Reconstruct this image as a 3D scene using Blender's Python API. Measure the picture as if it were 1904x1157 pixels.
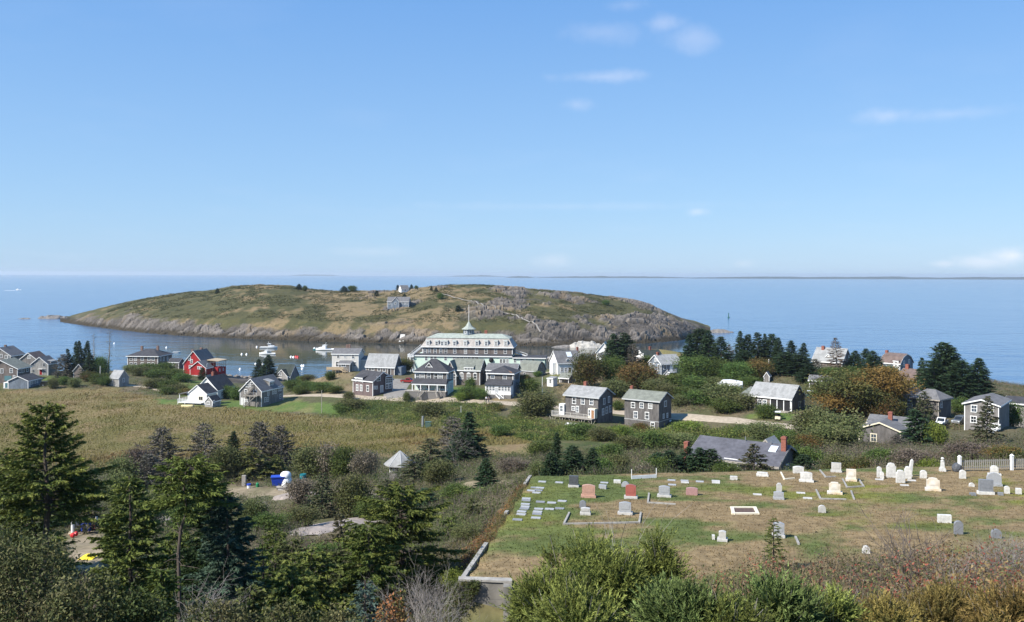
import bpy, math, random
import numpy as np
from mathutils import Matrix, Vector

for _o in list(bpy.data.objects):
    bpy.data.objects.remove(_o)
SC = bpy.context.scene
COL = SC.collection
R_ = math.radians

# ------------------------------------------------------------------ camera
H, F, EYE, CX, ROLL = 48.0, 1649.0, 510.5, 952.0, 0.0033     # eye height, focal length (px of the photo), eye level
cam = bpy.data.cameras.new('camera')
cam.sensor_width = 36.0
cam.lens = 36.0 * F / 1904.0
cam.shift_y = -(578.5 - EYE) / 1904.0
cam.clip_start, cam.clip_end = 0.2, 60000.0
camo = bpy.data.objects.new('camera', cam)
COL.objects.link(camo)
camo.matrix_world = Matrix.Translation((0, 0, H)) @ Matrix.Rotation(math.pi / 2, 4, 'X') @ Matrix.Rotation(ROLL, 4, 'Z')
SC.camera = camo

# ------------------------------------------------------------------ sky and sun
SUN_EL, SUN_AZ = 43.0, 238.0          # azimuth clockwise from +Y
w = bpy.data.worlds.new('World'); SC.world = w; w.use_nodes = True
nt = w.node_tree; nt.nodes.clear()
def N(tree, t, **kw):
    n = tree.nodes.new(t)
    for k, v in kw.items():
        if k.startswith('i_'):
            n.inputs[k[2:].replace('_', ' ')].default_value = v
        else:
            setattr(n, k, v)
    return n
sky = N(nt, 'ShaderNodeTexSky', sky_type='NISHITA', sun_disc=False)
sky.sun_elevation = R_(SUN_EL); sky.sun_rotation = R_(SUN_AZ)
sky.altitude = 0; sky.air_density = 1.0; sky.dust_density = 0.25; sky.ozone_density = 4.0
bg = N(nt, 'ShaderNodeBackground'); bg.inputs['Strength'].default_value = 0.090
out = N(nt, 'ShaderNodeOutputWorld')
tc = N(nt, 'ShaderNodeTexCoord')
# thin fair-weather clouds: streaky noise over the whole dome, plus the small puffs seen in the west
sep = N(nt, 'ShaderNodeSeparateXYZ'); nt.links.new(tc.outputs['Generated'], sep.inputs[0])
zz = N(nt, 'ShaderNodeMath', operation='MAXIMUM'); nt.links.new(sep.outputs['Z'], zz.inputs[0]); zz.inputs[1].default_value = 0.0
zz2 = N(nt, 'ShaderNodeMath', operation='ADD'); nt.links.new(zz.outputs[0], zz2.inputs[0]); zz2.inputs[1].default_value = 0.10
dv = N(nt, 'ShaderNodeVectorMath', operation='DIVIDE'); nt.links.new(tc.outputs['Generated'], dv.inputs[0])
cmb = N(nt, 'ShaderNodeCombineXYZ')
for i in range(3): nt.links.new(zz2.outputs[0], cmb.inputs[i])
nt.links.new(cmb.outputs[0], dv.inputs[1])
nz = N(nt, 'ShaderNodeTexNoise'); nz.inputs['Scale'].default_value = 1.1; nz.inputs['Detail'].default_value = 7
nz.inputs['Roughness'].default_value = 0.55; nt.links.new(dv.outputs[0], nz.inputs['Vector'])
rmp = N(nt, 'ShaderNodeMapRange'); rmp.inputs['From Min'].default_value = 0.55; rmp.inputs['From Max'].default_value = 0.85
rmp.inputs['To Max'].default_value = 0.05; nt.links.new(nz.outputs['Fac'], rmp.inputs['Value'])
last = rmp.outputs[0]
nz2 = N(nt, 'ShaderNodeTexNoise'); nz2.inputs['Scale'].default_value = 22; nz2.inputs['Detail'].default_value = 6
nz2.inputs['Roughness'].default_value = 0.6; nt.links.new(tc.outputs['Generated'], nz2.inputs['Vector'])
def puff(px, py, rx, ry, amp, soft=1.0):
    """a cloud in the direction of that point of the sky; rx, ry in radians*1649"""
    global last
    d = Vector(((px - CX) / F, 1.0, -(py - ROLL * (px - CX) - EYE) / F)).normalized()
    sub = N(nt, 'ShaderNodeVectorMath', operation='SUBTRACT'); nt.links.new(tc.outputs['Generated'], sub.inputs[0]); sub.inputs[1].default_value = d
    mul = N(nt, 'ShaderNodeVectorMath', operation='MULTIPLY'); nt.links.new(sub.outputs[0], mul.inputs[0])
    mul.inputs[1].default_value = (F / rx, F / rx, F / ry)
    ln = N(nt, 'ShaderNodeVectorMath', operation='LENGTH'); nt.links.new(mul.outputs[0], ln.inputs[0])
    m1 = N(nt, 'ShaderNodeMath', operation='MULTIPLY_ADD'); nt.links.new(nz2.outputs['Fac'], m1.inputs[0]); m1.inputs[1].default_value = -2.6
    nt.links.new(ln.outputs[1], m1.inputs[2])
    mr = N(nt, 'ShaderNodeMapRange', interpolation_type='SMOOTHSTEP'); nt.links.new(m1.outputs[0], mr.inputs['Value'])
    mr.inputs['From Min'].default_value = 0.1; mr.inputs['From Max'].default_value = -1.7 * soft
    mr.inputs['To Max'].default_value = amp
    mx = N(nt, 'ShaderNodeMath', operation='MAXIMUM'); nt.links.new(last, mx.inputs[0]); nt.links.new(mr.outputs[0], mx.inputs[1])
    last = mx.outputs[0]
for a in [(1232, 42, 34, 16, .22), (1285, 72, 48, 22, .17), (1120, 62, 70, 20, .13), (1165, 10, 40, 12, .14), (1120, 143, 100, 12, .24),
          (1070, 195, 30, 14, .20), (1650, 215, 50, 14, .25), (1760, 213, 110, 12, .16), (1880, 476, 34, 18, .75), (1840, 487, 60, 10, .35), (1298, 394, 22, 8, .28),
          (1028, 485, 40, 14, .22), (1380, 490, 26, 9, .22), (690, 468, 70, 10, .12), (1060, 384, 300, 9, .10), (1755, 490, 22, 6, .28)]:
    puff(*a)
hz = N(nt, 'ShaderNodeMapRange', interpolation_type='SMOOTHSTEP'); nt.links.new(sep.outputs['Z'], hz.inputs['Value'])
hz.inputs['From Min'].default_value = -.02; hz.inputs['From Max'].default_value = .46
air = N(nt, 'ShaderNodeMix', data_type='RGBA'); nt.links.new(hz.outputs[0], air.inputs['Factor']); air.inputs[6].default_value = (2.35, 4.05, 6.3, 1); air.inputs[7].default_value = (.85, 2.55, 6.0, 1)
hmix = N(nt, 'ShaderNodeMix', data_type='RGBA'); hmix.inputs['Factor'].default_value = .72; nt.links.new(sky.outputs[0], hmix.inputs[6]); nt.links.new(air.outputs[2], hmix.inputs[7])
mixc = N(nt, 'ShaderNodeMix', data_type='RGBA'); nt.links.new(last, mixc.inputs['Factor'])
nt.links.new(hmix.outputs[2], mixc.inputs[6]); mixc.inputs[7].default_value = (7.6, 7.4, 7.8, 1)
nt.links.new(mixc.outputs[2], bg.inputs['Color']); nt.links.new(bg.outputs[0], out.inputs[0])

sl = bpy.data.lights.new('sun', 'SUN'); sl.energy = 5.0; sl.angle = R_(0.53); sl.color = (1.0, 0.95, 0.87)
so = bpy.data.objects.new('sun', sl); COL.objects.link(so)
_az, _el = R_(SUN_AZ), R_(SUN_EL)
TOSUN = Vector((math.sin(_az) * math.cos(_el), math.cos(_az) * math.cos(_el), math.sin(_el)))
so.rotation_euler = TOSUN.to_track_quat('Z', 'Y').to_euler(); so.location = (-60, -30, 120)
vs = SC.view_settings
vs.view_transform = 'Standard'; vs.look = 'None'; vs.exposure = 0.76; vs.gamma = 1.0; vs.use_curve_mapping = False
SC.cycles.max_bounces = 6; SC.cycles.diffuse_bounces = 1; SC.cycles.glossy_bounces = 2; SC.cycles.transmission_bounces = 3
SC.cycles.transparent_max_bounces = 6; SC.cycles.volume_bounces = 0; SC.cycles.caustics_reflective = False; SC.cycles.caustics_refractive = False
SC.cycles.use_denoising = True

# ------------------------------------------------------------------ materials
MATS = {}
def mat(name, col=(.5, .5, .5), rough=.85, var=.12, scale=4.0, stretch=(1, 1, 1), bump=0.0, attr=False, metal=0.0, spec=.3,
        trans=0.0, objvar=0.0, col2=None, detail=5, coords='Object'):
    if name in MATS: return MATS[name]
    m = bpy.data.materials.new(name); m.use_nodes = True; t = m.node_tree; t.nodes.clear(); L = t.links.new
    o = N(t, 'ShaderNodeOutputMaterial'); p = N(t, 'ShaderNodeBsdfPrincipled')
    p.inputs['Roughness'].default_value = rough; p.inputs['Metallic'].default_value = metal; p.inputs['Specular IOR Level'].default_value = spec
    c = N(t, 'ShaderNodeTexCoord'); mp = N(t, 'ShaderNodeMapping'); mp.inputs['Scale'].default_value = stretch; L(c.outputs[coords], mp.inputs[0])
    nzz = N(t, 'ShaderNodeTexNoise'); nzz.inputs['Scale'].default_value = scale; nzz.inputs['Detail'].default_value = detail; L(mp.outputs[0], nzz.inputs['Vector'])
    if attr:
        a = N(t, 'ShaderNodeAttribute', attribute_name='Col'); src = a.outputs['Color']
    elif col2 is not None:
        mm = N(t, 'ShaderNodeMix', data_type='RGBA'); mm.inputs[6].default_value = (*col, 1); mm.inputs[7].default_value = (*col2, 1)
        r2 = N(t, 'ShaderNodeMapRange'); r2.inputs['From Min'].default_value = .4; r2.inputs['From Max'].default_value = .62
        n2 = N(t, 'ShaderNodeTexNoise'); n2.inputs['Scale'].default_value = scale * .37; n2.inputs['Detail'].default_value = detail; L(mp.outputs[0], n2.inputs['Vector'])
        L(n2.outputs['Fac'], r2.inputs['Value']); L(r2.outputs[0], mm.inputs['Factor']); src = mm.outputs[2]
    else:
        rgb = N(t, 'ShaderNodeRGB'); rgb.outputs[0].default_value = (*col, 1); src = rgb.outputs[0]
    if var > 0:
        r = N(t, 'ShaderNodeMapRange'); r.inputs['From Min'].default_value = .25; r.inputs['From Max'].default_value = .75
        r.inputs['To Min'].default_value = 1 - var; r.inputs['To Max'].default_value = 1 + var; L(nzz.outputs['Fac'], r.inputs['Value'])
        mu = N(t, 'ShaderNodeVectorMath', operation='SCALE'); L(src, mu.inputs[0]); L(r.outputs[0], mu.inputs['Scale']); src = mu.outputs[0]
    if objvar > 0:
        oi = N(t, 'ShaderNodeObjectInfo'); hs = N(t, 'ShaderNodeHueSaturation')
        r1 = N(t, 'ShaderNodeMapRange'); r1.inputs['To Min'].default_value = .5 - objvar * .10; r1.inputs['To Max'].default_value = .5 + objvar * .08
        r3 = N(t, 'ShaderNodeMapRange'); r3.inputs['To Min'].default_value = 1 - objvar; r3.inputs['To Max'].default_value = 1 + objvar
        L(oi.outputs['Random'], r1.inputs['Value']); L(oi.outputs['Random'], r3.inputs['Value'])
        L(r1.outputs[0], hs.inputs['Hue']); L(r3.outputs[0], hs.inputs['Value']); L(src, hs.inputs['Color']); src = hs.outputs[0]
    L(src, p.inputs['Base Color'])
    if bump > 0:
        b = N(t, 'ShaderNodeBump'); b.inputs['Strength'].default_value = min(1, bump); b.inputs['Distance'].default_value = .05 * max(1, bump)
        L(nzz.outputs['Fac'], b.inputs['Height']); L(b.outputs[0], p.inputs['Normal'])
    fin = p.outputs[0]
    if trans > 0:
        tr = N(t, 'ShaderNodeBsdfTranslucent'); L(src, tr.inputs['Color']); ms = N(t, 'ShaderNodeMixShader'); ms.inputs[0].default_value = trans
        L(fin, ms.inputs[1]); L(tr.outputs[0], ms.inputs[2]); fin = ms.outputs[0]
    L(fin, o.inputs['Surface'])
    MATS[name] = m
    return m

# ------------------------------------------------------------------ mesh building
class MB:
    """collects arrays of vertices and faces (with a colour per vertex) into one mesh"""
    def __init__(s): s.v = []; s.f = []; s.c = []; s.n = 0; s.m = []
    def add(s, v, f, col=None, m=0):
        v = np.asarray(v, dtype=np.float64).reshape(-1, 3)
        f = np.asarray(f, dtype=np.int64)
        s.v.append(v); s.f.append(f + s.n); s.m.append(np.full(len(f), m, dtype=np.int32))
        if col is None: col = (.5, .5, .5)
        c = np.asarray(col, dtype=np.float64)
        if c.ndim == 1: c = np.tile(c[:3], (len(v), 1))
        s.c.append(c[:, :3]); s.n += len(v)
    def box(s, x0, x1, y0, y1, z0, z1, col=None, m=0):
        v = [(x0, y0, z0), (x1, y0, z0), (x1, y1, z0), (x0, y1, z0), (x0, y0, z1), (x1, y0, z1), (x1, y1, z1), (x0, y1, z1)]
        s.add(v, [(0, 3, 2, 1), (4, 5, 6, 7), (0, 1, 5, 4), (1, 2, 6, 5), (2, 3, 7, 6), (3, 0, 4, 7)], col, m)
    def hexa(s, v, col=None, m=0):
        s.add(v, [(0, 3, 2, 1), (4, 5, 6, 7), (0, 1, 5, 4), (1, 2, 6, 5), (2, 3, 7, 6), (3, 0, 4, 7)], col, m)
    def poly_prism(s, pts, axis, a0, a1, col=None, m=0):
        """extrude a 2-D outline along an axis: axis 'x': pts are (y,z); 'y': (x,z); 'z': (x,y)"""
        n = len(pts)
        def P(a, p): return {'x': (a, p[0], p[1]), 'y': (p[0], a, p[1]), 'z': (p[0], p[1], a)}[axis]
        v = [P(a0, p) for p in pts] + [P(a1, p) for p in pts]
        s.add(v, [[i, (i + 1) % n, n + (i + 1) % n, n + i] for i in range(n)], col, m)
        s.add(v, [list(range(n))[::-1]], col, m); s.add(v, [list(range(n, 2 * n))], col, m)
    def tube(s, pts, rad, n=5, col=None, m=0, cap=True):
        pts = np.asarray(pts, float); k = len(pts)
        rad = np.broadcast_to(np.asarray(rad, float), (k,))
        tg = np.gradient(pts, axis=0); tg /= np.linalg.norm(tg, axis=1)[:, None] + 1e-9
        ref = np.where(np.abs(tg[:, 2:3]) > .9, np.array([[1., 0, 0]]), np.array([[0, 0, 1.]]))
        a = np.cross(tg, ref); a /= np.linalg.norm(a, axis=1)[:, None] + 1e-9; b = np.cross(tg, a)
        th = np.arange(n) * 2 * math.pi / n
        v = pts[:, None, :] + rad[:, None, None] * (np.cos(th)[None, :, None] * a[:, None, :] + np.sin(th)[None, :, None] * b[:, None, :])
        i, j = np.meshgrid(np.arange(k - 1), np.arange(n), indexing='ij'); i = i.ravel(); j = j.ravel(); j2 = (j + 1) % n
        s.add(v.reshape(-1, 3), np.stack([i * n + j, i * n + j2, (i + 1) * n + j2, (i + 1) * n + j], 1), col, m)
        if cap:
            s.add(v[-1], [list(range(n))], col, m); s.add(v[0], [list(range(n))[::-1]], col, m)
    def lathe(s, prof, n=16, col=None, m=0, c=(0, 0, 0)):
        prof = np.asarray(prof, float); th = np.arange(n) * 2 * math.pi / n; k = len(prof)
        v = np.stack([prof[:, 0:1] * np.cos(th)[None], prof[:, 0:1] * np.sin(th)[None], np.repeat(prof[:, 1:2], n, 1)], 2).reshape(-1, 3) + np.array(c)
        i, j = np.meshgrid(np.arange(k - 1), np.arange(n), indexing='ij'); i = i.ravel(); j = j.ravel(); j2 = (j + 1) % n
        s.add(v, np.stack([i * n + j, i * n + j2, (i + 1) * n + j2, (i + 1) * n + j], 1), col, m)
        s.add(v[-n:], [list(range(n))], col, m); s.add(v[:n], [list(range(n))[::-1]], col, m)
    def bar(s, a, b, w, h=None, col=None, m=0):
        """a square bar from a to b"""
        h = h or w; a = Vector(a); b = Vector(b); d = (b - a).normalized()
        u = d.cross(Vector((0, 0, 1)))
        u = Vector((1, 0, 0)) if u.length < 1e-4 else u.normalized()
        q = u.cross(d).normalized(); u *= w / 2; q *= h / 2
        s.hexa([a - u - q, a + u - q, a + u + q, a - u + q, b - u - q, b + u - q, b + u + q, b - u + q], col, m)
    def cards(s, c, d, sd, col, m=0):
        """leaf-shaped blades: centre c, half-length vector d, half-width vector sd"""
        n = len(c); v = np.stack([c - d + sd, c - d - sd, c + d], 1).reshape(-1, 3)
        s.add(v, np.arange(3 * n).reshape(n, 3), np.repeat(np.asarray(col), 3, axis=0), m)
    def sticks(s, p, q, r0, r1, col=None, m=0):
        """many thin three-sided twigs from p to q"""
        p = np.asarray(p, float); q = np.asarray(q, float); n = len(p); d = q - p; d /= np.linalg.norm(d, axis=1)[:, None] + 1e-9
        ref = np.where(np.abs(d[:, 2:3]) > .8, np.array([[1., 0, 0]]), np.array([[0, 0, 1.]])); a = np.cross(d, ref); a /= np.linalg.norm(a, axis=1)[:, None] + 1e-9; b = np.cross(d, a)
        r0 = np.broadcast_to(np.asarray(r0, float), (n,)); r1 = np.broadcast_to(np.asarray(r1, float), (n,)); V = []
        for t in (0, 2.0944, 4.1888):
            o = math.cos(t) * a + math.sin(t) * b; V += [p + o * r0[:, None], q + o * r1[:, None]]
        V = np.stack(V, 1).reshape(-1, 3); k = (np.arange(n) * 6)[:, None]
        s.add(V, np.concatenate([k + np.array([[0, 2, 3, 1]]), k + np.array([[2, 4, 5, 3]]), k + np.array([[4, 0, 1, 5]])]), col)
    def mesh(s, name, mats):
        me = bpy.data.meshes.new(name)
        v = np.concatenate(s.v); me.vertices.add(len(v)); me.vertices.foreach_set('co', np.ascontiguousarray(v, dtype=np.float32).ravel())
        loops = np.concatenate([f.ravel() for f in s.f]); tot = np.concatenate([np.full(len(f), f.shape[1]) for f in s.f])
        st = np.concatenate([[0], np.cumsum(tot)[:-1]])
        me.loops.add(len(loops)); me.loops.foreach_set('vertex_index', loops.astype(np.int32))
        me.polygons.add(len(tot)); me.polygons.foreach_set('loop_start', st.astype(np.int32))
        me.polygons.foreach_set('material_index', np.concatenate(s.m))
        me.polygons.foreach_set('use_smooth', np.zeros(len(tot), dtype=bool))
        a = me.color_attributes.new('Col', 'FLOAT_COLOR', 'POINT')
        c = np.concatenate(s.c); a.data.foreach_set('color', np.ascontiguousarray(np.concatenate([c, np.ones((len(c), 1))], 1), dtype=np.float32).ravel())
        for q in (mats if isinstance(mats, (list, tuple)) else [mats]): me.materials.append(q)
        me.update(calc_edges=True)
        return me
    def build(s, name, mats, parent=None, smooth=False):
        return obj(name, s.mesh(name, mats), parent, smooth)
def obj(name, me, parent=None, smooth=False, loc=None, rz=0.0):
    o = bpy.data.objects.new(name, me); COL.objects.link(o)
    if parent is not None: o.parent = parent
    if loc is not None: o.location = loc
    if rz: o.rotation_euler = (0, 0, rz)
    if smooth and me is not None: me.polygons.foreach_set('use_smooth', np.ones(len(me.polygons), dtype=bool))
    return o
def tag(o, label=None, cat=None, group=None, kind=None):
    if label: o['label'] = label
    if cat: o['category'] = cat
    if group: o['group'] = group
    if kind: o['kind'] = kind
    return o
def thing(name, label, cat, loc=(0, 0, 0), rz=0.0, group=None):
    o = obj(name, None, None, False, loc, rz); o.empty_display_size = .3
    return tag(o, label, cat, group)

# ------------------------------------------------------------------ numpy noise
def _hash(ix, iy, s):
    h = (ix.astype(np.int64) * 374761393 + iy.astype(np.int64) * 668265263 + s * 974634777) & 0x7fffffff
    h = ((h ^ (h >> 13)) * 1274126177) & 0x7fffffff
    return ((h ^ (h >> 16)) & 0xffff) / 65535.0
def vnoise(x, y, s=0):
    x = np.asarray(x, float); y = np.asarray(y, float)
    ix = np.floor(x); iy = np.floor(y); fx = x - ix; fy = y - iy; fx = fx * fx * (3 - 2 * fx); fy = fy * fy * (3 - 2 * fy)
    a = _hash(ix, iy, s); b = _hash(ix + 1, iy, s); c = _hash(ix, iy + 1, s); d = _hash(ix + 1, iy + 1, s)
    return (a * (1 - fx) + b * fx) * (1 - fy) + (c * (1 - fx) + d * fx) * fy
def fbm(x, y, oct=4, s=0, rough=.5):
    t = 0; a = 1; n = 0
    for i in range(oct): t = t + a * vnoise(x * 2 ** i, y * 2 ** i, s + i * 17); n += a; a *= rough
    return t / n
def worley(x, y, s=0):
    """distance to the nearest and second nearest cell point, and the cell's random value"""
    x = np.asarray(x, float); y = np.asarray(y, float); ix = np.floor(x); iy = np.floor(y)
    d1 = np.full(x.shape, 9.); d2 = np.full(x.shape, 9.); cid = np.zeros(x.shape)
    for dx in (-1, 0, 1):
        for dy in (-1, 0, 1):
            jx = ix + dx; jy = iy + dy
            px_ = jx + _hash(jx, jy, s); py_ = jy + _hash(jx, jy, s + 5)
            d = np.hypot(px_ - x, py_ - y); r = _hash(jx, jy, s + 9)
            m = d < d1; d2 = np.where(m, d1, np.minimum(d2, d)); cid = np.where(m, r, cid); d1 = np.where(m, d, d1)
    return d1, d2, cid
def sstep(a, b, x):
    t = np.clip((np.asarray(x, float) - a) / (b - a), 0, 1); return t * t * (3 - 2 * t)
def ray(px, py):
    return (px - CX) / F, (py - ROLL * (px - CX) - EYE) / F
def at(px, py, Y):
    u, v = ray(px, py); return Vector((u * Y, Y, H - v * Y))
def proj(x, y, z):
    u = x / y; v = (H - z) / y
    px = CX + u * F; return px, EYE + v * F + ROLL * (px - CX)

# ------------------------------------------------------------------ where the houses stand (photo px of the front's far end, the near corner, the side's far end, the foot; distance; turn)
HT = {
    'west_cottage': (-22, 20, 33, 688, 372, 0, 'R'), 'lodge': (-30, 33, 57, 712, 322, 0, 'R'), 'gable_back': (38, 68, 88, 699, 352, 0, 'R'),
    'red_door': (58, 90, 107, 698, 338, 0, 'R'), 'long_shed': (16, 53, 78, 722, 312, 0, 'R'), 'old_barn': (137, 158, 168, 704, 335, -5, 'R'),
    'small_shed': (204, 222, 240, 719, 318, -20, 'R'), 'hip_house': (238, 294, 320, 692, 385, -5, 'R'), 'dark_shed': (314, 333, 343, 685, 380, -5, 'R'),
    'red_house': (342, 378, 402, 699, 368, -8, 'R'),
    'white_main': (365, 405, 436, 742, 285, -12, 'R'), 'white_front': (350, 385, 404, 753, 268, -12, 'R'), 'white_shed': (382, 396, 411, 757, 262, -14, 'R'),
    'stair_house': (447, 487, 527, 756, 268, -15, 'R'), 'shore_house': (512, 540, 551, 708, 395, -20, 'R'), 'pile_house': (618, 667, 677, 690, 332, -5, 'R'),
    'barn_roof': (681, 734, 747, 697, 310, -12, 'R'), 'mauve_house': (657, 694, 731, 736, 275, -38, 'R'), 'porch_house': (769, 829, 843, 738, 262, -10, 'R'),
    'dormer_house': (842, 893, 905, 716, 290, -12, 'R'), 'square_house': (904, 951, 966, 741, 256, -14, 'R'), 'rear_roof': (905, 961, 968, 713, 288, -9, 'R'),
    'grey_barn': (966, 998, 1015, 702, 315, -30, 'R'), 'inn': (786, 953, 960, 692, 350, -6, 'R'),
    'skylight_house': (1080, 1038, 1032, 695, 300, 18, 'L'), 'mint_gable': (1109, 1137, 1140, 674, 330, -10, 'R'), 'green_roof': (1233, 1199, 1182, 672, 330, 25, 'L'),
    'light_roof': (1268, 1230, 1207, 696, 290, 25, 'L'), 'deck_house': (1052, 1113, 1140, 785, 215, -35, 'R'), 'plain_house': (1162, 1226, 1249, 798, 213, -35, 'R'),
    'cart_house': (1395, 1473, 1497, 766, 210, -40, 'R'), 'white_roof': (1511, 1566, 1584, 690, 300, -40, 'R'), 'gambrel': (1638, 1674, 1698, 692, 285, -50, 'R'),
    'brown_roof': (1671, 1717, 1739, 729, 245, -50, 'R'), 'cross_house': (1697, 1746, 1768, 779, 205, -50, 'R'), 'right_gable': (1794, 1858, 1877, 801, 185, -38, 'R'),
    'edge_house': (1868, 1912, 1940, 795, 200, -40, 'R'), 'chimney_house': (1598, 1676, 1690, 828, 165, -35, 'R'), 'long_roof': (1283, 1446, 1486, 899, 112, -35, 'R'),
    'white_hut': (1018, 1029, 1037, 719, 275, -35, 'R'), 'tool_shed': (1041, 1058, 1068, 712, 282, -30, 'R'), 'tiny_shed': (1421, 1431, 1433, 712, 262, -25, 'R'),
}
def frame_of(k):
    L_, C_, R2, base, Y, th, side = HT[k]
    t = R_(th); c, s = math.cos(t), math.sin(t); uC = ray(C_, base)[0]; uL = (L_ - CX) / F; uR = (R2 - CX) / F
    P = at(C_, base, Y)
    if side == 'R':
        wd = (P.x - uL * P.y) / (c - uL * s); dp = (uR * P.y - P.x) / (-s - uR * c)
    else:
        wd = (uL * P.y - P.x) / (c - uL * s); dp = (P.x - uR * P.y) / (s + uR * c)
    return P, wd, dp, t
DEPTH = {'inn': 13.0, 'rear_roof': 8.0, 'shore_house': 7.0, 'mint_gable': 9.0, 'edge_house': 8.0, 'old_barn': 7, 'dark_shed': 5, 'west_cottage': 10,
         'skylight_house': 8, 'tiny_shed': 3.0, 'white_hut': 2.4, 'tool_shed': 4.5}
def place_of(k):
    P, wd, dp, t = frame_of(k); dp = DEPTH.get(k, dp); c, s = math.cos(t), math.sin(t)
    sx = -1 if HT[k][6] == 'R' else 1
    ctr = Vector((P.x + sx * wd / 2 * c - dp / 2 * s, P.y + sx * wd / 2 * s + dp / 2 * c, P.z))
    return ctr, wd, dp, t

# ------------------------------------------------------------------ the lie of the land: a smooth surface through known points
CP = [(0, 0, 46.3), (8, -2, 46.3), (-8, -2, 46.2), (0, -22, 47), (30, -15, 46.5), (-30, -15, 46), (0, 12, 42.4), (6, 13, 42.3), (-6, 12, 42.2), (14, 14, 42.3), (-14, 14, 41.5),
      (9, 25, 38.2), (20, 27, 38.2), (32, 30, 38.5), (-2, 26, 36.4), (-12, 26, 36.8), (-24, 28, 36.8), (-1, 36, 32.1), (3, 38, 32.2), (8, 40, 33.6), (-5, 42, 31.2), (-4, 56, 30.6), (-1, 72, 30.6),
      (-24, 45, 31), (-12, 50, 29.5), (-12, 65, 26.5), (-30, 65, 26.5), (60, 0, 45.5), (-60, 0, 43), (70, 40, 37), (-70, 50, 30), (110, 50, 33), (180, 120, 22), (230, 200, 12), (-120, 60, 25), (-200, 150, 12),
      (-260, 250, 6.5), (-270, 330, 6), (-280, 430, -4), (-330, 300, 4), (260, 330, -4), (300, 200, 6), (-150, 480, -6), (0, 490, -6), (150, 420, -5), (220, 370, -5), (330, 300, -5), (300, 450, -8), (-300, 520, -8), (0, 560, -8), (150, 540, -8),
      (68, 450, 10), (80, 452, 9.5), (70, 482, 3), (72, 505, -4), (42, 455, 1), (105, 440, 3), (100, 470, -3), (55, 425, 6), (70, 400, 9),
      (-18, 385, 5), (18, 385, 5), (-20, 405, -2), (15, 412, -2), (-45, 385, 0), (-60, 380, 0.5), (-75, 400, -1.5), (-95, 425, -2), (-120, 405, -1.5), (-105, 400, .5), (-140, 410, 0), (-170, 425, -2), (-125, 390, 3.0),
      (-220, 415, -1), (-55, 345, 8), (-80, 350, 6.5)]
for q in [(600, 965, 100), (150, 1002, 95), (420, 1000, 70), (500, 905, 130), (745, 884, 150), (600, 880, 150), (300, 862, 186), (100, 862, 186), (500, 840, 190), (650, 820, 205), (0, 800, 228), (250, 780, 240), (400, 775, 250), (100, 745, 285), (250, 735, 300), (0, 730, 305),
          (600, 762, 262), (790, 793, 226), (720, 770, 250), (900, 800, 205), (960, 780, 222), (700, 740, 270), (800, 745, 262), (905, 748, 252), (1010, 755, 245), (1030, 757, 242), (1150, 766, 234), (1250, 772, 222), (1345, 780, 210), (1445, 791, 197), (1350, 805, 196),
          (1030, 800, 205), (1000, 830, 170), (900, 860, 140), (1050, 868, 108), (1200, 860, 118), (1250, 835, 158), (880, 900, 105), (800, 960, 85), (1500, 835, 145), (1540, 868, 105), (1650, 868, 100), (1750, 866, 98), (1850, 862, 98), (1900, 860, 98), (1750, 798, 196), (1600, 778, 200), (1300, 700, 285), (1450, 700, 265), (1550, 735, 240),
          (1820, 738, 235), (1900, 735, 250), (1380, 725, 245), (985, 748, 250), (1085, 712, 285), (590, 735, 285), (500, 735, 305), (620, 705, 320), (570, 712, 345), (330, 712, 335), (290, 722, 318), (180, 705, 330), (450, 715, 350), (350, 735, 290), (40, 740, 295), (740, 707, 305)]:
    p = at(*q); CP.append((p.x, p.y, p.z))
for k in HT:
    ctr, wd, dp, t = place_of(k); P = frame_of(k)[0]
    CP.append((ctr.x, ctr.y, ctr.z)); CP.append((P.x, P.y - .5, P.z - .15))
def PLANE(y): return 33.5 - (y - 42.0) * 0.0667
CP += [(x, y, PLANE(y)) for x, y in [(5, 50), (14, 47), (28, 48), (40, 50), (6, 66), (18, 62), (32, 62), (46, 66), (10, 74), (28, 75), (44, 77), (52, 55), (20, 72)]]
CP += [(14, 86, 27.3), (30, 88, 27.0), (46, 90, 27.2), (60, 85, 29.0), (66, 62, 32), (20, 95, 25.6), (36, 96, 25.6)]
CP = np.array(CP)
def _U(r2): return .5 * r2 * np.log(r2 + 1e-12)
_S = 100.0
_x = CP[:, :2] / _S; _n = len(CP)
_K = _U(((_x[:, None] - _x[None]) ** 2).sum(-1)) + np.eye(_n) * 0.0012
_P = np.concatenate([np.ones((_n, 1)), _x], 1)
_A = np.block([[_K, _P], [_P.T, np.zeros((3, 3))]])
_w = np.linalg.solve(_A, np.concatenate([CP[:, 2], np.zeros(3)]))
CEM = np.array([(-2.2, 42.0), (1.7, 73.0), (46.5, 80.5), (56, 62), (54, 47), (12, 41.5)])       # the graveyard terrace
def poly_sd(x, y, poly):
    """signed distance to a polygon, negative inside"""
    d = np.full(np.shape(x), 1e9); inside = np.zeros(np.shape(x), bool); n = len(poly)
    for i in range(n):
        ax, ay = poly[i]; bx, by = poly[(i + 1) % n]; ex, ey = bx - ax, by - ay
        t = np.clip(((x - ax) * ex + (y - ay) * ey) / (ex * ex + ey * ey), 0, 1)
        d = np.minimum(d, np.hypot(x - ax - t * ex, y - ay - t * ey))
        c = ((ay > y) != (by > y)) & (x < (bx - ax) * (y - ay) / (by - ay + 1e-12) + ax)
        inside ^= c
    return np.where(inside, -d, d)
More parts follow.
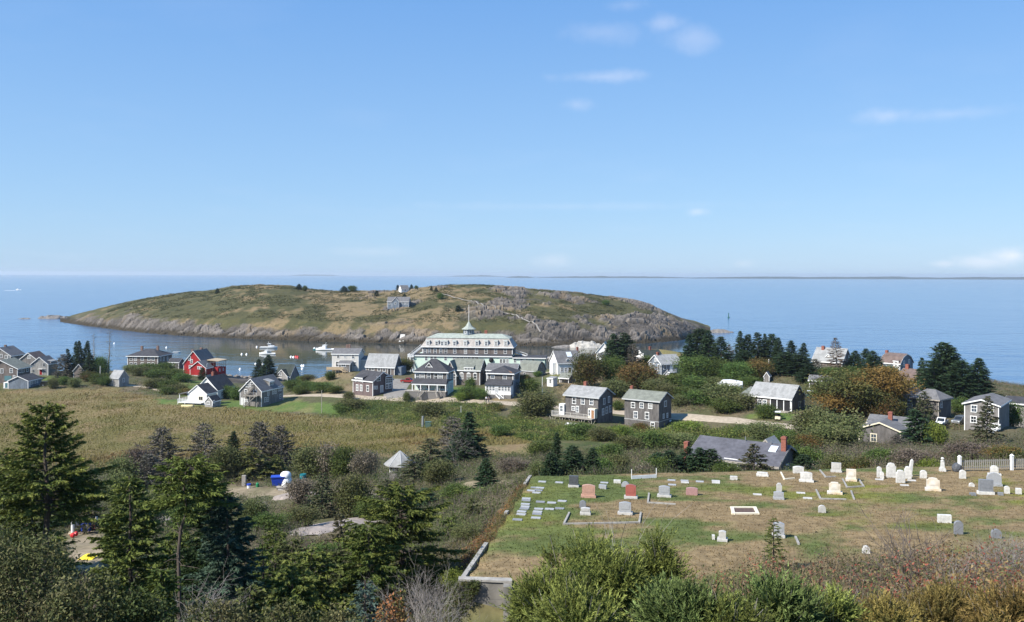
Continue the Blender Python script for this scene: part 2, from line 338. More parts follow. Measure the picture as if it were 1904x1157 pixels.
def ground(x, y):
    x = np.atleast_1d(np.asarray(x, float)); y = np.atleast_1d(np.asarray(y, float)); sh = x.shape; x = x.ravel(); y = y.ravel(); z = np.empty(len(x))
    for i in range(0, len(x), 20000):
        q = np.stack([x[i:i + 20000], y[i:i + 20000]], 1) / _S
        z[i:i + 20000] = _U(((q[:, None] - _x[None]) ** 2).sum(-1)) @ _w[:_n] + _w[_n] + q @ _w[_n + 1:]
    w_ = sstep(.55, -.05, poly_sd(x, y, CEM)); z = z * (1 - w_) + (PLANE(y) + .05 * (vnoise(x * .5, y * .5, 3) - .5)) * w_
    z = z + (1 - w_) * (.35 * (fbm(x / 7, y / 7, 3, 11) - .5) * np.clip((y - 10) / 40, 0, 1))
    return np.maximum(z, -6).reshape(sh)
def g1(x, y): return float(ground(x, y)[0])
_Ys = np.concatenate([np.arange(8, 60, .5), np.arange(60, 150, .75), np.arange(150, 560, 1.2)])
def hit(px, py):
    u, v = ray(px, py); zr = H - v * _Ys; g = ground(u * _Ys, _Ys); k = np.nonzero(zr < g)[0]
    if len(k) == 0: Y = 500.0
    else:
        k = max(k[0], 1); a = zr[k - 1] - g[k - 1]; b = g[k] - zr[k]; Y = _Ys[k - 1] + (_Ys[k] - _Ys[k - 1]) * a / (a + b + 1e-9)
    return Vector((u * Y, Y, g1(u * Y, Y)))

# ------------------------------------------------------------------ ground cover, by plot
def C3(*a): return np.array(a)
PLOTS = [   # class, outline (photo px on the ground)
    ('meadow', [(-400, 738), (0, 726), (200, 722), (330, 745), (440, 758), (600, 775), (790, 792), (900, 800), (960, 830), (800, 850), (620, 850), (420, 862), (330, 880), (180, 880), (-400, 900)]),
    ('meadow', [(880, 770), (1000, 790), (1010, 850), (900, 850), (850, 820)]),
    ('vine', [(640, 745), (860, 748), (900, 752), (950, 790), (840, 800), (780, 792), (640, 778), (600, 770)]),
    ('vine', [(960, 760), (1030, 790), (1130, 800), (1300, 800), (1455, 798), (1490, 815), (1440, 845), (1200, 850), (1100, 850), (1030, 840), (930, 800)]),
    ('lawn', [(405, 748), (447, 740), (540, 742), (620, 752), (640, 772), (600, 770), (520, 765), (420, 757)]),
    ('lawn', [(345, 705), (400, 712), (380, 735), (340, 738), (330, 715)]), ('lawn', [(290, 742), (360, 742), (400, 757), (300, 752)]),
    ('lawn', [(78, 697), (140, 690), (150, 712), (90, 712)]), ('lawn', [(835, 720), (905, 722), (900, 746), (845, 742)]), ('lawn', [(1385, 770), (1470, 768), (1480, 780), (1390, 778)]),
    ('lawn', [(1015, 690), (1040, 690), (1040, 705), (1015, 705)]), ('dry', [(540, 690), (660, 690), (660, 735), (560, 732)]), ('dry', [(1035, 712), (1160, 705), (1160, 765), (1040, 755)]),
    ('dry', [(903, 742), (1000, 742), (1040, 757), (905, 750)]), ('gold', [(1160, 625), (1300, 625), (1300, 672), (1160, 672)]),
    ('sand', [(390, 905), (480, 905), (560, 908), (560, 920), (400, 925)]), ('sand', [(110, 995), (190, 985), (200, 1060), (140, 1070)]), ('sand', [(860, 895), (960, 895), (960, 905), (850, 915)]),
    ('red', [(860, 1040), (950, 930), (985, 890), (1000, 900), (960, 960), (880, 1075)]),
    ('shore', [(415, 688), (560, 690), (560, 706), (480, 712), (425, 712)]),
]
CLS = {'meadow': [(.165, .130, .060), (.125, .112, .044), (.18, .13, .068)], 'vine': [(.045, .060, .020), (.065, .075, .025), (.11, .095, .045)], 'lawn': [(.075, .120, .028), (.090, .125, .034), (.145, .140, .055)],  # ground under the vines darkened to paint shade into the gaps
       'dry': [(.17, .13, .075), (.11, .105, .045), (.21, .16, .09)], 'sand': [(.27, .215, .145), (.21, .17, .11), (.13, .115, .06)], 'red': [(.17, .075, .035), (.12, .07, .035), (.08, .07, .03)],
       'gold': [(.23, .175, .07), (.18, .14, .06), (.15, .14, .05)], 'brush': [(.085, .078, .042), (.065, .072, .030), (.125, .10, .062)], 'shore': [(.06, .05, .04), (.10, .09, .08), (.04, .035, .03)]}
def plot_col(x, y, z):
    px, py = proj(x, np.maximum(y, 4), z)
    j = 5 + 900 / np.maximum(y, 20)
    px2 = px + (fbm(x / 3.0, y / 3.0, 3, 31) - .5) * j * 2.2; py2 = py + (fbm(x / 3.0, y / 5.0, 3, 32) - .5) * j * .9
    names = list(CLS); idx = np.full(x.shape, names.index('brush'))
    for nme, poly in PLOTS: idx[poly_sd(px2, py2, np.array(poly, float)) < 0] = names.index(nme)
    A = np.array([CLS[k] for k in names])[idx]
    a = np.clip((fbm(x / 9, y / 14, 4, 41) - .32) * 2.6, 0, 1)[:, None]; b = np.clip((fbm(x / 4, y / 9, 4, 42) - .5) * 4, 0, 1)[:, None]
    c = (A[:, 0] * (1 - a) + A[:, 1] * a) * (1 - b) + A[:, 2] * b
    # graveyard grass: dry brown with green patches
    sd = poly_sd(x, y, CEM); k = sstep(.3, -.2, sd)[:, None]
    g = fbm(x / 5.5, y / 3.2, 4, 51); g2 = fbm(x / 1.1, y / .9, 3, 52)
    lf = sstep(14, 2, x) * .28 * sstep(45, 50, y)
    gm = np.clip((g - .52 + lf + .30 * (g2 - .5)) * 6, 0, .95)[:, None]
    yl = np.clip((vnoise(x / 8, y / 4, 53) - .5 + .6 * sstep(30, 42, x)) * 2, 0, 1)[:, None]
    brown = np.array([.178, .130, .068]) * (1 - g2[:, None] * .5) + np.array([.262, .192, .108]) * g2[:, None] * .5
    green = np.array([.078, .102, .030]) * (1 - yl) + np.array([.150, .150, .030]) * yl
    c = c * (1 - k) + (brown * (1 - gm) + green * gm) * k
    sh = sstep(2.6, 1.2, z)[:, None]; c = c * (1 - sh) + np.array([.055, .045, .035]) * sh
    return c * (.9 + .25 * fbm(x / 1.3, y / 1.3, 3, 60))[:, None]

# terrain sheet
ys = [-25.0]
while ys[-1] < 560: ys.append(ys[-1] + (.62 if ys[-1] < 85 else .62 + (ys[-1] - 85) * .0095))
ys = np.array(ys); uu = np.linspace(-.92, .92, 290)
XX = uu[None, :] * (np.maximum(ys, 0)[:, None] + 26.0); YY = np.repeat(ys[:, None], len(uu), 1); ZZ = ground(XX, YY)
cc = plot_col(XX.ravel(), YY.ravel(), ZZ.ravel())
nr, nc = XX.shape
i, j = np.meshgrid(np.arange(nr - 1), np.arange(nc - 1), indexing='ij'); i = i.ravel(); j = j.ravel()
mb = MB(); mb.add(np.stack([XX, YY, ZZ], 2).reshape(-1, 3), np.stack([i * nc + j, i * nc + j + 1, (i + 1) * nc + j + 1, (i + 1) * nc + j], 1), cc)
M_ground = mat('ground_cover', rough=.95, attr=True, var=.38, scale=1.6, bump=1.6, spec=.1, detail=8)
tag(mb.build('ground', M_ground, smooth=True), kind='structure')

# ------------------------------------------------------------------ sea
def sea_material():
    m = bpy.data.materials.new('sea_water'); m.use_nodes = True; t = m.node_tree; L = t.links.new; p = t.nodes['Principled BSDF']
    p.inputs['Base Color'].default_value = (.020, .058, .125, 1); p.inputs['Roughness'].default_value = .16; p.inputs['IOR'].default_value = 1.333
    g = N(t, 'ShaderNodeNewGeometry')
    mp = N(t, 'ShaderNodeMapping'); mp.inputs['Scale'].default_value = (.6, 1.0, 1); mp.inputs['Rotation'].default_value = (0, 0, .35); L(g.outputs['Position'], mp.inputs[0])
    hs = []
    for sc, de in ((.30, 3), (.055, 3), (.012, 2)):
        n = N(t, 'ShaderNodeTexNoise'); n.inputs['Scale'].default_value = sc; n.inputs['Detail'].default_value = de; L(mp.outputs[0], n.inputs['Vector']); hs.append(n)
    a = N(t, 'ShaderNodeMath', operation='MULTIPLY'); L(hs[1].outputs['Fac'], a.inputs[0]); a.inputs[1].default_value = 3.2
    b = N(t, 'ShaderNodeMath', operation='ADD'); L(a.outputs[0], b.inputs[0]); L(hs[0].outputs['Fac'], b.inputs[1])
    bu = N(t, 'ShaderNodeBump'); bu.inputs['Distance'].default_value = 1.0; L(b.outputs[0], bu.inputs['Height'])
    # sheltered harbour water between the two islands is calmer; gusts roughen the open sea in patches
    at_ = N(t, 'ShaderNodeAttribute', attribute_name='Col')
    sx = N(t, 'ShaderNodeSeparateColor'); L(at_.outputs['Color'], sx.inputs[0])
    gs = N(t, 'ShaderNodeMapRange'); gs.inputs['From Min'].default_value = .35; gs.inputs['From Max'].default_value = .65; gs.inputs['To Min'].default_value = .28; gs.inputs['To Max'].default_value = .48
    L(hs[2].outputs['Fac'], gs.inputs['Value'])
    mu = N(t, 'ShaderNodeMath', operation='MULTIPLY'); L(sx.outputs[0], mu.inputs[0]); L(gs.outputs[0], mu.inputs[1]); L(mu.outputs[0], bu.inputs['Strength'])
    L(bu.outputs[0], p.inputs['Normal'])
    mr = N(t, 'ShaderNodeMapRange'); mr.inputs['To Min'].default_value = .05; mr.inputs['To Max'].default_value = .14; L(sx.outputs[0], mr.inputs['Value']); L(mr.outputs[0], p.inputs['Roughness'])
    mx = N(t, 'ShaderNodeMix', data_type='RGBA'); mx.inputs[6].default_value = (.014, .026, .026, 1); mx.inputs[7].default_value = (.038, .105, .205, 1)
    L(sx.outputs[1], mx.inputs['Factor']); L(mx.outputs[2], p.inputs['Base Color'])
    return m
rr = np.concatenate([np.arange(0, 1500, 25), np.geomspace(1500, 26000, 26)]); aa = np.linspace(0, 2 * math.pi, 145)[:-1]
Rg, Ag = np.meshgrid(rr, aa, indexing='ij'); sxg = Rg * np.cos(Ag); syg = Rg * np.sin(Ag) + 350.0
def calm(x, y):
    """0 in the lee of the harbour, 1 on open water"""
    ax = np.stack([np.interp(x, [-330, -200, -60, 60, 120, 260], [660, 590, 520, 510, 520, 560])], 0)[0]
    d = np.abs(y - ax); return np.clip(1 - sstep(185, 60, d) * sstep(-330, -150, x) * sstep(230, 110, x), 0, 1)
ch = calm(sxg.ravel(), syg.ravel())
nr2, nc2 = Rg.shape; i, j = np.meshgrid(np.arange(nr2 - 1), np.arange(nc2), indexing='ij'); i = i.ravel(); j = j.ravel(); j2 = (j + 1) % nc2
mb = MB(); mb.add(np.stack([sxg, syg, np.zeros_like(sxg)], 2).reshape(-1, 3), np.stack([i * nc2 + j, (i + 1) * nc2 + j, (i + 1) * nc2 + j2, i * nc2 + j2], 1), np.stack([.16 + .84 * ch, ch, ch], 1))
tag(mb.build('sea', sea_material(), smooth=True), kind='structure')

# ------------------------------------------------------------------ the island across the harbour
SHORE = np.array([(110, 598), (125, 601), (160, 606), (230, 615), (300, 622), (400, 628), (500, 632), (600, 635), (700, 638), (800, 641), (900, 642), (1000, 644), (1060, 643), (1130, 641), (1200, 639), (1260, 634), (1300, 626), (1322, 619)], float)
RIDGE = np.array([(110, 597), (125, 596), (140, 591), (180, 576), (215, 567), (250, 559), (300, 550), (350, 543), (390, 540), (430, 532), (480, 530), (540, 531), (570, 537), (620, 541), (700, 541), (760, 539), (800, 532), (830, 530), (870, 529), (920, 531), (960, 535), (1000, 539), (1050, 542), (1100, 548), (1150, 554), (1180, 559), (1205, 566), (1230, 578), (1260, 591), (1290, 604), (1310, 612), (1322, 616)], float)
VEG = np.array([(110, 590), (200, 594), (240, 585), (270, 592), (320, 601), (420, 607), (500, 611), (600, 616), (700, 619), (800, 620), (900, 622), (1000, 618), (1060, 612), (1130, 606), (1180, 600), (1230, 596), (1322, 606)], float)
def tabu(T, u): return np.interp(CX + u * F, T[:, 0], T[:, 1])
def isl_params(u):
    pxs = CX + u * F; roll = ROLL * (pxs - CX)
    vs_ = (tabu(SHORE, u) - roll - EYE) / F; vr = (tabu(RIDGE, u) - roll - EYE) / F
    Ys = H / vs_; e = np.clip(np.minimum((u - (110 - CX) / F) / .16, ((1322 - CX) / F - u) / .11), 0, 1)
    Yr = Ys + 26 + 150 * np.sqrt(e); Zr = H - vr * Yr
    return Ys, Yr, np.maximum(Zr, .4)
def isl_z(u, Y):
    Ys, Yr, Zr = isl_params(u); t = (Y - Ys) / (Yr - Ys)
    hc = np.minimum(7.0, Zr * .45)
    tt = np.clip(t, 0, 1); z = hc * sstep(0, .16, tt) + (Zr - hc) * (1 - (1 - tt) ** 1.45)
    bk = np.clip((Y - Yr) / 170.0, 0, 2); z = np.where(t > 1, Zr * (1 - bk ** 1.8 * 1.05), z)
    z = np.where(t < 0, t * 30, z)
    return z, t, Zr
def isl_full(u, Y):
    x = u * Y; z, t, Zr = isl_z(u, Y)
    pxs, pys = proj(x, Y, np.maximum(z, 0)); veg = tabu(VEG, u)
    n1 = fbm(x / 26, Y / 26, 4, 71); n2 = fbm(x / 9, Y / 9, 3, 72)
    rock = sstep(-7, 5, pys - veg + (n2 - .5) * 26)
    led = sstep(830, 900, pxs) * sstep(.50, .58, n1 + .12 * sstep(1130, 1230, pxs) + .05 * sstep(900, 1000, pxs)) * sstep(.02, .12, t)
    led = np.maximum(led, sstep(.66, .72, fbm(x / 30, Y / 18, 3, 75)) * sstep(.1, .2, t) * sstep(640, 700, pxs))
    led = np.maximum(led, .8 * sstep(.93, 1.0, t) * sstep(400, 440, pxs) * sstep(545, 500, pxs) * sstep(.45, .52, n2))
    rock = np.clip(np.maximum(rock, led) * (t < 1.6), 0, 1)
    dx = x * .8 + Y * .35; dy = Y * .9 - x * .25
    d1, d2, cid = worley(dx / 8.5, dy / 4.2, 81); e1, e2, cid2 = worley(dx / 3.2, dy / 2.0, 82)
    blk = ((cid - .5) * 3.4 * sstep(0, .16, d2 - d1) + (cid2 - .5) * 1.5 * sstep(0, .2, e2 - e1) - .9 * sstep(.12, 0, d2 - d1) + .75) * 1.25
    env = sstep(-.06, .06, t) * np.clip(Zr / 9, .25, 1) * sstep(1.25, .95, t)
    z2 = z + rock * blk * env * (.68 + .10 * sstep(.25, .05, t)) * np.where(led > .3, 1.45, 1.0) + (1 - rock) * (n2 - .5) * 1.6 * sstep(0, .2, t)
    ridge_fix = sstep(.80, .98, t) * sstep(1.3, 1.0, t); z2 = z2 * (1 - ridge_fix * .6) + (z + .25 * (n2 - .5) * 3) * ridge_fix * .6
    # colours: rock, dry grass, low green scrub
    cr = (np.array([.106, .093, .080])[None] * (.50 + .95 * cid[:, None]) * (.85 + .3 * cid2[:, None])) if x.ndim == 1 else None
    ochre = sstep(.62, .75, fbm(x / 12, Y / 12, 2, 83))[:, None]; cr = cr * (1 - .35 * ochre) + np.array([.24, .17, .085]) * .35 * ochre
    tide = sstep(4.2, 1.8, z2 + (cid - .5) * 1.2)[:, None]; cr = cr * (1 - tide) + np.array([.042, .034, .022]) * tide
    gn = fbm(x / 22, Y / 22, 4, 91); gn2 = fbm(x / 6, Y / 8, 4, 92)
    tanw = sstep(545, 640, pxs) * sstep(860, 740, pxs) * .24 + sstep(560, 420, pxs) * -.16 - sstep(830, 900, pxs) * .14 - .05
    gm = np.clip((gn - .50 + tanw + .55 * (gn2 - .5)) * 5 + .5, 0, 1)[:, None]
    green = np.array([.050, .050, .022]) * (1 - gn2[:, None]) + np.array([.092, .084, .036]) * gn2[:, None]
    tan = np.array([.130, .104, .054]) * (1 - gn[:, None]) + np.array([.190, .140, .076]) * gn[:, None]
    cg = green * (1 - gm) + tan * gm
    scr = sstep(.60, .66, fbm(x / 5, Y / 5, 3, 93))[:, None] * .55; cg = cg * (1 - scr) + np.array([.040, .046, .020]) * scr
    rk = rock[:, None]
    return x, z2, cg * (1 - rk) + cr * rk
us = np.linspace((112 - CX) / F, (1321 - CX) / F, 760)
ts = np.concatenate([np.linspace(-.10, .22, 62)[:-1], np.linspace(.22, 1.04, 105)[:-1], np.linspace(1.04, 2.2, 20)])
Ysh, Yrd, _ = isl_params(us)
U2 = np.repeat(us[None], len(ts), 0); Y2 = Ysh[None] + ts[:, None] * (Yrd - Ysh)[None]
xi, zi, ci = isl_full(U2.ravel(), Y2.ravel())
nr3, nc3 = U2.shape; i, j = np.meshgrid(np.arange(nr3 - 1), np.arange(nc3 - 1), indexing='ij'); i = i.ravel(); j = j.ravel()
mb = MB(); mb.add(np.stack([xi, Y2.ravel(), zi], 1), np.stack([i * nc3 + j, i * nc3 + j + 1, (i + 1) * nc3 + j + 1, (i + 1) * nc3 + j], 1), ci)
M_isl = mat('island_ground', rough=.95, attr=True, var=.30, scale=.8, bump=2.0, spec=.1, detail=8)
tag(mb.build('island', M_isl), kind='structure')
_Yi = np.arange(560, 1100, 1.5)
def ihit(px, py):
    u, v = ray(px, py); zr = H - v * _Yi; z = isl_z(np.full_like(_Yi, u), _Yi)[0]; k = np.nonzero(zr < z)[0]
    Y = _Yi[k[0]] if len(k) else float(isl_params(np.array([u]))[1][0])
    z = float(isl_full(np.array([u]), np.array([Y]))[1][0])
    return Vector((u * Y, Y, z))

# far shores on the horizon: low wooded land
M_far = mat('far_wood', (.030, .042, .030), rough=1, var=.3, scale=.004, spec=0)
def far_land(px0, px1, Y, top, seed, taper=.12):
    n = 160; u = (np.linspace(px0, px1, n) - CX) / F; x = u * Y; k = np.linspace(0, 1, n)
    h = top * np.minimum(1, np.minimum(k, 1 - k) / taper) ** .6 * (.55 + .75 * fbm(k * 22, k * 0, 4, seed)) + .3
    rows = [(0, -5.), (40, .45), (220, 1.0), (900, .8), (1500, -5.)]
    V = np.concatenate([np.stack([x, np.full(n, Y + a), np.where(b < 0, -5, h * b)], 1) for a, b in rows]); i, j = np.meshgrid(np.arange(len(rows) - 1), np.arange(n - 1), indexing='ij'); i = i.ravel(); j = j.ravel()
    m_ = MB(); m_.add(V, np.stack([i * n + j, i * n + j + 1, (i + 1) * n + j + 1, (i + 1) * n + j], 1)); o = m_.build('terrain', M_far, smooth=True)
    return tag(o, kind='structure')
far_land(1290, 2500, 12500, 34, 5); far_land(1000, 1300, 13500, 26, 6, .3); far_land(940, 995, 13000, 24, 7, .4); far_land(830, 940, 19000, 30, 8, .4); far_land(535, 620, 22500, 26, 9, .3)

# ------------------------------------------------------------------ roads
M_road = mat('gravel_road', (.33, .275, .205), rough=.95, var=.25, scale=1.2, bump=.4, coords='Object')
M_yard = mat('gravel_yard', (.20, .185, .165), rough=.95, var=.22, scale=1.2, bump=.4, coords='Object')
def strip(name, pts, width, mtl, lift=.09):
    P = [hit(*p) if len(p) == 2 else at(*p) for p in pts]; P = np.array([(p.x, p.y) for p in P])
    d = np.concatenate([[0], np.cumsum(np.hypot(*np.diff(P, axis=0).T))]); s = np.arange(0, d[-1], 1.2)
    X = np.interp(s, d, P[:, 0]); Yv = np.interp(s, d, P[:, 1])
    for _ in range(8): X[1:-1] = (X[:-2] + X[1:-1] * 2 + X[2:]) / 4; Yv[1:-1] = (Yv[:-2] + Yv[1:-1] * 2 + Yv[2:]) / 4
    tx, ty = np.gradient(X), np.gradient(Yv); l = np.hypot(tx, ty); nx, ny = -ty / l, tx / l; rows = []
    w2 = width * (.9 + .25 * vnoise(s / 6, s * 0, 4))
    for k in np.linspace(-.5, .5, 7):
        x = X + nx * k * w2; y = Yv + ny * k * w2; rows.append(np.stack([x, y, ground(x, y) + lift - .10 * (abs(k) > .45)], 1))
    V = np.stack(rows, 1); n = len(s); i, j = np.meshgrid(np.arange(n - 1), np.arange(6), indexing='ij'); i = i.ravel(); j = j.ravel()
    m_ = MB(); m_.add(V.reshape(-1, 3), np.stack([i * 7 + j, (i + 1) * 7 + j, (i + 1) * 7 + j + 1, i * 7 + j + 1], 1)); return tag(m_.build(name, mtl, smooth=True), kind='structure')
strip('road', [(520, 737), (590, 735), (640, 736), (700, 740), (760, 743), (850, 744), (905, 748), (960, 751), (1010, 755, 245), (1030, 757, 242), (1150, 766, 234), (1250, 772, 222), (1300, 776, 216), (1345, 781, 210), (1400, 786, 203), (1445, 791, 197), (1500, 797, 190)], 4.6, M_road)
strip('path', [(736, 741), (733, 730), (742, 715), (752, 705)], 6.5, M_yard, .12)
strip('path', [(238, 717), (262, 718), (285, 721), (300, 726), (318, 730)], 3.2, M_road)
strip('path', [(1015, 693), (1035, 690), (1050, 695)], 3.0, M_road)

# sea air: one even, thin haze round everything
hb_ = MB(); hb_.box(-27000, 27000, -27000, 27800, -9, 80)
hm = bpy.data.materials.new('haze'); hm.use_nodes = True; hm.node_tree.nodes.clear(); _o = N(hm.node_tree, 'ShaderNodeOutputMaterial'); _v = N(hm.node_tree, 'ShaderNodeVolumePrincipled')
_v.inputs['Color'].default_value = (.80, .90, 1.0, 1); _v.inputs['Density'].default_value = 5.5e-5; _v.inputs['Anisotropy'].default_value = .2; hm.node_tree.links.new(_v.outputs[0], _o.inputs['Volume'])
tag(hb_.build('haze', hm), kind='stuff')

# ------------------------------------------------------------------ house kit
def wallmat(n, c, v=.28): return mat(n, c, rough=.9, var=v, scale=2.2, stretch=(1, 1, .35), bump=.5, spec=.15, detail=9, col2=tuple(q * (.78 if v > .12 else .95) for q in c))
M = {
    'railwood': mat('bleached_wood', (.47, .45, .41), rough=.9, var=.2, scale=3),
    'grey': wallmat('weathered_shingle', (.205, .192, .180)), 'dark': wallmat('dark_shingle', (.135, .126, .120), .38), 'brownish': wallmat('brown_shingle', (.165, .140, .125), .3),
    'mauve': wallmat('mauve_shingle', (.150, .115, .112)), 'pale': wallmat('pale_shingle', (.31, .30, .28), .2), 'white': wallmat('white_clapboard', (.76, .75, .72), .06),
    'offwhite': wallmat('grey_clapboard', (.55, .53, .49), .10), 'mint': wallmat('mint_clapboard', (.56, .68, .58), .06), 'red': wallmat('red_clapboard', (.36, .028, .030), .15),
    'blue': wallmat('bluegrey_shingle', (.17, .20, .235), .2),
    'trim': mat('white_trim', (.76, .76, .74), rough=.6, var=.08, scale=3), 'cream': mat('cream_trim', (.68, .62, .47), rough=.6, var=.08), 'greytrim': mat('grey_trim', (.42, .43, .43), rough=.7),
    'r_dark': wallmat('dark_asphalt_roof', (.060, .060, .066), .22), 'r_mid': wallmat('grey_asphalt_roof', (.150, .148, .150), .18), 'r_light': wallmat('pale_asphalt_roof', (.285, .287, .28), .14),
    'r_green': wallmat('green_asphalt_roof', (.185, .195, .165), .15), 'r_dgreen': wallmat('dark_green_roof', (.045, .055, .048), .2), 'r_mint': wallmat('pale_green_roof', (.33, .36, .315), .16), 'r_brown': wallmat('brown_asphalt_roof', (.150, .112, .098), .15),
    'r_slate': wallmat('slate_roof', (.105, .105, .120), .2), 'r_mans': wallmat('mansard_shingle', (.40, .37, .34), .14),
    'glass': mat('window_glass', (.018, .022, .027), rough=.06, var=0, spec=.6), 'glass2': mat('window_glass_blue', (.05, .065, .085), rough=.05, var=.3, scale=1.5, spec=.8), 'curtain': mat('curtained_glass', (.22, .22, .21), rough=.25, var=.3, scale=3, spec=.5), 'brick': mat('brick', (.235, .088, .062), rough=.9, var=.3, scale=7), 'dbrick': mat('dull_brick', (.20, .13, .105), rough=.9, var=.3, scale=7),
    'wood': mat('weathered_wood', (.30, .275, .24), rough=.9, var=.25, scale=3, stretch=(1, 1, .3)), 'newwood': mat('tan_wood', (.38, .30, .20), rough=.85, var=.2, scale=3), 'lattice': mat('grey_lattice', (.17, .16, .15), rough=.9, var=.3, scale=9),
    'reddoor': mat('red_door_paint', (.30, .02, .025), rough=.5, var=.05), 'concrete': mat('concrete', (.40, .385, .35), rough=.95, var=.22, scale=2.5, bump=.4), 'stone': mat('field_stone', (.27, .25, .23), rough=.95, var=.35, scale=4, bump=1),
    'metal': mat('grey_metal', (.35, .36, .37), rough=.45, var=.1, metal=.6), 'skyl': mat('skylight_glass', (.55, .60, .65), rough=.15, var=.05, spec=.6), 'rust': mat('rusty_flashing', (.30, .16, .08), rough=.8, var=.3),
    'steel': mat('steel', (.5, .5, .5), rough=.4, metal=.8, var=.05), 'black': mat('black_rubber_and_shade', (.015, .015, .016), rough=.8, var=.1), 'teal': mat('teal_glass', (.10, .20, .22), rough=.1, var=.1),
}
_wc = {}; wrand = random.Random(3)
def win_mesh(w_, h_, tr='trim', style='sash'):
    k = (round(w_, 2), round(h_, 2), tr, style)
    if k not in _wc:
        f = MB(); t = .13; a, b = w_ / 2, h_ / 2
        f.box(-a - t, -a, -.07, 0, -b, b); f.box(a, a + t, -.07, 0, -b, b); f.box(-a - t - .04, a + t + .04, -.09, 0, -b - .13, -b); f.box(-a - t - .03, a + t + .03, -.08, 0, b, b + .15)
        if style == 'arch': f.poly_prism([(-a - t, b + .15), (a + t, b + .15), (0, b + .55)], 'y', -.075, 0)
        if style != 'plain':
            f.box(-a, a, -.055, -.02, -.04, .04)
            f.box(-.022, .022, -.05, -.02, -b, -.04); f.box(-.022, .022, -.05, -.02, .04, b)
        else: f.box(-.03, .03, -.05, -.02, -b, b)
        g = MB(); g.box(-a, a, -.018, .02, -b, b)
        _wc[k] = (f.mesh('window', M[tr]), [g.mesh('pane', M[q]) for q in ('glass', 'glass2', 'glass', 'curtain', 'glass2')])
    f, ps = _wc[k]; return f, ps[wrand.randint(0, 4)]
_dc = {}
def door_mesh(w_, h_, body='trim', tr='trim'):
    k = (w_, h_, body, tr)
    if k not in _dc:
        f = MB(); a = w_ / 2; t = .13
        f.box(-a - t, -a, -.07, 0, 0, h_); f.box(a, a + t, -.07, 0, 0, h_); f.box(-a - t, a + t, -.08, 0, h_, h_ + .16)
        p = MB(); p.box(-a, a, -.03, .02, 0, h_)
        for sx in (-1, 1):
            for z0, z1 in ((.2, .9), (1.05, h_ - .2)): p.box(sx * a * .5 - a * .32, sx * a * .5 + a * .32, -.045, -.028, z0, z1)
        p.box(a * .7, a * .85, -.09, -.028, .95, 1.03)
        _dc[k] = (f.mesh('door', M[tr]), p.mesh('door_leaf', M[body]))
    return _dc[k]

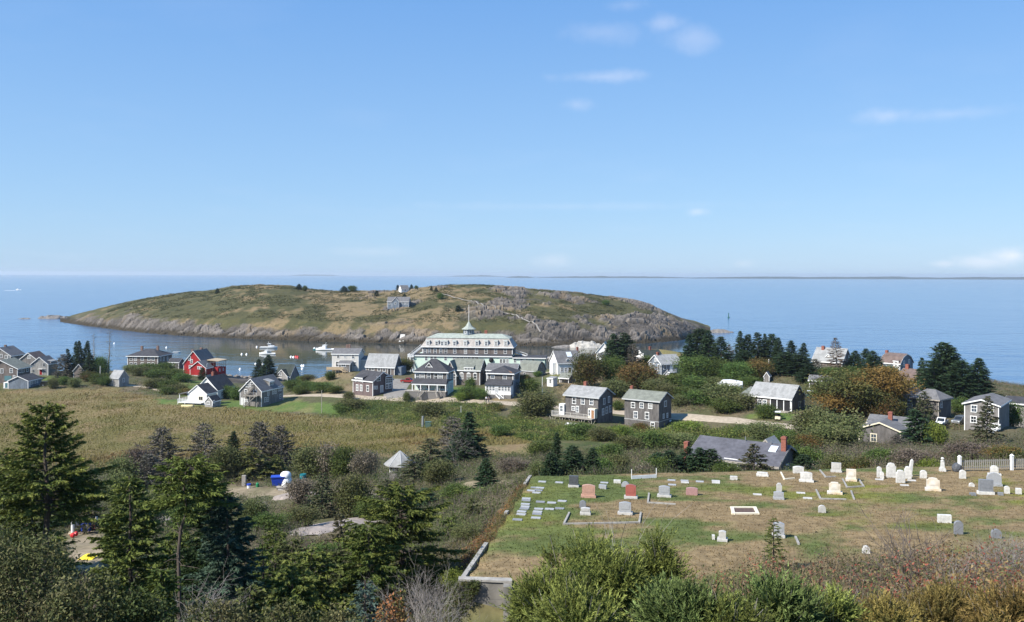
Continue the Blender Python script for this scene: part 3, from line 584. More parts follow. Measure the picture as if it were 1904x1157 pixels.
class House:
    def __init__(s, key, name, label, cat='house', trim='trim', wt=None):
        s.key = key; ctr, s.w, s.d, s.t = place_of(key); s.base = HT[key][3]; s.Y = HT[key][4]; s.ctr = ctr; s.trim = trim; s.wt = wt or trim
        s.o = thing(name, label, cat, ctr, s.t); s.inv = Matrix.Rotation(-s.t, 4, 'Z') @ Matrix.Translation(-ctr)
        s.x0, s.x1, s.y0, s.y1 = -s.w / 2, s.w / 2, -s.d / 2, s.d / 2
        s.cam = s.inv @ Vector((0, 0, H))
    def loc(s, face, px, py, plane=None):
        """point of the wall (F front, R right, L left) seen at a pixel -> local coordinates"""
        p = s.inv @ at(px, py, 100.0); r = p - s.cam; ax = 1 if face == 'F' else 0
        if plane is None: plane = {'F': s.y0, 'R': s.x1, 'L': s.x0}[face]
        k = (plane - s.cam[ax]) / r[ax]; return s.cam + r * k
    def z(s, px, py, plane=None, face='F'): return s.loc(face, px, py, plane).z
    def h(s, py): return (s.base - py) / F * s.Y
    # -- blocks
    def block(s, wall, roof, eh, rise, axis='x', box=None, z0=-1.6, ov=.35, rk=.3, kind='gable', pre='', shift=0, corners=True, lift=0.0, faces=True):
        x0, x1, y0, y1 = box or (s.x0, s.x1, s.y0, s.y1)
        lo, hi, a0, a1 = (y0, y1, x0, x1) if axis == 'x' else (x0, x1, y0, y1); D = hi - lo; mid = (lo + hi) / 2 + shift
        if kind == 'gambrel': pr = [(lo, eh), (lo + .2 * D, eh + .66 * rise), (mid, eh + rise), (hi - .2 * D, eh + .66 * rise), (hi, eh)]
        elif kind == 'shed': pr = [(lo, eh), (hi, eh + rise)]
        else: pr = [(lo, eh), (mid, eh + rise), (hi, eh)]
        ea = axis
        wm = MB(); wm.poly_prism([(lo, z0)] + pr + [(hi, z0)], ea, a0, a1); wm.build(pre + 'wall', M[wall], s.o)
        def ext(p, q, o_): # move p outward from q by o_ horizontally along the slope
            k = o_ / abs(p[0] - q[0]); return (p[0] + (p[0] - q[0]) * k, p[1] + (p[1] - q[1]) * k)
        pe = [ext(pr[0], pr[1], ov)] + pr[1:-1] + [ext(pr[-1], pr[-2], ov)]
        rm = MB(); tm = MB()
        for p, q in zip(pe[:-1], pe[1:]):
            rm.poly_prism([(p[0], p[1] + .02), (q[0], q[1] + .02), (q[0], q[1] + .17), (p[0], p[1] + .17)], ea, a0 - rk, a1 + rk)
            for e0, e1 in ((a0 - rk - .03, a0 - rk + .04), (a1 + rk - .04, a1 + rk + .03)):
                tm.poly_prism([(p[0], p[1] - .12), (q[0], q[1] - .12), (q[0], q[1] + .15), (p[0], p[1] + .15)], ea, e0, e1)
        for (p, sg) in ((pe[0], -1), (pe[-1], 1)):
            v = (p[0] + sg * .02 if sg > 0 else p[0] - .05, p[0] + .05 if sg > 0 else p[0] - .0)
            e0, e1 = min(v), max(v)
            if axis == 'x': tm.box(a0 - rk, a1 + rk, e0, e1, p[1] - .16, p[1] + .14)
            else: tm.box(e0, e1, a0 - rk, a1 + rk, p[1] - .16, p[1] + .14)
        if corners:
            for cx in (x0, x1):
                for cy in (y0, y1):
                    sx = -1 if cx == x0 else 1; sy = -1 if cy == y0 else 1
                    tm.box(min(cx + sx * .025, cx - sx * .13), max(cx + sx * .025, cx - sx * .13), min(cy + sy * .025, cy - sy * .13), max(cy + sy * .025, cy - sy * .13), z0 + 1.2, eh - .02)
        rm.build(pre + 'roof', M[roof], s.o); tm.build(pre + 'trim', M[s.trim], s.o)
    def hip(s, wall, roof, eh, rise, rl, box=None, z0=-1.6, ov=.5, pre='', flat=.0, corners=True, rot=False):
        x0, x1, y0, y1 = box or (s.x0, s.x1, s.y0, s.y1)
        wm = MB(); wm.box(x0, x1, y0, y1, z0, eh); wm.build(pre + 'wall', M[wall], s.o)
        cx, cy = (x0 + x1) / 2, (y0 + y1) / 2; rm = MB(); X0, X1, Y0, Y1 = x0 - ov, x1 + ov, y0 - ov, y1 + ov; e = eh + .02
        b = [(X0, Y0), (X1, Y0), (X1, Y1), (X0, Y1)]; t = eh + rise
        if rot: tp = [(cx - .05, cy - rl / 2), (cx + .05, cy - rl / 2), (cx + .05, cy + rl / 2), (cx - .05, cy + rl / 2)]
        else: tp = [(cx - rl / 2, cy - .05 - flat), (cx + rl / 2, cy - .05 - flat), (cx + rl / 2, cy + .05 + flat), (cx - rl / 2, cy + .05 + flat)]
        rm.hexa([(p[0], p[1], e) for p in b] + [(p[0], p[1], e + .12) for p in b]); rm.hexa([(p[0], p[1], e + .12) for p in b] + [(p[0], p[1], t) for p in tp]); rm.build(pre + 'roof', M[roof], s.o)
        tm = MB(); tm.box(X0 - .02, X1 + .02, Y0 - .02, Y1 + .02, e - .20, e + .09)
        if corners:
            for qx in (x0, x1):
                for qy in (y0, y1): tm.box(qx - .1, qx + .1, qy - .1, qy + .1, z0 + 1.2, eh - .2)
        tm.build(pre + 'trim', M[s.trim], s.o)
    # -- pieces
    def win(s, face, pts, w_=.8, h_=1.3, tr=None, style='sash', plane=None):
        for p in pts:
            q = s.loc(face, p[0], p[1], plane); me = win_mesh(w_, h_, tr or s.wt, style); rz = {'F': 0, 'R': math.pi / 2, 'L': -math.pi / 2}[face]
            o = obj('window', me[0], s.o, loc=q, rz=rz); obj('pane', me[1], o)
    def winl(s, face, pts, w_=.8, h_=1.3, tr=None, style='sash', plane=None):
        for a, zz_ in pts:
            me = win_mesh(w_, h_, tr or s.wt, style)
            pl = plane if plane is not None else {'F': s.y0, 'R': s.x1, 'L': s.x0}[face]
            q = (a, pl, zz_) if face == 'F' else (pl, a, zz_); rz = {'F': 0, 'R': math.pi / 2, 'L': -math.pi / 2}[face]
            o = obj('window', me[0], s.o, loc=q, rz=rz); obj('pane', me[1], o)
    def door(s, face, px, py, w_=.9, h_=2.05, body='trim', plane=None):
        q = s.loc(face, px, py, plane); me = door_mesh(w_, h_, body, s.wt); rz = {'F': 0, 'R': math.pi / 2, 'L': -math.pi / 2}[face]
        o = obj('door', me[0], s.o, loc=q, rz=rz); obj('door_leaf', me[1], o)
    def chim(s, px, top, plane=0.0, w_=.6, m='brick', low=2.2):
        q = s.loc('F', px, top, plane); c = MB(); a = w_ / 2
        c.box(-a, a, -a, a, -low, -.28); c.box(-a - .05, a + .05, -a - .05, a + .05, -.28, -.12); c.box(-a - .01, a + .01, -a - .01, a + .01, -.12, -.02); c.box(-a * .6, a * .6, -a * .6, a * .6, -.02, .06)
        c.build('chimney', M[m], s.o).location = q
    def dormer(s, face, px0, px1, py0, py1, plane, wall, roof, depth=3.0, rise=.5, kind='shed', wins=1, ww=.7, wh=.9, ov=.2):
        """px0,px1: sides; py0,py1: sill line and eave of its front, on the given plane"""
        A = s.loc(face, px0, py0, plane); B = s.loc(face, px1, py1, plane); w2 = (B - A); width = abs(w2.y if face == 'R' else w2.x); hh = B.z - A.z
        c = (A + B) / 2; c.z = A.z; rz = math.pi / 2 if face == 'R' else 0
        m_ = MB(); a = width / 2
        if kind == 'shed':
            m_.poly_prism([(0, 0), (0, hh), (depth, hh + rise), (depth, 0)], 'x', -a, a)
            m_.poly_prism([(-ov, hh - .02), (depth, hh + rise), (depth, hh + rise + .14), (-ov, hh + .12)], 'x', -a - ov, a + ov, m=1)
            m_.box(-a - ov, a + ov, -ov - .03, -ov + .02, hh - .14, hh + .10, m=2)
        else:
            m_.poly_prism([(-a, 0), (-a, hh), (0, hh + rise), (a, hh), (a, 0)], 'y', 0, depth)
            for sg in (-1, 1):
                m_.poly_prism([(sg * (a + ov), hh - ov * rise / a + .02), (0, hh + rise + .02), (0, hh + rise + .15), (sg * (a + ov), hh - ov * rise / a + .15)], 'y', -ov, depth, m=1)
                m_.poly_prism([(sg * (a + ov), hh - ov * rise / a - .1), (0, hh + rise - .1), (0, hh + rise + .13), (sg * (a + ov), hh - ov * rise / a + .13)], 'y', -ov - .03, -ov + .02, m=2)
        for sg in (-1, 1): m_.box(sg * a - .07, sg * a + .07, -.03, .05, 0, hh, m=2)
        o = m_.build('dormer', [M[wall], M[roof], M[s.trim]], s.o); o.location = c; o.rotation_euler = (0, 0, rz)
        for k in range(wins):
            f = MB(); fm, gm = win_mesh(ww, wh, s.wt); xx = (k - (wins - 1) / 2) * (width / wins)
            wo = obj('window', fm, o, loc=(xx, 0, hh * .52)); 
            g_ = MB(); g_.box(-ww / 2, ww / 2, -.018, .02, -wh / 2, wh / 2); obj('pane', gm, o, loc=(xx, 0, hh * .52))
        return o
    def part(s, name, mb_, m, parent=None):
        return mb_.build(name, [M[q] for q in m] if isinstance(m, (list, tuple)) else M[m], parent or s.o)
    def rail(s, pts, h_=.95, name='railing', m='trim', step=.28):
        b = MB()
        for p, q in zip(pts[:-1], pts[1:]):
            p = Vector(p); q = Vector(q); L = (q - p).length; up = Vector((0, 0, h_))
            b.bar(p + up, q + up, .09, .06); b.bar(p + Vector((0, 0, .12)), q + Vector((0, 0, .12)), .06, .05); n = max(1, int(L / step))
            for k in range(n + 1):
                r = p.lerp(q, k / n); big = k % 6 == 0 or k == n; b.bar(r, r + up * (1.05 if big else 1), .10 if big else .035)
        s.part(name, b, m)
    def steps(s, top, bot, w_, m='trim', name='stairs', railing=True):
        top = Vector(top); bot = Vector(bot); b = MB(); n = max(2, int((top.z - bot.z) / .2)); d = (bot - top); hd = Vector((d.x, d.y, 0)); hd.normalize(); sd = Vector((-hd.y, hd.x, 0)) * w_ / 2
        for k in range(n):
            p = top.lerp(bot, (k + .5) / n); b.bar(p - sd, p + sd, .28, .06)
        for sg in (-1, 1):
            b.bar(top + sd * sg, bot + sd * sg, .06, .25)
            if railing:
                b.bar(top + sd * sg + Vector((0, 0, .9)), bot + sd * sg + Vector((0, 0, .9)), .07, .07); b.bar(bot + sd * sg, bot + sd * sg + Vector((0, 0, .95)), .09); b.bar(top + sd * sg, top + sd * sg + Vector((0, 0, .95)), .09)
        s.part(name, b, m)

# ------------------------------------------------------------------ the inn on the harbour front
h = House('inn', 'shingled_inn', 'long shingled inn with mansard roof, cupola and flagpole above the harbour', 'inn'); x0, x1, y0, y1 = h.x0, h.x1, h.y0, h.y1
e1, e2, eb = h.h(661.5), h.h(646), h.h(692)
b = MB(); b.box(x0, x1, y0, y1, e1, e2); h.part('wall', b, 'brownish')
b = MB(); b.box(x0 - 3.0, x1 - .4, y0 - 2.2, y1, -2, e1 - .2); b.box(x1 - .4, x1 + 13.0, y0 - 2.2, y0 + 7, -2, e1 - .7); h.part('lower_wall', b, 'mint')
b = MB(); b.hexa([(x0 - 3.3, y0 - 2.6, e1 - .22), (x1 + .2, y0 - 2.6, e1 - .22), (x1 + .2, y0 - .0, e1 - .22), (x0 - 3.3, y0, e1 - .22), (x0 - 3.3, y0 - 2.6, e1 - .05), (x1 + .2, y0 - 2.6, e1 - .05), (x1 + .2, y0, e1 + .55), (x0 - 3.3, y0, e1 + .55)])
b.hexa([(x1 + .2, y0 - 2.7, e1 - .7), (x1 + 13.4, y0 - 2.7, e1 - .7), (x1 + 13.4, y0 + 7.3, e1 - .7), (x1 + .2, y0 + 7.3, e1 - .7), (x1 + .2, y0 - 2.7, e1 - .5), (x1 + 13.4, y0 - 2.7, e1 - .5), (x1 + 13.4, y0 + 7.3, e1 - .3), (x1 + .2, y0 + 7.3, e1 - .3)])
h.part('porch_roof', b, 'r_dark')
em = h.h(630.5); ins = 1.5
b = MB(); b.hexa([(x0 - .5, y0 - .5, e2), (x1 + .5, y0 - .5, e2), (x1 + .5, y1 + .5, e2), (x0 - .5, y1 + .5, e2), (x0 + ins, y0 + ins, em), (x1 - ins, y0 + ins, em), (x1 - ins, y1 - ins, em), (x0 + ins, y1 - ins, em)]); h.part('mansard', b, 'r_mans')
et = h.z(870, 620.5, 0) ; rl = h.w - 9.5
b = MB(); b.hexa([(x0 + ins - .3, y0 + ins - .3, em + .01), (x1 - ins + .3, y0 + ins - .3, em + .01), (x1 - ins + .3, y1 - ins + .3, em + .01), (x0 + ins - .3, y1 - ins + .3, em + .01), (-rl / 2, -.8, et), (rl / 2, -.8, et), (rl / 2, .8, et), (-rl / 2, .8, et)]); h.part('roof', b, 'r_mint')
b = MB(); b.box(x0 - .6, x1 + .6, y0 - .6, y1 + .6, e2 - .35, e2 - .01); b.box(x0 - 3.35, x1 + .25, y0 - 2.66, y0 - 2.56, e1 - .45, e1 - .06)
b.box(x1 + .25, x1 + 13.5, y0 - 2.78, y0 - 2.7, e1 - .85, e1 - .52)
for cx in (x0, x1): b.box(cx - .14, cx + .14, y0 - .05, y0 + .1, e1, e2 - .3)
h.part('trim', b, 'trim')
h.win('F', [(p, 653.3) for p in (791, 799, 809.5, 820, 829, 846, 866, 886.5, 904, 922, 940)], .95, 1.75)
for p in (796, 812.3, 822.5, 829.3, 845.5, 865.5, 887, 904.5, 922.5, 940.5):
    h.dormer('F', p - 3.2, p + 3.2, 644, 634.3, y0 - .25, 'pale', 'r_mint', 1.9, .25, 'shed', 1, .85, 1.25, .15)
h.win('F', [(p, 666.5) for p in (793, 803, 810, 829)], .9, 1.5, plane=y0 - 2.2)
h.win('F', [(p, 666) for p in (845, 852, 859, 866, 873, 880, 887)], 1.1, .6, plane=y0 - 2.2, style='plain')
h.win('F', [(p, 671.5) for p in (932, 938, 944)], .85, 1.4, plane=y0 - 2.2); h.win('F', [(p, 671) for p in (958, 970, 980, 992)], .75, 1.3, plane=y0 - 2.2)
b = MB(); q = h.loc('F', 872, 622, 0); r = 2.35
b.lathe([(r, -1.2), (r, h.z(872, 612, 0) - q.z)], 6); top = h.z(872, 612, 0) - q.z; ct = h.z(872, 597.5, 0) - q.z
o = h.part('cupola', b, 'blue'); o.location = q; o.rotation_euler = (0, 0, math.pi / 6)
b = MB(); b.lathe([(r + .75, top - .1), (r + .7, top + .1), (r * .62, top + (ct - top) * .35), (.12, ct)], 6); h.part('cupola_roof', b, 'r_mint', o)
for k in range(6):
    f, g_ = win_mesh(.75, 1.25); an = k * math.pi / 3 + math.pi / 6
    obj('window', f, o, loc=(math.cos(an) * r * .867, math.sin(an) * r * .867, top - 1.0), rz=an + math.pi / 2); obj('pane', g_, o, loc=(math.cos(an) * r * .867, math.sin(an) * r * .867, top - 1.0), rz=an + math.pi / 2)
b = MB(); fp = h.z(872, 568, 0) - q.z; b.tube([(0, 0, ct - .2), (0, 0, fp)], [.10, .05], 8); b.lathe([(.02, fp - .05), (.16, fp + .08), (.02, fp + .22)], 8); f_ = h.part('flagpole', b, 'trim'); f_.location = q
h.chim(904, 614.5, 1.2, 1.1, 'brick', 2.5)
for px_ in (830, 848, 918): p = h.loc('F', px_, 622, .4); b = MB(); b.tube([(p.x, p.y, p.z - .9), (p.x, p.y, p.z + .45)], .09, 6); h.part('vent_pipe', b, 'metal')
lx = x0 - 3.0
h.steps((x0 - .6, y0 + 1.5, e2 - .4), (lx - 1.6, y0 - 2.0, e1 - .6), 1.3); h.steps((lx - 1.2, y0 - 2.4, e1 - .6), (lx + .6, y0 - 4.4, eb + .2), 1.3)
b = MB(); b.box(lx - 2.4, lx, y0 - 3, y0 + 1.5, e1 - .85, e1 - .65)
for p in ((lx - 2.3, y0 - 2.9), (lx - 2.3, y0 + 1.4), (lx - 1.2, y0 - 2.9)): b.box(p[0] - .08, p[0] + .08, p[1] - .08, p[1] + .08, -1.5, e1 - .85)
h.part('landing', b, 'trim'); h.rail([(lx, y0 - 3, e1 - .65), (lx - 2.4, y0 - 3, e1 - .65), (lx - 2.4, y0 + 1.5, e1 - .65)])
h.steps((x1 + 1.0, y0 + 4, e1 + .9), (x1 + 5.5, y0 + 4, e1 - .5), 1.2)
b = MB(); b.box(x1 + 13.4, x1 + 19, y0 - 1, y0 + 6, e1 - .95, e1 - .75)
for xx in (x1 + 14.5, x1 + 16.6, x1 + 18.8): b.box(xx - .08, xx + .08, y0 - .9, y0 - .74, -2, e1 - .95)
h.part('deck', b, 'wood')
q = h.loc('F', 914, 670, y0 - 2.2); b = MB(); b.lathe([(.95, 0), (.8, .5), (.35, .75), (.05, .8)], 16); o = h.part('vent_hood', b, 'black'); o.location = q; o.rotation_euler = (math.pi / 2, 0, 0)

# ------------------------------------------------------------------ houses along the road
h = House('porch_house', 'porch_house', 'dark hip-roofed house with white front porch and dormers beside the road'); eh = h.h(694)
y0s = h.y0; h.y0 = y0s + 2.0
h.hip('dark', 'r_dark', eh, h.z(808, 668, 0) - eh, 1.6, z0=-1.2); y0 = h.y0; pr = h.h(714)
h.win('F', [(p, 700.5) for p in (777, 786.5, 798, 811, 820)], .95, 1.75, plane=y0)
b = MB(); b.box(h.x1 - .01, h.x1 + .06, y0, h.y1, .2, h.h(713)); b.box(h.x0, h.x1 + .05, y0 - .05, y0 + .02, .2, h.h(713)); h.part('lower_wall', b, 'mint')
h.win('R', [(p, 716) for p in (831.5, 834, 837.5, 840.5)], .75, 1.5, plane=h.x1 + .06); h.win('R', [(p, 700) for p in (832, 834.5, 838, 841)], .75, 1.3)
b = MB(); b.hexa([(h.x0 - .5, y0s - .4, pr - .1), (h.x1 + .4, y0s - .4, pr - .1), (h.x1 + .4, y0, pr + .1), (h.x0 - .5, y0, pr + .1), (h.x0 - .5, y0s - .4, pr + .06), (h.x1 + .4, y0s - .4, pr + .06), (h.x1 + .1, y0, pr + 1.3), (h.x0 - .2, y0, pr + 1.3)]); h.part('porch_roof', b, 'r_dark')
b = MB(); b.box(h.x0 - .4, h.x1 + .3, y0s - .35, y0s - .15, pr - .45, pr - .1)
pf = h.h(728)
for k in range(5): xx = h.x0 - .2 + (h.w + .3) * k / 4; b.box(xx - .11, xx + .11, y0s - .33, y0s - .12, pf, pr - .45)
h.part('porch_post', b, 'trim')
b = MB(); b.box(h.x0 - 2.4, h.x1 + .3, y0s - .75, y0, pf - .2, pf); h.part('porch_floor', b, 'wood'); b = MB(); b.box(h.x0 - 2.3, h.x1 + .2, y0s - .65, y0s - .55, -1.2, pf - .2); b.box(h.x0 - 2.3, h.x0 - 2.2, y0s - .65, y0, -1.2, pf - .2); b.box(h.x1 + .1, h.x1 + .2, y0s - .65, y0, -1.2, pf - .2); h.part('porch_skirt', b, 'lattice')
h.winl('F', [(h.x0 + 1.5, pf + 1.3), (h.x0 + 4.2, pf + 1.3), (h.x1 - 1.4, pf + 1.3)], 1.2, 1.6, plane=y0 - .05); h.steps((-1.6, y0s - .75, pf), (-2.6, y0s - 2.1, .1), 1.3, 'wood'); h.steps((2.6, y0s - .75, pf), (3.6, y0s - 2.1, .1), 1.3, 'wood')
q = h.loc('F', 813, 725, y0 - .05); me = door_mesh(.9, 2.05, 'mint', 'trim'); o = obj('door', me[0], h.o, loc=(q.x, y0 - .05, pf)); obj('door_leaf', me[1], o)
h.dormer('F', 793, 804, 690.5, 682, y0 + .9, 'dark', 'r_dark', 3.0, 1.1, 'gable', 2, .65, 1.05); h.dormer('R', 833, 838, 691, 684, h.x1 - .7, 'dark', 'r_dark', 2.5, .3, 'shed', 1, .7, .9)
h.y0 = y0s

h = House('square_house', 'porch_house', 'grey two-storey hip-roofed house with white glassed-in porch, beside two walkers'); eh = h.h(697); y0s = h.y0; h.y0 = y0s + 2.2; y0 = h.y0
h.hip('dark', 'r_dark', eh, h.z(929, 680, 1) - eh, 2.2, z0=-1.2, rot=True)
h.win('F', [(916.5, 704), (939, 704.5)], .9, 1.6, plane=y0); h.win('R', [(957, 702)], .8, 1.4)
pr = h.h(717); b = MB(); b.hexa([(h.x0 - .4, y0s - .4, pr - .1), (h.x1 + .1, y0s - .4, pr - .1), (h.x1 + .1, y0, pr + .1), (h.x0 - .4, y0, pr + .1), (h.x0 - .4, y0s - .4, pr + .06), (h.x1 + .1, y0s - .4, pr + .06), (h.x1 + .0, y0, pr + 1.5), (h.x0, y0, pr + 1.5)]); h.part('porch_roof', b, 'r_dark')
b = MB(); b.box(h.x0 - .2, h.x1 - .1, y0s, y0 + .05, .9, pr - .1); h.part('porch_wall', b, 'white'); b = MB(); b.box(h.x0 - .18, h.x1 - .12, y0s + .05, y0, -1.2, .9); h.part('porch_skirt', b, 'lattice')
h.winl('F', [(h.x0 + .5 + k * (h.w - 1.2) / 7, pr - 1.0) for k in range(8) if k != 3], .62, 1.15, plane=y0s)
me = door_mesh(.9, 2.0, 'greytrim', 'trim'); o = obj('door', me[0], h.o, loc=(h.x0 + .5 + 3 * (h.w - 1.2) / 7, y0s, .95)); obj('door_leaf', me[1], o); h.steps((-.2, y0s - .1, .95), (1.4, y0s - 1.6, 0), 1.3)
b = MB(); b.box(h.x1 - .01, h.x1 + .05, y0, h.y1, -.6, h.h(711)); h.part('lower_wall', b, 'blue')
b = MB(); p = h.loc('F', 937, 680, 1.2); b.bar((p.x - .2, p.y - .6, eh + (h.z(929, 680, 1) - eh) * .92), (h.x1 - .3, y0 - .1, eh + .38), .45, .08); h.part('flashing', b, 'rust'); h.y0 = y0s

h = House('dormer_house', 'shingled_house', 'brown shingled house with green-grey roof and arched windows behind the porch house'); eh = h.h(688.5)
h.block('brownish', 'r_green', eh, h.z(870, 667.5, 0) - eh); h.dormer('F', 864, 880.5, 691.5, 684, h.y0 - .1, 'white', 'r_green', 2.6, .9, 'shed', 3, .6, .9); h.win('F', [(859, 699.5), (872, 700), (884, 700)], .95, 1.75, style='arch'); h.win('R', [(899, 690)], .7, 1.2)
h.block('brownish', 'r_green', h.h(696), h.z(838, 672, h.y0 - 1.4) - h.h(696), 'y', (h.x0 - 2.4, h.x0 + 1.6, h.y0 - 1.4, h.y0 + 4), pre='wing_'); h.win('F', [(845, 700)], .9, 1.6, plane=h.y0 - 1.4)
h = House('rear_roof', 'shingled_house', 'low dark-roofed house half hidden behind the glassed-in porch house'); eh = h.h(689); h.block('dark', 'r_mid', eh, h.z(930, 676.5, 0) - eh, ov=.4); h.win('R', [(965, 695)], .7, 1.1); h.win('F', [(908, 694)], .7, 1.1)
h = House('grey_barn', 'grey_barn', 'grey barn with gambrel roof below the inn annex', 'barn', 'greytrim'); eh = h.h(689.5); h.block('grey', 'r_green', eh, h.z(985, 671, 0) - eh, kind='gambrel', ov=.25); h.win('R', [(1007, 681)], .6, .8); h.win('F', [(976, 696)], .7, .9); h.door('R', 1008, 702, 1.0, 2.0, 'dark')
h = House('mauve_house', 'shingled_house', 'mauve shingled cottage with black roof and white dormers at the road fork'); eh = h.h(709.5); h.block('mauve', 'r_dark', eh, h.z(690, 690, 0) - eh, ov=.3)
h.win('F', [(665, 721), (672.5, 721.5), (684.5, 722.5)], .85, 1.7); h.dormer('F', 661, 675, 711, 703.5, h.y0 - .06, 'mauve', 'r_dark', 2.4, .7, 'shed', 3, .55, .75); h.win('R', [(704.5, 704.5)], 1.3, 1.2); h.win('R', [(697, 721), (701, 721)], .45, .8); h.door('R', 710.5, 730, 1.0, 2.1, 'greytrim')
h.dormer('R', 718, 730, 718, 699, h.x1 + .4, 'mauve', 'r_dark', 3.0, .4, 'shed', 3, .8, 1.3); h.win('R', [(720, 718.5), (726, 717.5)], .9, 1.4, plane=h.x1 + .4)
h = House('barn_roof', 'shingled_cottage', 'low shingled cottage under a large pale grey roof near the harbour'); eh = h.h(682.5); h.block('brownish', 'r_light', eh, h.z(712, 658.5, 0) - eh, ov=.3)
h.win('F', [(688.5, 685), (693.5, 685), (705.5, 686), (715, 686.5)], .9, 1.4); h.door('F', 724.5, 697, 1.0, 2.1, 'black'); b = MB(); b.box(h.x1 + .02, h.x1 + 2.2, h.y0 + 1, h.y1 - 1, -1, 2.6); h.part('lean_to', b, 'blue')
h = House('pile_house', 'grey_house', 'pale grey two-storey house with twin chimneys and a raised deck over the harbour'); eh = h.h(658.5); h.block('offwhite', 'r_mid', eh, h.z(645, 648, 0) - eh, ov=.3); h.win('F', [(629.5, 662), (657, 662.5)], .85, 1.5); h.win('F', [(642, 662)], .45, 1.4); h.win('F', [(627.5, 677), (660, 677.5)], .9, 1.7); h.win('R', [(669.5, 675), (672.5, 675)], .8, 1.4)
h.chim(645.8, 641, .4, .75, 'dbrick', 2.6); h.chim(650.5, 640.5, .4, .75, 'dbrick', 2.6)
A = h.loc('F', 630, 690, h.y0 - 3); B = h.loc('F', 651, 677, h.y0 - 3); h.block('grey', 'r_mid', B.z, .9, 'x', (A.x, B.x, h.y0 - 3, h.y0 + .1), pre='porch_', kind='shed', ov=.2); h.win('F', [(639, 679.5)], 1.5, .9, plane=h.y0 - 3, style='plain'); h.door('R', 651, 690, .8, 1.9, 'blue', plane=B.x)
A = h.loc('F', 609, 686, h.y0 - 3.2); zd = h.h(685.5); b = MB(); b.box(A.x, h.x0 + 5.5, h.y0 - 4.2, h.y0 - .05, zd - .25, zd - .05)
for xx in (A.x + .2, A.x + 2.4, h.x0 + 2.5, h.x0 + 5.2): b.box(xx - .1, xx + .1, h.y0 - 4.1, h.y0 - 3.9, -2.6, zd - .25)
b.box(A.x, h.x0 + 5.5, h.y0 - 4.24, h.y0 - 4.16, zd - .05, zd + .9); h.part('deck', b, 'newwood'); h.steps((h.x0 + 4.8, h.y0 - 4.3, zd), (h.x0 + 7.0, h.y0 - 5.2, .1), 1.2, 'newwood')
h.block('offwhite', 'r_mid', h.h(671), .9, 'x', (h.x1 + .02, h.x1 + 3.5, h.y0 + 3, h.y1 + 1), pre='annex_', kind='shed', ov=.2)

h = House('shore_house', 'shore_cottage', 'dark green-roofed cottage at the water with one small front gable', 'cottage'); eh = h.h(700); h.block('grey', 'r_dgreen', eh, h.z(535, 678.5, 0) - eh, ov=.3)
A = h.loc('F', 514, 700, h.y0 - 1.2); B = h.loc('F', 535, 700, h.y0 - 1.2); h.block('pale', 'r_dgreen', h.h(699.5), h.z(526, 688, h.y0 - 1.2) - h.h(699.5), 'y', (A.x, B.x, h.y0 - 1.2, h.y0 + 3.2), pre='wing_', ov=.2); h.win('F', [(522.5, 696)], .8, 1.0, plane=h.y0 - 1.2); h.win('F', [(522, 705)], 1.4, 1.0, plane=h.y0 - 1.2)

h = House('stair_house', 'grey_house', 'grey gabled house with white trim and an outside stair on its gable'); eh = h.h(727.5); h.block('grey', 'r_mid', eh, h.z(467, 705, h.y0) - eh, 'y', ov=.25)
h.win('F', [(461.3, 715.5), (469, 715.2)], .85, 1.25); h.win('F', [(458.3, 728.5)], .85, 1.1); h.win('F', [(475, 730.5)], .9, 1.5); h.win('F', [(459, 745)], .7, .6); h.door('F', 452.5, 753.5, 1.0, 2.1, 'trim')
h.win('R', [(499.5, 731), (508.7, 728.5), (513.2, 727.7), (519.2, 723), (522.7, 722.6)], .8, 1.3); h.win('R', [(494, 743.5), (498.8, 742.7), (522, 737)], .8, 1.2); h.dormer('R', 501.5, 509.5, 722.5, 708.5, h.x1 - .7, 'grey', 'r_light', 3.4, 1.0, 'shed', 1, .8, 1.1)
yf = h.y0 - 1.4; A = h.loc('F', 452, 735.5, yf); B = h.loc('F', 478, 735.5, yf); b = MB(); b.box(A.x, B.x, yf, h.y0 - .03, A.z - .2, A.z)
for xx in (A.x + .1, (A.x + B.x) / 2, B.x - .1): b.box(xx - .08, xx + .08, yf, yf + .16, -1.2, A.z - .2)
h.part('landing', b, 'wood'); h.rail([(A.x, yf, A.z), (B.x, yf, A.z)], m='wood'); h.steps((B.x - .3, yf - .1, A.z), (B.x - 3.6, yf - 1.3, 0), 1.0, 'wood'); h.steps((h.loc('F', 470, 722, yf + .7).x, yf + .7, h.z(470, 720.5, yf + .7)), (A.x + .6, yf + .7, A.z), .9, 'wood')
h = House('white_main', 'white_house', 'white gabled house with black roof and brick chimney near the red house'); eh = h.h(725.5); h.block('white', 'r_dark', eh, h.z(384, 702, h.y0) - eh, 'y', ov=.25); h.chim(396.5, 691.5, 1.5, .75, 'brick', 3)
h.winl('R', [(-2.5, eh - 1.6), (0, eh - 1.6), (2.5, eh - 1.6)], .8, 1.3)
k0 = House('white_front', 'part', 'x'); fr = k0.o; bpy.data.objects.remove(fr); W = House.__new__(House); W.__dict__.update(k0.__dict__); W.o = thing('porch_cottage', 'small white cottage with open side porch in front of the larger white house', 'cottage', W.ctr, W.t)
eh = W.h(732.5); W.block('white', 'r_dark', eh, W.z(367, 716.5, W.y0) - eh, 'y', ov=.25, rk=.2); W.win('R', [(387.3, 736)], .8, 1.3); W.win('F', [(374, 741)], 1.2, 1.0, tr='cream', style='plain')
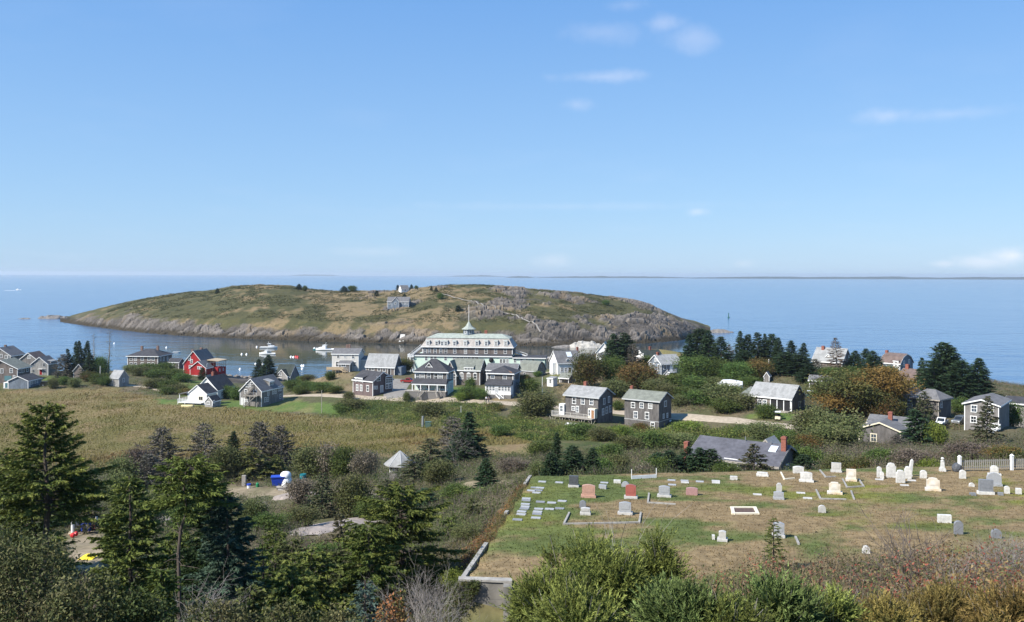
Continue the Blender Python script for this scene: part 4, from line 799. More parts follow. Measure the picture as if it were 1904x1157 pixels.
b = MB(); x0 = W.x0; zf = .75; b.box(x0 - 2.6, x0 - .02, W.y0 - 1.4, W.y1 - 1, zf - .2, zf); b.box(x0 - .02, W.x1 - 1, W.y0 - 1.4, W.y0 - .03, zf - .2, zf); W.part('porch_floor', b, 'trim'); W.rail([(x0 - 2.6, W.y1 - 1, zf), (x0 - 2.6, W.y0 - 1.4, zf), (x0 + 1.0, W.y0 - 1.4, zf)]); b = MB(); b.hexa([(x0 - 2.9, W.y0 - .6, 3.0), (x0, W.y0 - .6, 3.5), (x0, W.y1 - .8, 3.5), (x0 - 2.9, W.y1 - .8, 3.0), (x0 - 2.9, W.y0 - .6, 3.14), (x0, W.y0 - .6, 3.68), (x0, W.y1 - .8, 3.68), (x0 - 2.9, W.y1 - .8, 3.14)]); W.part('porch_roof', b, 'r_mid')
b = MB()
for yy in (W.y0 - .4, W.y1 - 1.0): b.box(x0 - 2.6, x0 - 2.44, yy - .08, yy + .08, zf, 3.0)
for xx, yy in ((x0 - 2.5, W.y0 - 1.3), (x0 - .2, W.y0 - 1.3), (x0 - 2.5, W.y1 - 1.2)): b.box(xx - .07, xx + .07, yy - .07, yy + .07, -1, zf - .2)
W.part('porch_post', b, 'trim')
h = House('white_shed', 'garden_shed', 'tiny grey shed with white trim beside the white cottage', 'shed'); eh = h.h(747); h.block('pale', 'r_dark', eh, h.z(389.5, 738, h.y0) - eh, 'y', ov=.15, rk=.12, z0=-.8); h.win('F', [(388.5, 750)], .8, .7, style='plain'); h.win('R', [(398.5, 747.5)], .5, .7)

h = House('red_house', 'red_house', 'bright red gabled house with grey porch roof at the harbour'); eh = h.h(676); h.block('red', 'r_mid', eh, h.z(359, 653, h.y0) - eh, 'y', ov=.3); h.win('F', [(353, 667), (356.5, 672)], .9, 1.4); h.win('F', [(355.5, 682.5)], 1.5, 1.2); h.chim(358.5, 650.5, h.y0 + 2.5, .8, 'dbrick', 2); h.chim(374.5, 646.5, 2.0, .9, 'dbrick', 3)
h.block('red', 'r_mid', h.h(683), 2.6, 'y', (h.x0 + 4.2, h.x1 + 2.6, h.y0 - 2.6, h.y0 + 3.4), pre='wing_', ov=.35); h.win('F', [(369.5, 684), (374, 684.5)], .7, .9, plane=h.y0 - 2.6); h.win('R', [(386, 679)], .7, 1.0, plane=h.x1 + 2.6)
b = MB(); b.box(h.x1 + .02, h.x1 + 4.8, h.y0 + 3.5, h.y1 - .5, -2, h.h(686)); h.part('veranda_wall', b, 'red'); b = MB(); b.hexa([(h.x1, h.y0 + 3.3, h.h(672)), (h.x1 + 5.2, h.y0 + 3.3, h.h(673.5)), (h.x1 + 5.2, h.y1, h.h(673.5)), (h.x1, h.y1, h.h(672)), (h.x1, h.y0 + 3.3, h.h(670.5)), (h.x1 + 5.2, h.y0 + 3.3, h.h(672.5)), (h.x1 + 5.2, h.y1, h.h(672.5)), (h.x1, h.y1, h.h(670.5))]); h.part('veranda_roof', b, 'newwood')
b = MB()
for yy in np.linspace(h.y0 + 3.6, h.y1 - .6, 5): b.box(h.x1 + 4.66, h.x1 + 4.8, yy - .07, yy + .07, h.h(686), h.h(673))
for xx in (h.x1 + 1.5, h.x1 + 3): b.box(xx - .07, xx + .07, h.y0 + 3.52, h.y0 + 3.66, h.h(686), h.h(673))
h.part('veranda_post', b, 'mauve'); b = MB(); b.box(h.x0 - .1, h.x1 + 2.7, h.y0 - 2.75, h.y1, -1.8, .55); h.part('foundation', b, 'concrete')
h.winl('R', [(h.y0 + 5.2, 1.9), (h.y0 + 8.4, 1.9)], .6, .9, plane=h.x1 + 4.8)

# ------------------------------------------------------------------ far left
h = House('hip_house', 'hip_house', 'large square house with dark hip roof and two brick chimneys above the cove'); eh = h.h(663); h.hip('brownish', 'r_dark', eh, h.z(276, 649, 0) - eh, 3.5, ov=.6, z0=-2); h.win('F', [(244.5, 667.3), (252.5, 667.3), (265, 667), (277.5, 667), (285.5, 667)], 1.05, 1.5); h.win('F', [(244.5, 678), (252.5, 678), (265, 678), (277.5, 678), (285.5, 678)], 1.05, 1.5); h.win('R', [(299, 668), (305, 667.6), (312, 667)], 1.0, 1.4); h.chim(264.5, 643.5, 1, .9, 'dbrick', 3.5); h.chim(294, 643.5, 1, .9, 'dbrick', 3.5)
h = House('dark_shed', 'storage_shed', 'low dark shed between the hip-roofed house and the red house', 'shed'); eh = h.h(674); h.block('dark', 'r_dark', eh, h.h(667.5) - eh, ov=.2); h.win('F', [(322, 679)], .7, .8)
h = House('small_shed', 'grey_shed', 'small weathered shed with pale roof standing alone at the meadow edge', 'shed', 'greytrim'); eh = h.h(703.5); h.block('pale', 'r_light', eh, h.z(221, 689, 0) - eh, ov=.2, rk=.1, z0=-.5); h.win('F', [(208.5, 708)], .6, 1.0, tr='trim'); h.win('R', [(230.5, 707)], .7, 1.2, tr='trim')
b = MB()
for xx in (h.x0 + .3, h.x1 - .3):
    for yy in (h.y0 + .3, h.y1 - .3): b.box(xx - .12, xx + .12, yy - .12, yy + .12, -1.6, -.5)
h.part('post', b, 'wood')
h = House('old_barn', 'old_barn', 'old grey barn half hidden among dark pines on the left', 'barn', 'greytrim'); eh = h.h(690); h.block('brownish', 'r_dark', eh, h.z(146, 677.5, h.y0) - eh, 'y', ov=.2)
h = House('long_shed', 'long_shed', 'long low grey shed with charcoal roof at the meadow edge', 'shed'); eh = h.h(708.5); h.block('blue', 'r_dark', eh, h.z(34.5, 700, h.y0) - eh, 'y', ov=.25); h.win('R', [(58.5, 711.5), (61.5, 710.5), (66, 709.5), (70, 708.5)], .5, 1.2); h.door('R', 55.5, 720, .8, 2.0, 'greytrim')
A = h.loc('F', 7, 719, h.y0 + .8); b = MB(); b.box(A.x, h.x0 - .02, h.y0 + .8, h.y0 + 3, -.8, 1.9); h.part('entry', b, 'white'); me = door_mesh(.9, 1.7, 'teal', 'trim'); o = obj('door', me[0], h.o, loc=((A.x + h.x0) / 2, h.y0 + .8, 0)); obj('door_leaf', me[1], o)
h = House('lodge', 'shingled_lodge', 'big brown shingled lodge with broad grey gable roof at left edge', 'house'); eh = h.h(685.5); h.block('brownish', 'r_green', eh, h.z(0, 670, h.y0) - eh, 'y', ov=.5, rk=.5, z0=-1); h.win('F', [(4, 690), (21.5, 689.5)], .9, 1.4); h.win('F', [(27, 701)], .6, .8); b = MB(); A = h.loc('F', 9, 708); B = h.loc('F', 22, 699); b.box(A.x, B.x, h.y0 - .06, h.y0 + .02, A.z, B.z); h.part('glass_door', b, 'teal'); h.winl('R', [(-2.8, eh - 1.0), (-.6, eh - 1.0), (2.4, eh - 1.0)], 1.4, 1.3)
h.chim(22, 680, -1, .25, 'metal', 1.4)
h = House('red_door', 'gabled_house', 'grey gabled house with a red front door behind the long shed'); eh = h.h(677.5); h.block('pale', 'r_mid', eh, h.z(72.5, 664.5, h.y0) - eh, 'y', ov=.2); h.win('F', [(63, 678.5), (82.5, 678.5), (63, 690), (84.5, 689.5)], .8, 1.1, tr='greytrim'); h.win('F', [(72.7, 668.5)], .4, .6, tr='greytrim', style='plain'); h.door('F', 76.5, 697, 1.1, 2.1, 'reddoor'); b = MB(); q = h.loc('F', 76.5, 686.5); b.box(q.x - .9, q.x + .9, h.y0 - .8, h.y0, q.z, q.z + .12); h.part('door_hood', b, 'trim')
h.dormer('R', 95, 105, 677, 670.5, h.x1 - .1, 'grey', 'r_light', 2.6, .7, 'shed', 1, .7, .8)
h = House('gable_back', 'gabled_house', 'grey gabled house with one white attic window near the left edge'); eh = h.h(668); h.block('grey', 'r_brown', eh, h.z(56, 656.5, h.y0) - eh, 'y', ov=.3); h.win('F', [(54.5, 664)], .9, 1.2)
h = House('west_cottage', 'gabled_cottage', 'gabled cottage with white rake boards and dark chimney at far left edge', 'cottage'); eh = h.h(661); h.block('grey', 'r_mid', eh, h.z(10.5, 647, h.y0) - eh, 'y', ov=.6, rk=.5); h.chim(10.5, 641.5, 0, .8, 'dbrick', 1.6); h.win('F', [(3, 662), (12, 664), (17, 664)], .9, 1.2); h.win('R', [(25.5, 664)], .8, 1.1)

# ------------------------------------------------------------------ middle and right
h = House('deck_house', 'deck_house', 'dark shingled house with pale roof and a deck raised on braced posts', trim='greytrim', wt='trim'); eh = h.h(742.5) + .5; h.block('dark', 'r_light', eh, h.z(1098, 719.5, 0) - eh, ov=.45, rk=.5, corners=False)
h.win('F', [(1068.5, 745), (1084.5, 746), (1100.5, 747)], .85, 1.4); h.win('F', [(1067, 759.5)], .7, .8); h.win('F', [(1074.5, 761)], .6, 1.3); h.win('R', [(1124, 746.5), (1133, 743)], .7, 1.3, style='plain'); h.win('R', [(1122, 766), (1128.5, 763), (1135, 760.5)], .75, 1.4); h.chim(1089.5, 709.5, .6, .75, 'brick', 2.2)
zd = h.h(777.5); yd = h.y0 - 2.6; q0 = h.loc('F', 1026, 776, yd); q1 = h.loc('F', 1108, 778, yd); b = MB(); b.box(q0.x, h.x1 - .3, yd, h.y0 - .02, zd - .25, zd)
b.box(q0.x, h.x0 - .02, h.y0 - .02, h.y0 + 1.6, zd - .25, zd); h.part('deck', b, 'wood'); h.rail([(q0.x, h.y0 + 1.5, zd), (q0.x, yd, zd), (h.x1 - 1.6, yd, zd)], 1.0, m='railwood', step=.3)
for xx in np.linspace(q0.x + .3, h.x1 - .5, 5):
    b = MB(); b.bar((xx, yd + .3, -1.8), (xx, yd + .3, zd - .25), .16); b.bar((xx - 1.0, yd + .3, zd - .3), (xx, yd + .3, zd - 1.9), .1); b.bar((xx + 1.0, yd + .3, zd - .3), (xx, yd + .3, zd - 1.9), .1); h.part('deck_post', b, 'wood')
A = h.loc('F', 1044, 772, h.y0 - .6); b = MB(); b.box(h.x0 - 1.5, h.x0 - .02, h.y0 - .6, h.y0 + 1, zd - .02, zd + 2.6); h.part('entry', b, 'white'); h.winl('F', [(h.x0 - .75, zd + 1.5)], .7, 1.4, plane=h.y0 - .6)
b = MB(); b.box(h.x1 - 2.1, h.x1 - .2, yd + 1.3, h.y0 - .02, zd, zd + 2.3); h.part('porch_entry', b, 'cream'); h.winl('F', [(h.x1 - 1.65, zd + 1.3)], .5, 1.4, plane=yd + 1.3); me = door_mesh(.8, 2.0, 'rust', 'trim'); o = obj('door', me[0], h.o, loc=(h.x1 - .75, yd + 1.3, zd)); obj('door_leaf', me[1], o)
h = House('plain_house', 'shingled_house', 'dark shingled two-storey house with green-grey roof and one end chimney', trim='greytrim', wt='trim'); eh = h.h(749.5) + .5; h.block('dark', 'r_green', eh, h.z(1203, 727, 0) - eh, ov=.45, rk=.5, corners=False); h.win('F', [(1178, 753.5), (1194, 754), (1210, 755)], .85, 1.15); h.win('F', [(1183, 771.5), (1204, 773)], .85, 1.5); h.win('F', [(1214.5, 791.5)], .8, 1.4); h.win('R', [(1238, 751)], 1.1, 1.2, style='plain'); h.win('R', [(1234.5, 774), (1241.5, 772.5)], .6, .9); h.chim(1175.5, 717.5, .9, .7, 'brick', 2.4)
b = MB(); zb = h.h(785); b.box(h.x0 - .03, h.x1 + .03, h.y0 - .03, h.y1 + .03, zb - .06, zb + .06); h.part('belt_trim', b, 'greytrim'); b = MB(); p = h.loc('R', 1246.5, 784); b.box(h.x1, h.x1 + .25, p.y - .3, p.y + .3, p.z - .8, p.z + .4); h.part('meter_box', b, 'trim')
h = House('cart_house', 'shingled_shop', 'low shingled building with pale roof and recessed porch behind a golf cart', 'building'); eh = h.h(741.5); h.block('brownish', 'r_light', eh, h.z(1440, 713.5, 0) - eh, ov=.35, rk=.2); h.win('F', [(1413.5, 748), (1423, 749)], .8, 1.2)
A = h.loc('F', 1433.5, 764); B = h.loc('F', 1471, 747); b = MB(); b.box(A.x, B.x, h.y0 - .02, h.y0 + .03, A.z - .4, B.z + .2); h.part('porch_shade_panel', b, 'black')  # black sheet on the wall stands in for the shaded porch recess
b = MB()
for xx in np.linspace(A.x, B.x, 4): b.box(xx - .09, xx + .09, h.y0 - .14, h.y0 - .02, -.6, eh - .1)
h.part('porch_post', b, 'trim'); b = MB(); b.box(A.x, B.x, h.y0 - 1.2, h.y0 - .1, -.3, .1); h.part('porch_floor', b, 'wood'); h.win('R', [(1487, 752)], .8, 1.2, tr='greytrim')
h.block('grey', 'r_green', h.h(745), 1.3, 'x', (h.x0 - 3, h.x0 - .02, h.y0 + 1, h.y1 - .5), pre='annex_', kind='shed', ov=.2)
h = House('tiny_shed', 'garden_shed', 'tiny grey gabled shed among trees behind the golf-cart building', 'shed'); eh = h.h(700); h.block('grey', 'r_light', eh, h.z(1424, 692.5, h.y0) - eh, 'y', ov=.15, rk=.15, z0=-.8)
h = House('light_roof', 'grey_cottage', 'blue-grey cottage with pale roof and white entry stair among the trees', 'cottage'); eh = h.h(677); h.block('blue', 'r_light', eh, h.z(1245, 659.5, 0) - eh, ov=.3, z0=-2.2); h.win('L', [(1219, 669.5), (1222.5, 669)], .5, .8); h.win('L', [(1217, 682), (1225, 684)], .8, 2.0); h.win('L', [(1210, 678)], .8, 1.2); h.win('F', [(1237, 682.5)], .9, 1.5); h.win('F', [(1261, 682)], .8, 1.4); h.door('F', 1249, 691, 1.0, 2.3, 'trim'); h.chim(1223.5, 655, 0, .7, 'brick', 1.8)
q = h.loc('F', 1250, 692.5, h.y0 - 1.2); b = MB(); b.box(q.x - 1.1, q.x + 1.6, h.y0 - 1.4, h.y0, q.z - .15, q.z); h.part('landing', b, 'trim'); h.rail([(q.x - .2, h.y0 - 1.4, q.z), (q.x + 1.6, h.y0 - 1.4, q.z)], step=.2); h.steps((q.x - .8, h.y0 - .8, q.z), (q.x - 3.2, h.y0 - 1.6, q.z - 1.6), 1.1)
h = House('green_roof', 'white_cottage', 'white-gabled cottage with dark green roof below the golden knoll', 'cottage'); eh = h.h(664); h.block('white', 'r_dgreen', eh, h.z(1212, 651, 0) - eh, ov=.3); h.win('L', [(1192, 660), (1196, 661)], .7, 1.2); h.chim(1209, 644.5, 0, .7, 'brick', 1.5)
h = House('mint_gable', 'white_house', 'white house with pale green gable roof partly behind the tall spruce', 'house'); eh = h.h(655); h.block('white', 'r_mint', eh, h.z(1123, 638, h.y0) - eh, 'y', ov=.3); h.win('F', [(1113.5, 660.5), (1118, 660.5), (1122.5, 661)], .75, 1.4)
h = House('skylight_house', 'white_house', 'white house with grey roof and a large skylight near the wharf', 'house'); eh = h.h(675); h.block('white', 'r_mid', eh, h.z(1065, 652.5, 0) - eh, ov=.3); h.win('F', [(1045.5, 687), (1052, 688)], .6, 1.3); h.win('F', [(1060, 688)], 1.0, 1.6); h.chim(1074, 645.5, .3, .6, 'brick', 1.8); h.dormer('F', 1053.5, 1059.5, 676, 669.5, h.y0 + .25, 'white', 'r_mid', 2, .5, 'gable', 1, .6, .7)
rz_ = h.z(1065, 652.5, 0); sl_ = (rz_ - eh) / (h.d / 2); b = MB(); q = h.loc('F', 1058.5, 658.5, h.y0 + h.d * .33); x_ = q.x; ya, yb = h.y0 + h.d * .22, h.y0 + h.d * .42
b.hexa([(x_ - .9, ya, eh + (ya - h.y0) * sl_ + .17), (x_ + .9, ya, eh + (ya - h.y0) * sl_ + .17), (x_ + .9, yb, eh + (yb - h.y0) * sl_ + .17), (x_ - .9, yb, eh + (yb - h.y0) * sl_ + .17)] + [(x_ + a_ * .9, yy, eh + (yy - h.y0) * sl_ + .30) for a_, yy in ((-1, ya), (1, ya), (1, yb), (-1, yb))]); h.part('skylight', b, 'skyl')
b = MB(); b.box(h.x0 - 1.6, h.x0 - .02, h.y0 + 1, h.y0 + 3, -1, 3.6); h.part('bay', b, 'white')
h = House('white_hut', 'white_hut', 'small white hut with flat pale roof beside the brown-roofed shed', 'shed'); eh = h.h(704.5); h.block('white', 'r_light', eh, .25, 'x', kind='shed', ov=.15, rk=.1); h.win('F', [(1024, 709)], .5, 1.0, tr='greytrim'); 
h = House('tool_shed', 'open_shed', 'low open-fronted shed with brown roof beside the white hut', 'shed'); eh = h.h(703); h.block('grey', 'r_green', eh, h.z(1050, 694, 0) - eh, ov=.4); b = MB(); b.box(h.x0 + .9, h.x1 - .2, h.y0 - .03, h.y0 + .02, -.6, eh - .4); h.part('shade_panel', b, 'black')  # black sheet across the front stands in for the shade inside
h = House('white_roof', 'shingled_house', 'shingled house with very pale roof and brick chimney above the sea'); eh = h.h(673.5); h.block('brownish', 'r_light', eh, h.z(1545, 647.5, 0) - eh, ov=.4); h.chim(1531, 643.5, -.6, .9, 'brick', 2.6); h.win('F', [(1517, 681), (1524, 682)], .8, 1.5); h.win('R', [(1570, 682), (1571, 667)], .8, 1.4); h.win('R', [(1579, 665)], .7, 1.2)
h.dormer('F', 1536, 1546, 672, 664, h.y0 + 1.2, 'white', 'r_light', 3, .9, 'gable', 1, .8, .9)
h = House('gambrel', 'gambrel_house', 'brown-roofed gambrel house on the right shore behind the rust-coloured tree'); eh = h.h(676); h.block('blue', 'r_brown', eh, h.z(1664, 657, 0) - eh, kind='gambrel', ov=.25); h.chim(1649.5, 651.5, 0, .8, 'brick', 2.2); h.win('R', [(1681.5, 676), (1690.5, 673.5)], .8, 1.5); h.dormer('F', 1662, 1671, 681.5, 672, h.y0 - .1, 'white', 'r_brown', 2, .4, 'shed', 1, .8, 1.3); h.win('F', [(1668, 688)], 1.2, 1.5)
h = House('brown_roof', 'gambrel_house', 'blue-grey gambrel cottage with brown roof and arched gable window', 'cottage'); eh = h.h(715); h.block('blue', 'r_brown', eh, h.z(1700, 687, 0) - eh, kind='gambrel', ov=.25); h.chim(1688, 677.5, 0, .9, 'brick', 2.2); h.win('R', [(1725, 719.5), (1728.5, 718.8), (1732.5, 718)], .6, 1.7); h.win('R', [(1728.5, 708)], .9, .8, style='arch')
h = House('cross_house', 'dark_house', 'dark shingled house with grey roof behind the white pickup', trim='wood', wt='trim'); eh = h.h(744.5); h.hip('dark', 'r_mid', eh, h.z(1748, 725, 0) - eh, 2.0, ov=.5, z0=-1); h.win('R', [(1751, 752)], .7, 1.4); h.block('dark', 'r_dark', eh - .4, 1.9, 'y', (h.x0 - 5.2, h.x0 - .4, h.y0 - 1.5, h.y1 + 1.5), pre='wing_', ov=.3); h.win('F', [(1693, 756)], .9, 1.3, plane=h.y0 - 1.5); h.chim(1676.5, 723.5, h.y0 + 1, .8, 'brick', 2.6)
h = House('right_gable', 'gabled_house', 'grey gabled house with white trim and low-pitched roof near right edge'); eh = h.h(755); h.block('grey', 'r_mid', eh, h.z(1826, 743.5, h.y0) - eh, 'y', ov=.4, rk=.4, z0=-2); h.win('F', [(1812, 760), (1843, 761)], .95, 1.3); h.win('F', [(1811, 780)], .95, 1.2); b = MB(); q = h.loc('F', 1862, 790, h.y0 - .4); b.box(h.x1 - 1.1, h.x1 + .4, h.y0 - .9, h.y0 - .05, .4, 1.4); h.part('porch_rail', b, 'trim'); h.steps((h.x1 - .4, h.y0 - .8, .6), (h.x1 - 2.2, h.y0 - 3.2, -.9), 1.4, 'trim')
h = House('edge_house', 'low_house', 'low dark-roofed house with white eaves at far right edge'); eh = h.h(752); h.block('grey', 'r_dark', eh, h.z(1895, 738.5, 0) - eh, ov=.4); b = MB(); q = h.loc('F', 1900, 783, h.y0 - 3); h.win('F', [(1886, 762)], .9, 1.2)
h = House('chimney_house', 'dark_house', 'low dark shingled house with cream trim and brick chimney before the rust-coloured tree', trim='cream'); eh = h.h(803.5); h.block('dark', 'r_mid', eh, h.z(1647, 787, h.y0) - eh, 'y', ov=.3, rk=.3); h.win('F', [(1625.5, 814)], .9, 1.3); h.block('grey', 'r_mid', eh + .3, h.z(1640, 773, h.y1 + 2) - eh - .3, 'x', (h.x0 + .3, h.x1 + 2.5, h.y1 - 1, h.y1 + 5), pre='wing_', ov=.3); h.chim(1656.5, 766, h.y1 - 1, .75, 'brick', 2.2)
h = House('long_roof', 'long_roof_house', 'house with long dark slate-coloured roof just beyond the graveyard', trim='wood', wt='trim'); eh = h.h(867); rg = h.z(1380, 820, 0); h.block('dark', 'r_slate', eh, rg - eh, ov=.35, rk=.35, z0=-2.5); h.chim(1459, 812, -1.2, .62, 'brick', 2.4)
h.win('F', [(1361, 862)], 1.6, 1.0, tr='trim', style='plain'); h.win('F', [(1350, 862)], .6, 1.0, tr='trim'); h.win('R', [(1465, 870)], .9, .8, style='plain'); b = MB(); p = h.loc('F', 1278, 821, 0); b.box(p.x - .28, p.x + .28, -.35, .35, -2.2, p.z); b.box(p.x - .33, p.x + .33, -.40, .40, p.z - .25, p.z - .1); h.part('chimney', b, 'brick')
sl_ = (rg - eh) / (h.d / 2); b = MB(); xs_ = h.x1 - 1.5; ya, yb = -1.9, -.7; b.hexa([(xs_ - .5, ya, rg + ya * sl_ + .17), (xs_ + .5, ya, rg + ya * sl_ + .17), (xs_ + .5, yb, rg + yb * sl_ + .17), (xs_ - .5, yb, rg + yb * sl_ + .17)] + [(xs_ + a_ * .5, yy, rg + yy * sl_ + .28) for a_, yy in ((-1, ya), (1, ya), (1, yb), (-1, yb))]); h.part('skylight', b, 'skyl')
for px_, py_ in ((1303, 819), (1339, 822), (1387, 812), (1435, 820)): p = h.loc('F', px_, py_, -.3); b = MB(); b.tube([(p.x, p.y, rg - .8), (p.x, p.y, p.z)], .06, 6); h.part('vent_pipe', b, 'metal')
h.block('pale', 'r_light', rg - .5, .9, 'y', (h.x1 - 3.9, h.x1 - 2.3, .5, 3.5), pre='cupola_', ov=.15, corners=False, z0=rg - 2)

# octagonal garden house in the scrub
p = at(745, 886, 150) - Vector((0, 0, .7)); g_o = thing('gazebo', 'small octagonal garden house with pale pointed roof in the scrub', 'gazebo', p, .2)
b = MB(); b.lathe([(1.75, -1), (1.75, 3.0)], 8); b.build('wall', M['white'], g_o); b = MB(); b.lathe([(2.75, 2.75), (2.7, 2.9), (.12, 4.95), (.05, 5.05)], 8); b.build('roof', M['r_light'], g_o)
for k in range(8):
    an = (k + .5) * math.pi / 4; f, gg = win_mesh(.8, 1.5); o = obj('window', f, g_o, loc=(math.cos(an) * 1.62, math.sin(an) * 1.62, 1.7), rz=an + math.pi / 2); obj('pane', gg, o)
b = MB()
for k in range(8):
    an = k * math.pi / 4; b.bar((2.7 * math.cos(an), 2.7 * math.sin(an), 2.93), (.1 * math.cos(an), .1 * math.sin(an), 5.0), .08, .06)
b.build('roof_ridge', M['greytrim'], g_o)

# houses on the island
def simple_house(name, label, p, w_, d_, eh, rise, rz, wall, roof, cat='house'):
    h = House.__new__(House); h.t = rz; h.w = w_; h.d = d_; h.x0, h.x1, h.y0, h.y1 = -w_ / 2, w_ / 2, -d_ / 2, d_ / 2; h.trim = h.wt = 'trim'; h.ctr = p; h.o = thing(name, label, cat, p, rz)
    h.block(wall, roof, eh, rise, 'x', z0=-2.5); return h
h = simple_house('island_house', 'grey two-gabled house alone on the island hillside', ihit(742, 573), 16.5, 8, 3.2, 3.4, -.05, 'blue', 'r_mid'); h.block('blue', 'r_mid', 3.2, 3.0, 'y', (-4.5, 1, h.y0 - 1.5, 0), pre='wing_', z0=-2.5); h.winl('F', [(-6.5, 1.8), (3, 1.8), (5.2, 1.8), (7, 1.8)], 1.0, 1.5); h.winl('F', [(-1.8, 1.8)], 1.2, 1.5, plane=h.y0 - 1.5)
h = simple_house('island_cottage', 'tiny white cottage on the island skyline between small trees', ihit(751, 543), 7, 6, 2.2, 3.0, .5, 'white', 'r_mid', 'cottage'); h.winl('F', [(0, 1.2)], 1.0, 1.2)
p = hit(1526, 716); p.y += 0; h = simple_house('low_shed', 'low shed with blue-grey roof among shrubs right of the spruces', hit(1527, 722), 5.5, 4.5, 2.4, 1.1, -.5, 'dark', 'r_mid', 'shed')

# ------------------------------------------------------------------ graveyard
GM = {'white': mat('white_marble', (.53, .52, .485), rough=.85, var=.26, scale=5, detail=8), 'grey': mat('grey_granite', (.30, .31, .32), rough=.6, var=.16, scale=12), 'dark': mat('dark_granite', (.075, .08, .088), rough=.5, var=.25, scale=9, bump=.5),
      'pink': mat('pink_granite', (.42, .25, .19), rough=.6, var=.16, scale=12), 'red': mat('red_granite', (.30, .095, .075), rough=.45, var=.15, scale=12), 'mauve': mat('rose_granite', (.33, .19, .18), rough=.6, var=.15, scale=12),
      'lichen': mat('lichened_marble', (.62, .60, .55), rough=.8, var=.16, scale=3, col2=(.50, .40, .27)), 'slate': mat('slate', (.19, .20, .215), rough=.7, var=.18, scale=6), 'pale': mat('pale_stone', (.42, .41, .385), rough=.8, var=.18, scale=5)}
def stone_profile(kind, a, h_):
    if kind == 'round': return [(-a, 0), (-a, h_ - a * .8)] + [(-a * math.cos(t), h_ - a * .8 + a * .8 * math.sin(t)) for t in np.linspace(.25, math.pi - .25, 7)] + [(a, h_ - a * .8), (a, 0)]
    if kind == 'serp': return [(-a, 0), (-a, h_ * .88), (-a * .72, h_ * .93), (-a * .35, h_ * .985), (0, h_), (a * .35, h_ * .985), (a * .72, h_ * .93), (a, h_ * .88), (a, 0)]
    if kind == 'should': return [(-a, 0), (-a, h_ * .78), (-a * .78, h_ * .80), (-a * .62, h_ * .96), (0, h_), (a * .62, h_ * .96), (a * .78, h_ * .80), (a, h_ * .78), (a, 0)]
    return [(-a, 0), (-a, h_ * .985), (a, h_ * .985), (a, 0)]
rs = random.Random(5); STP = []
def stone(px, py, hp, wp, kind, m, label, base=None, bm=None, tilt=0, dx=.0):
    p = hit(px, py); k = p.y / F; h_, a = hp * k, wp * k / 2
    o = thing('gravestone', label, 'gravestone', p, rs.uniform(-.10, .10) - .22, 'headstones in the graveyard'); o.rotation_euler[0] = rs.uniform(-.03, .03); o.rotation_euler[1] = tilt + rs.uniform(-.02, .02)
    STP.append(p.copy()); zb = 0; th = .10 if kind == 'round' else .14
    if base:
        zb = max(.16, h_ * .2); ab = base * k / 2; b = MB(); b.hexa([(-ab, -th - .12, -.4), (ab, -th - .12, -.4), (ab, th + .12, -.4), (-ab, th + .12, -.4), (-ab * .985, -th - .10, zb), (ab * .985, -th - .10, zb), (ab * .985, th + .10, zb), (-ab * .985, th + .10, zb)]); b.build('base', GM[bm or m], o)
    b = MB(); b.poly_prism([(x, z + zb - (.35 if not base else 0) * (z == 0)) for x, z in stone_profile(kind, a, h_ - zb)], 'y', -th, th); d = b.build('headstone', GM[m], o)
    if base and kind in ('serp', 'should', 'flat') and a > .28:
        b = MB(); b.box(-a * .72, a * .72, -th - .012, -th + .004, zb + (h_ - zb) * .30, zb + (h_ - zb) * .74); b.build('name_panel', GM[m], d)
    return o
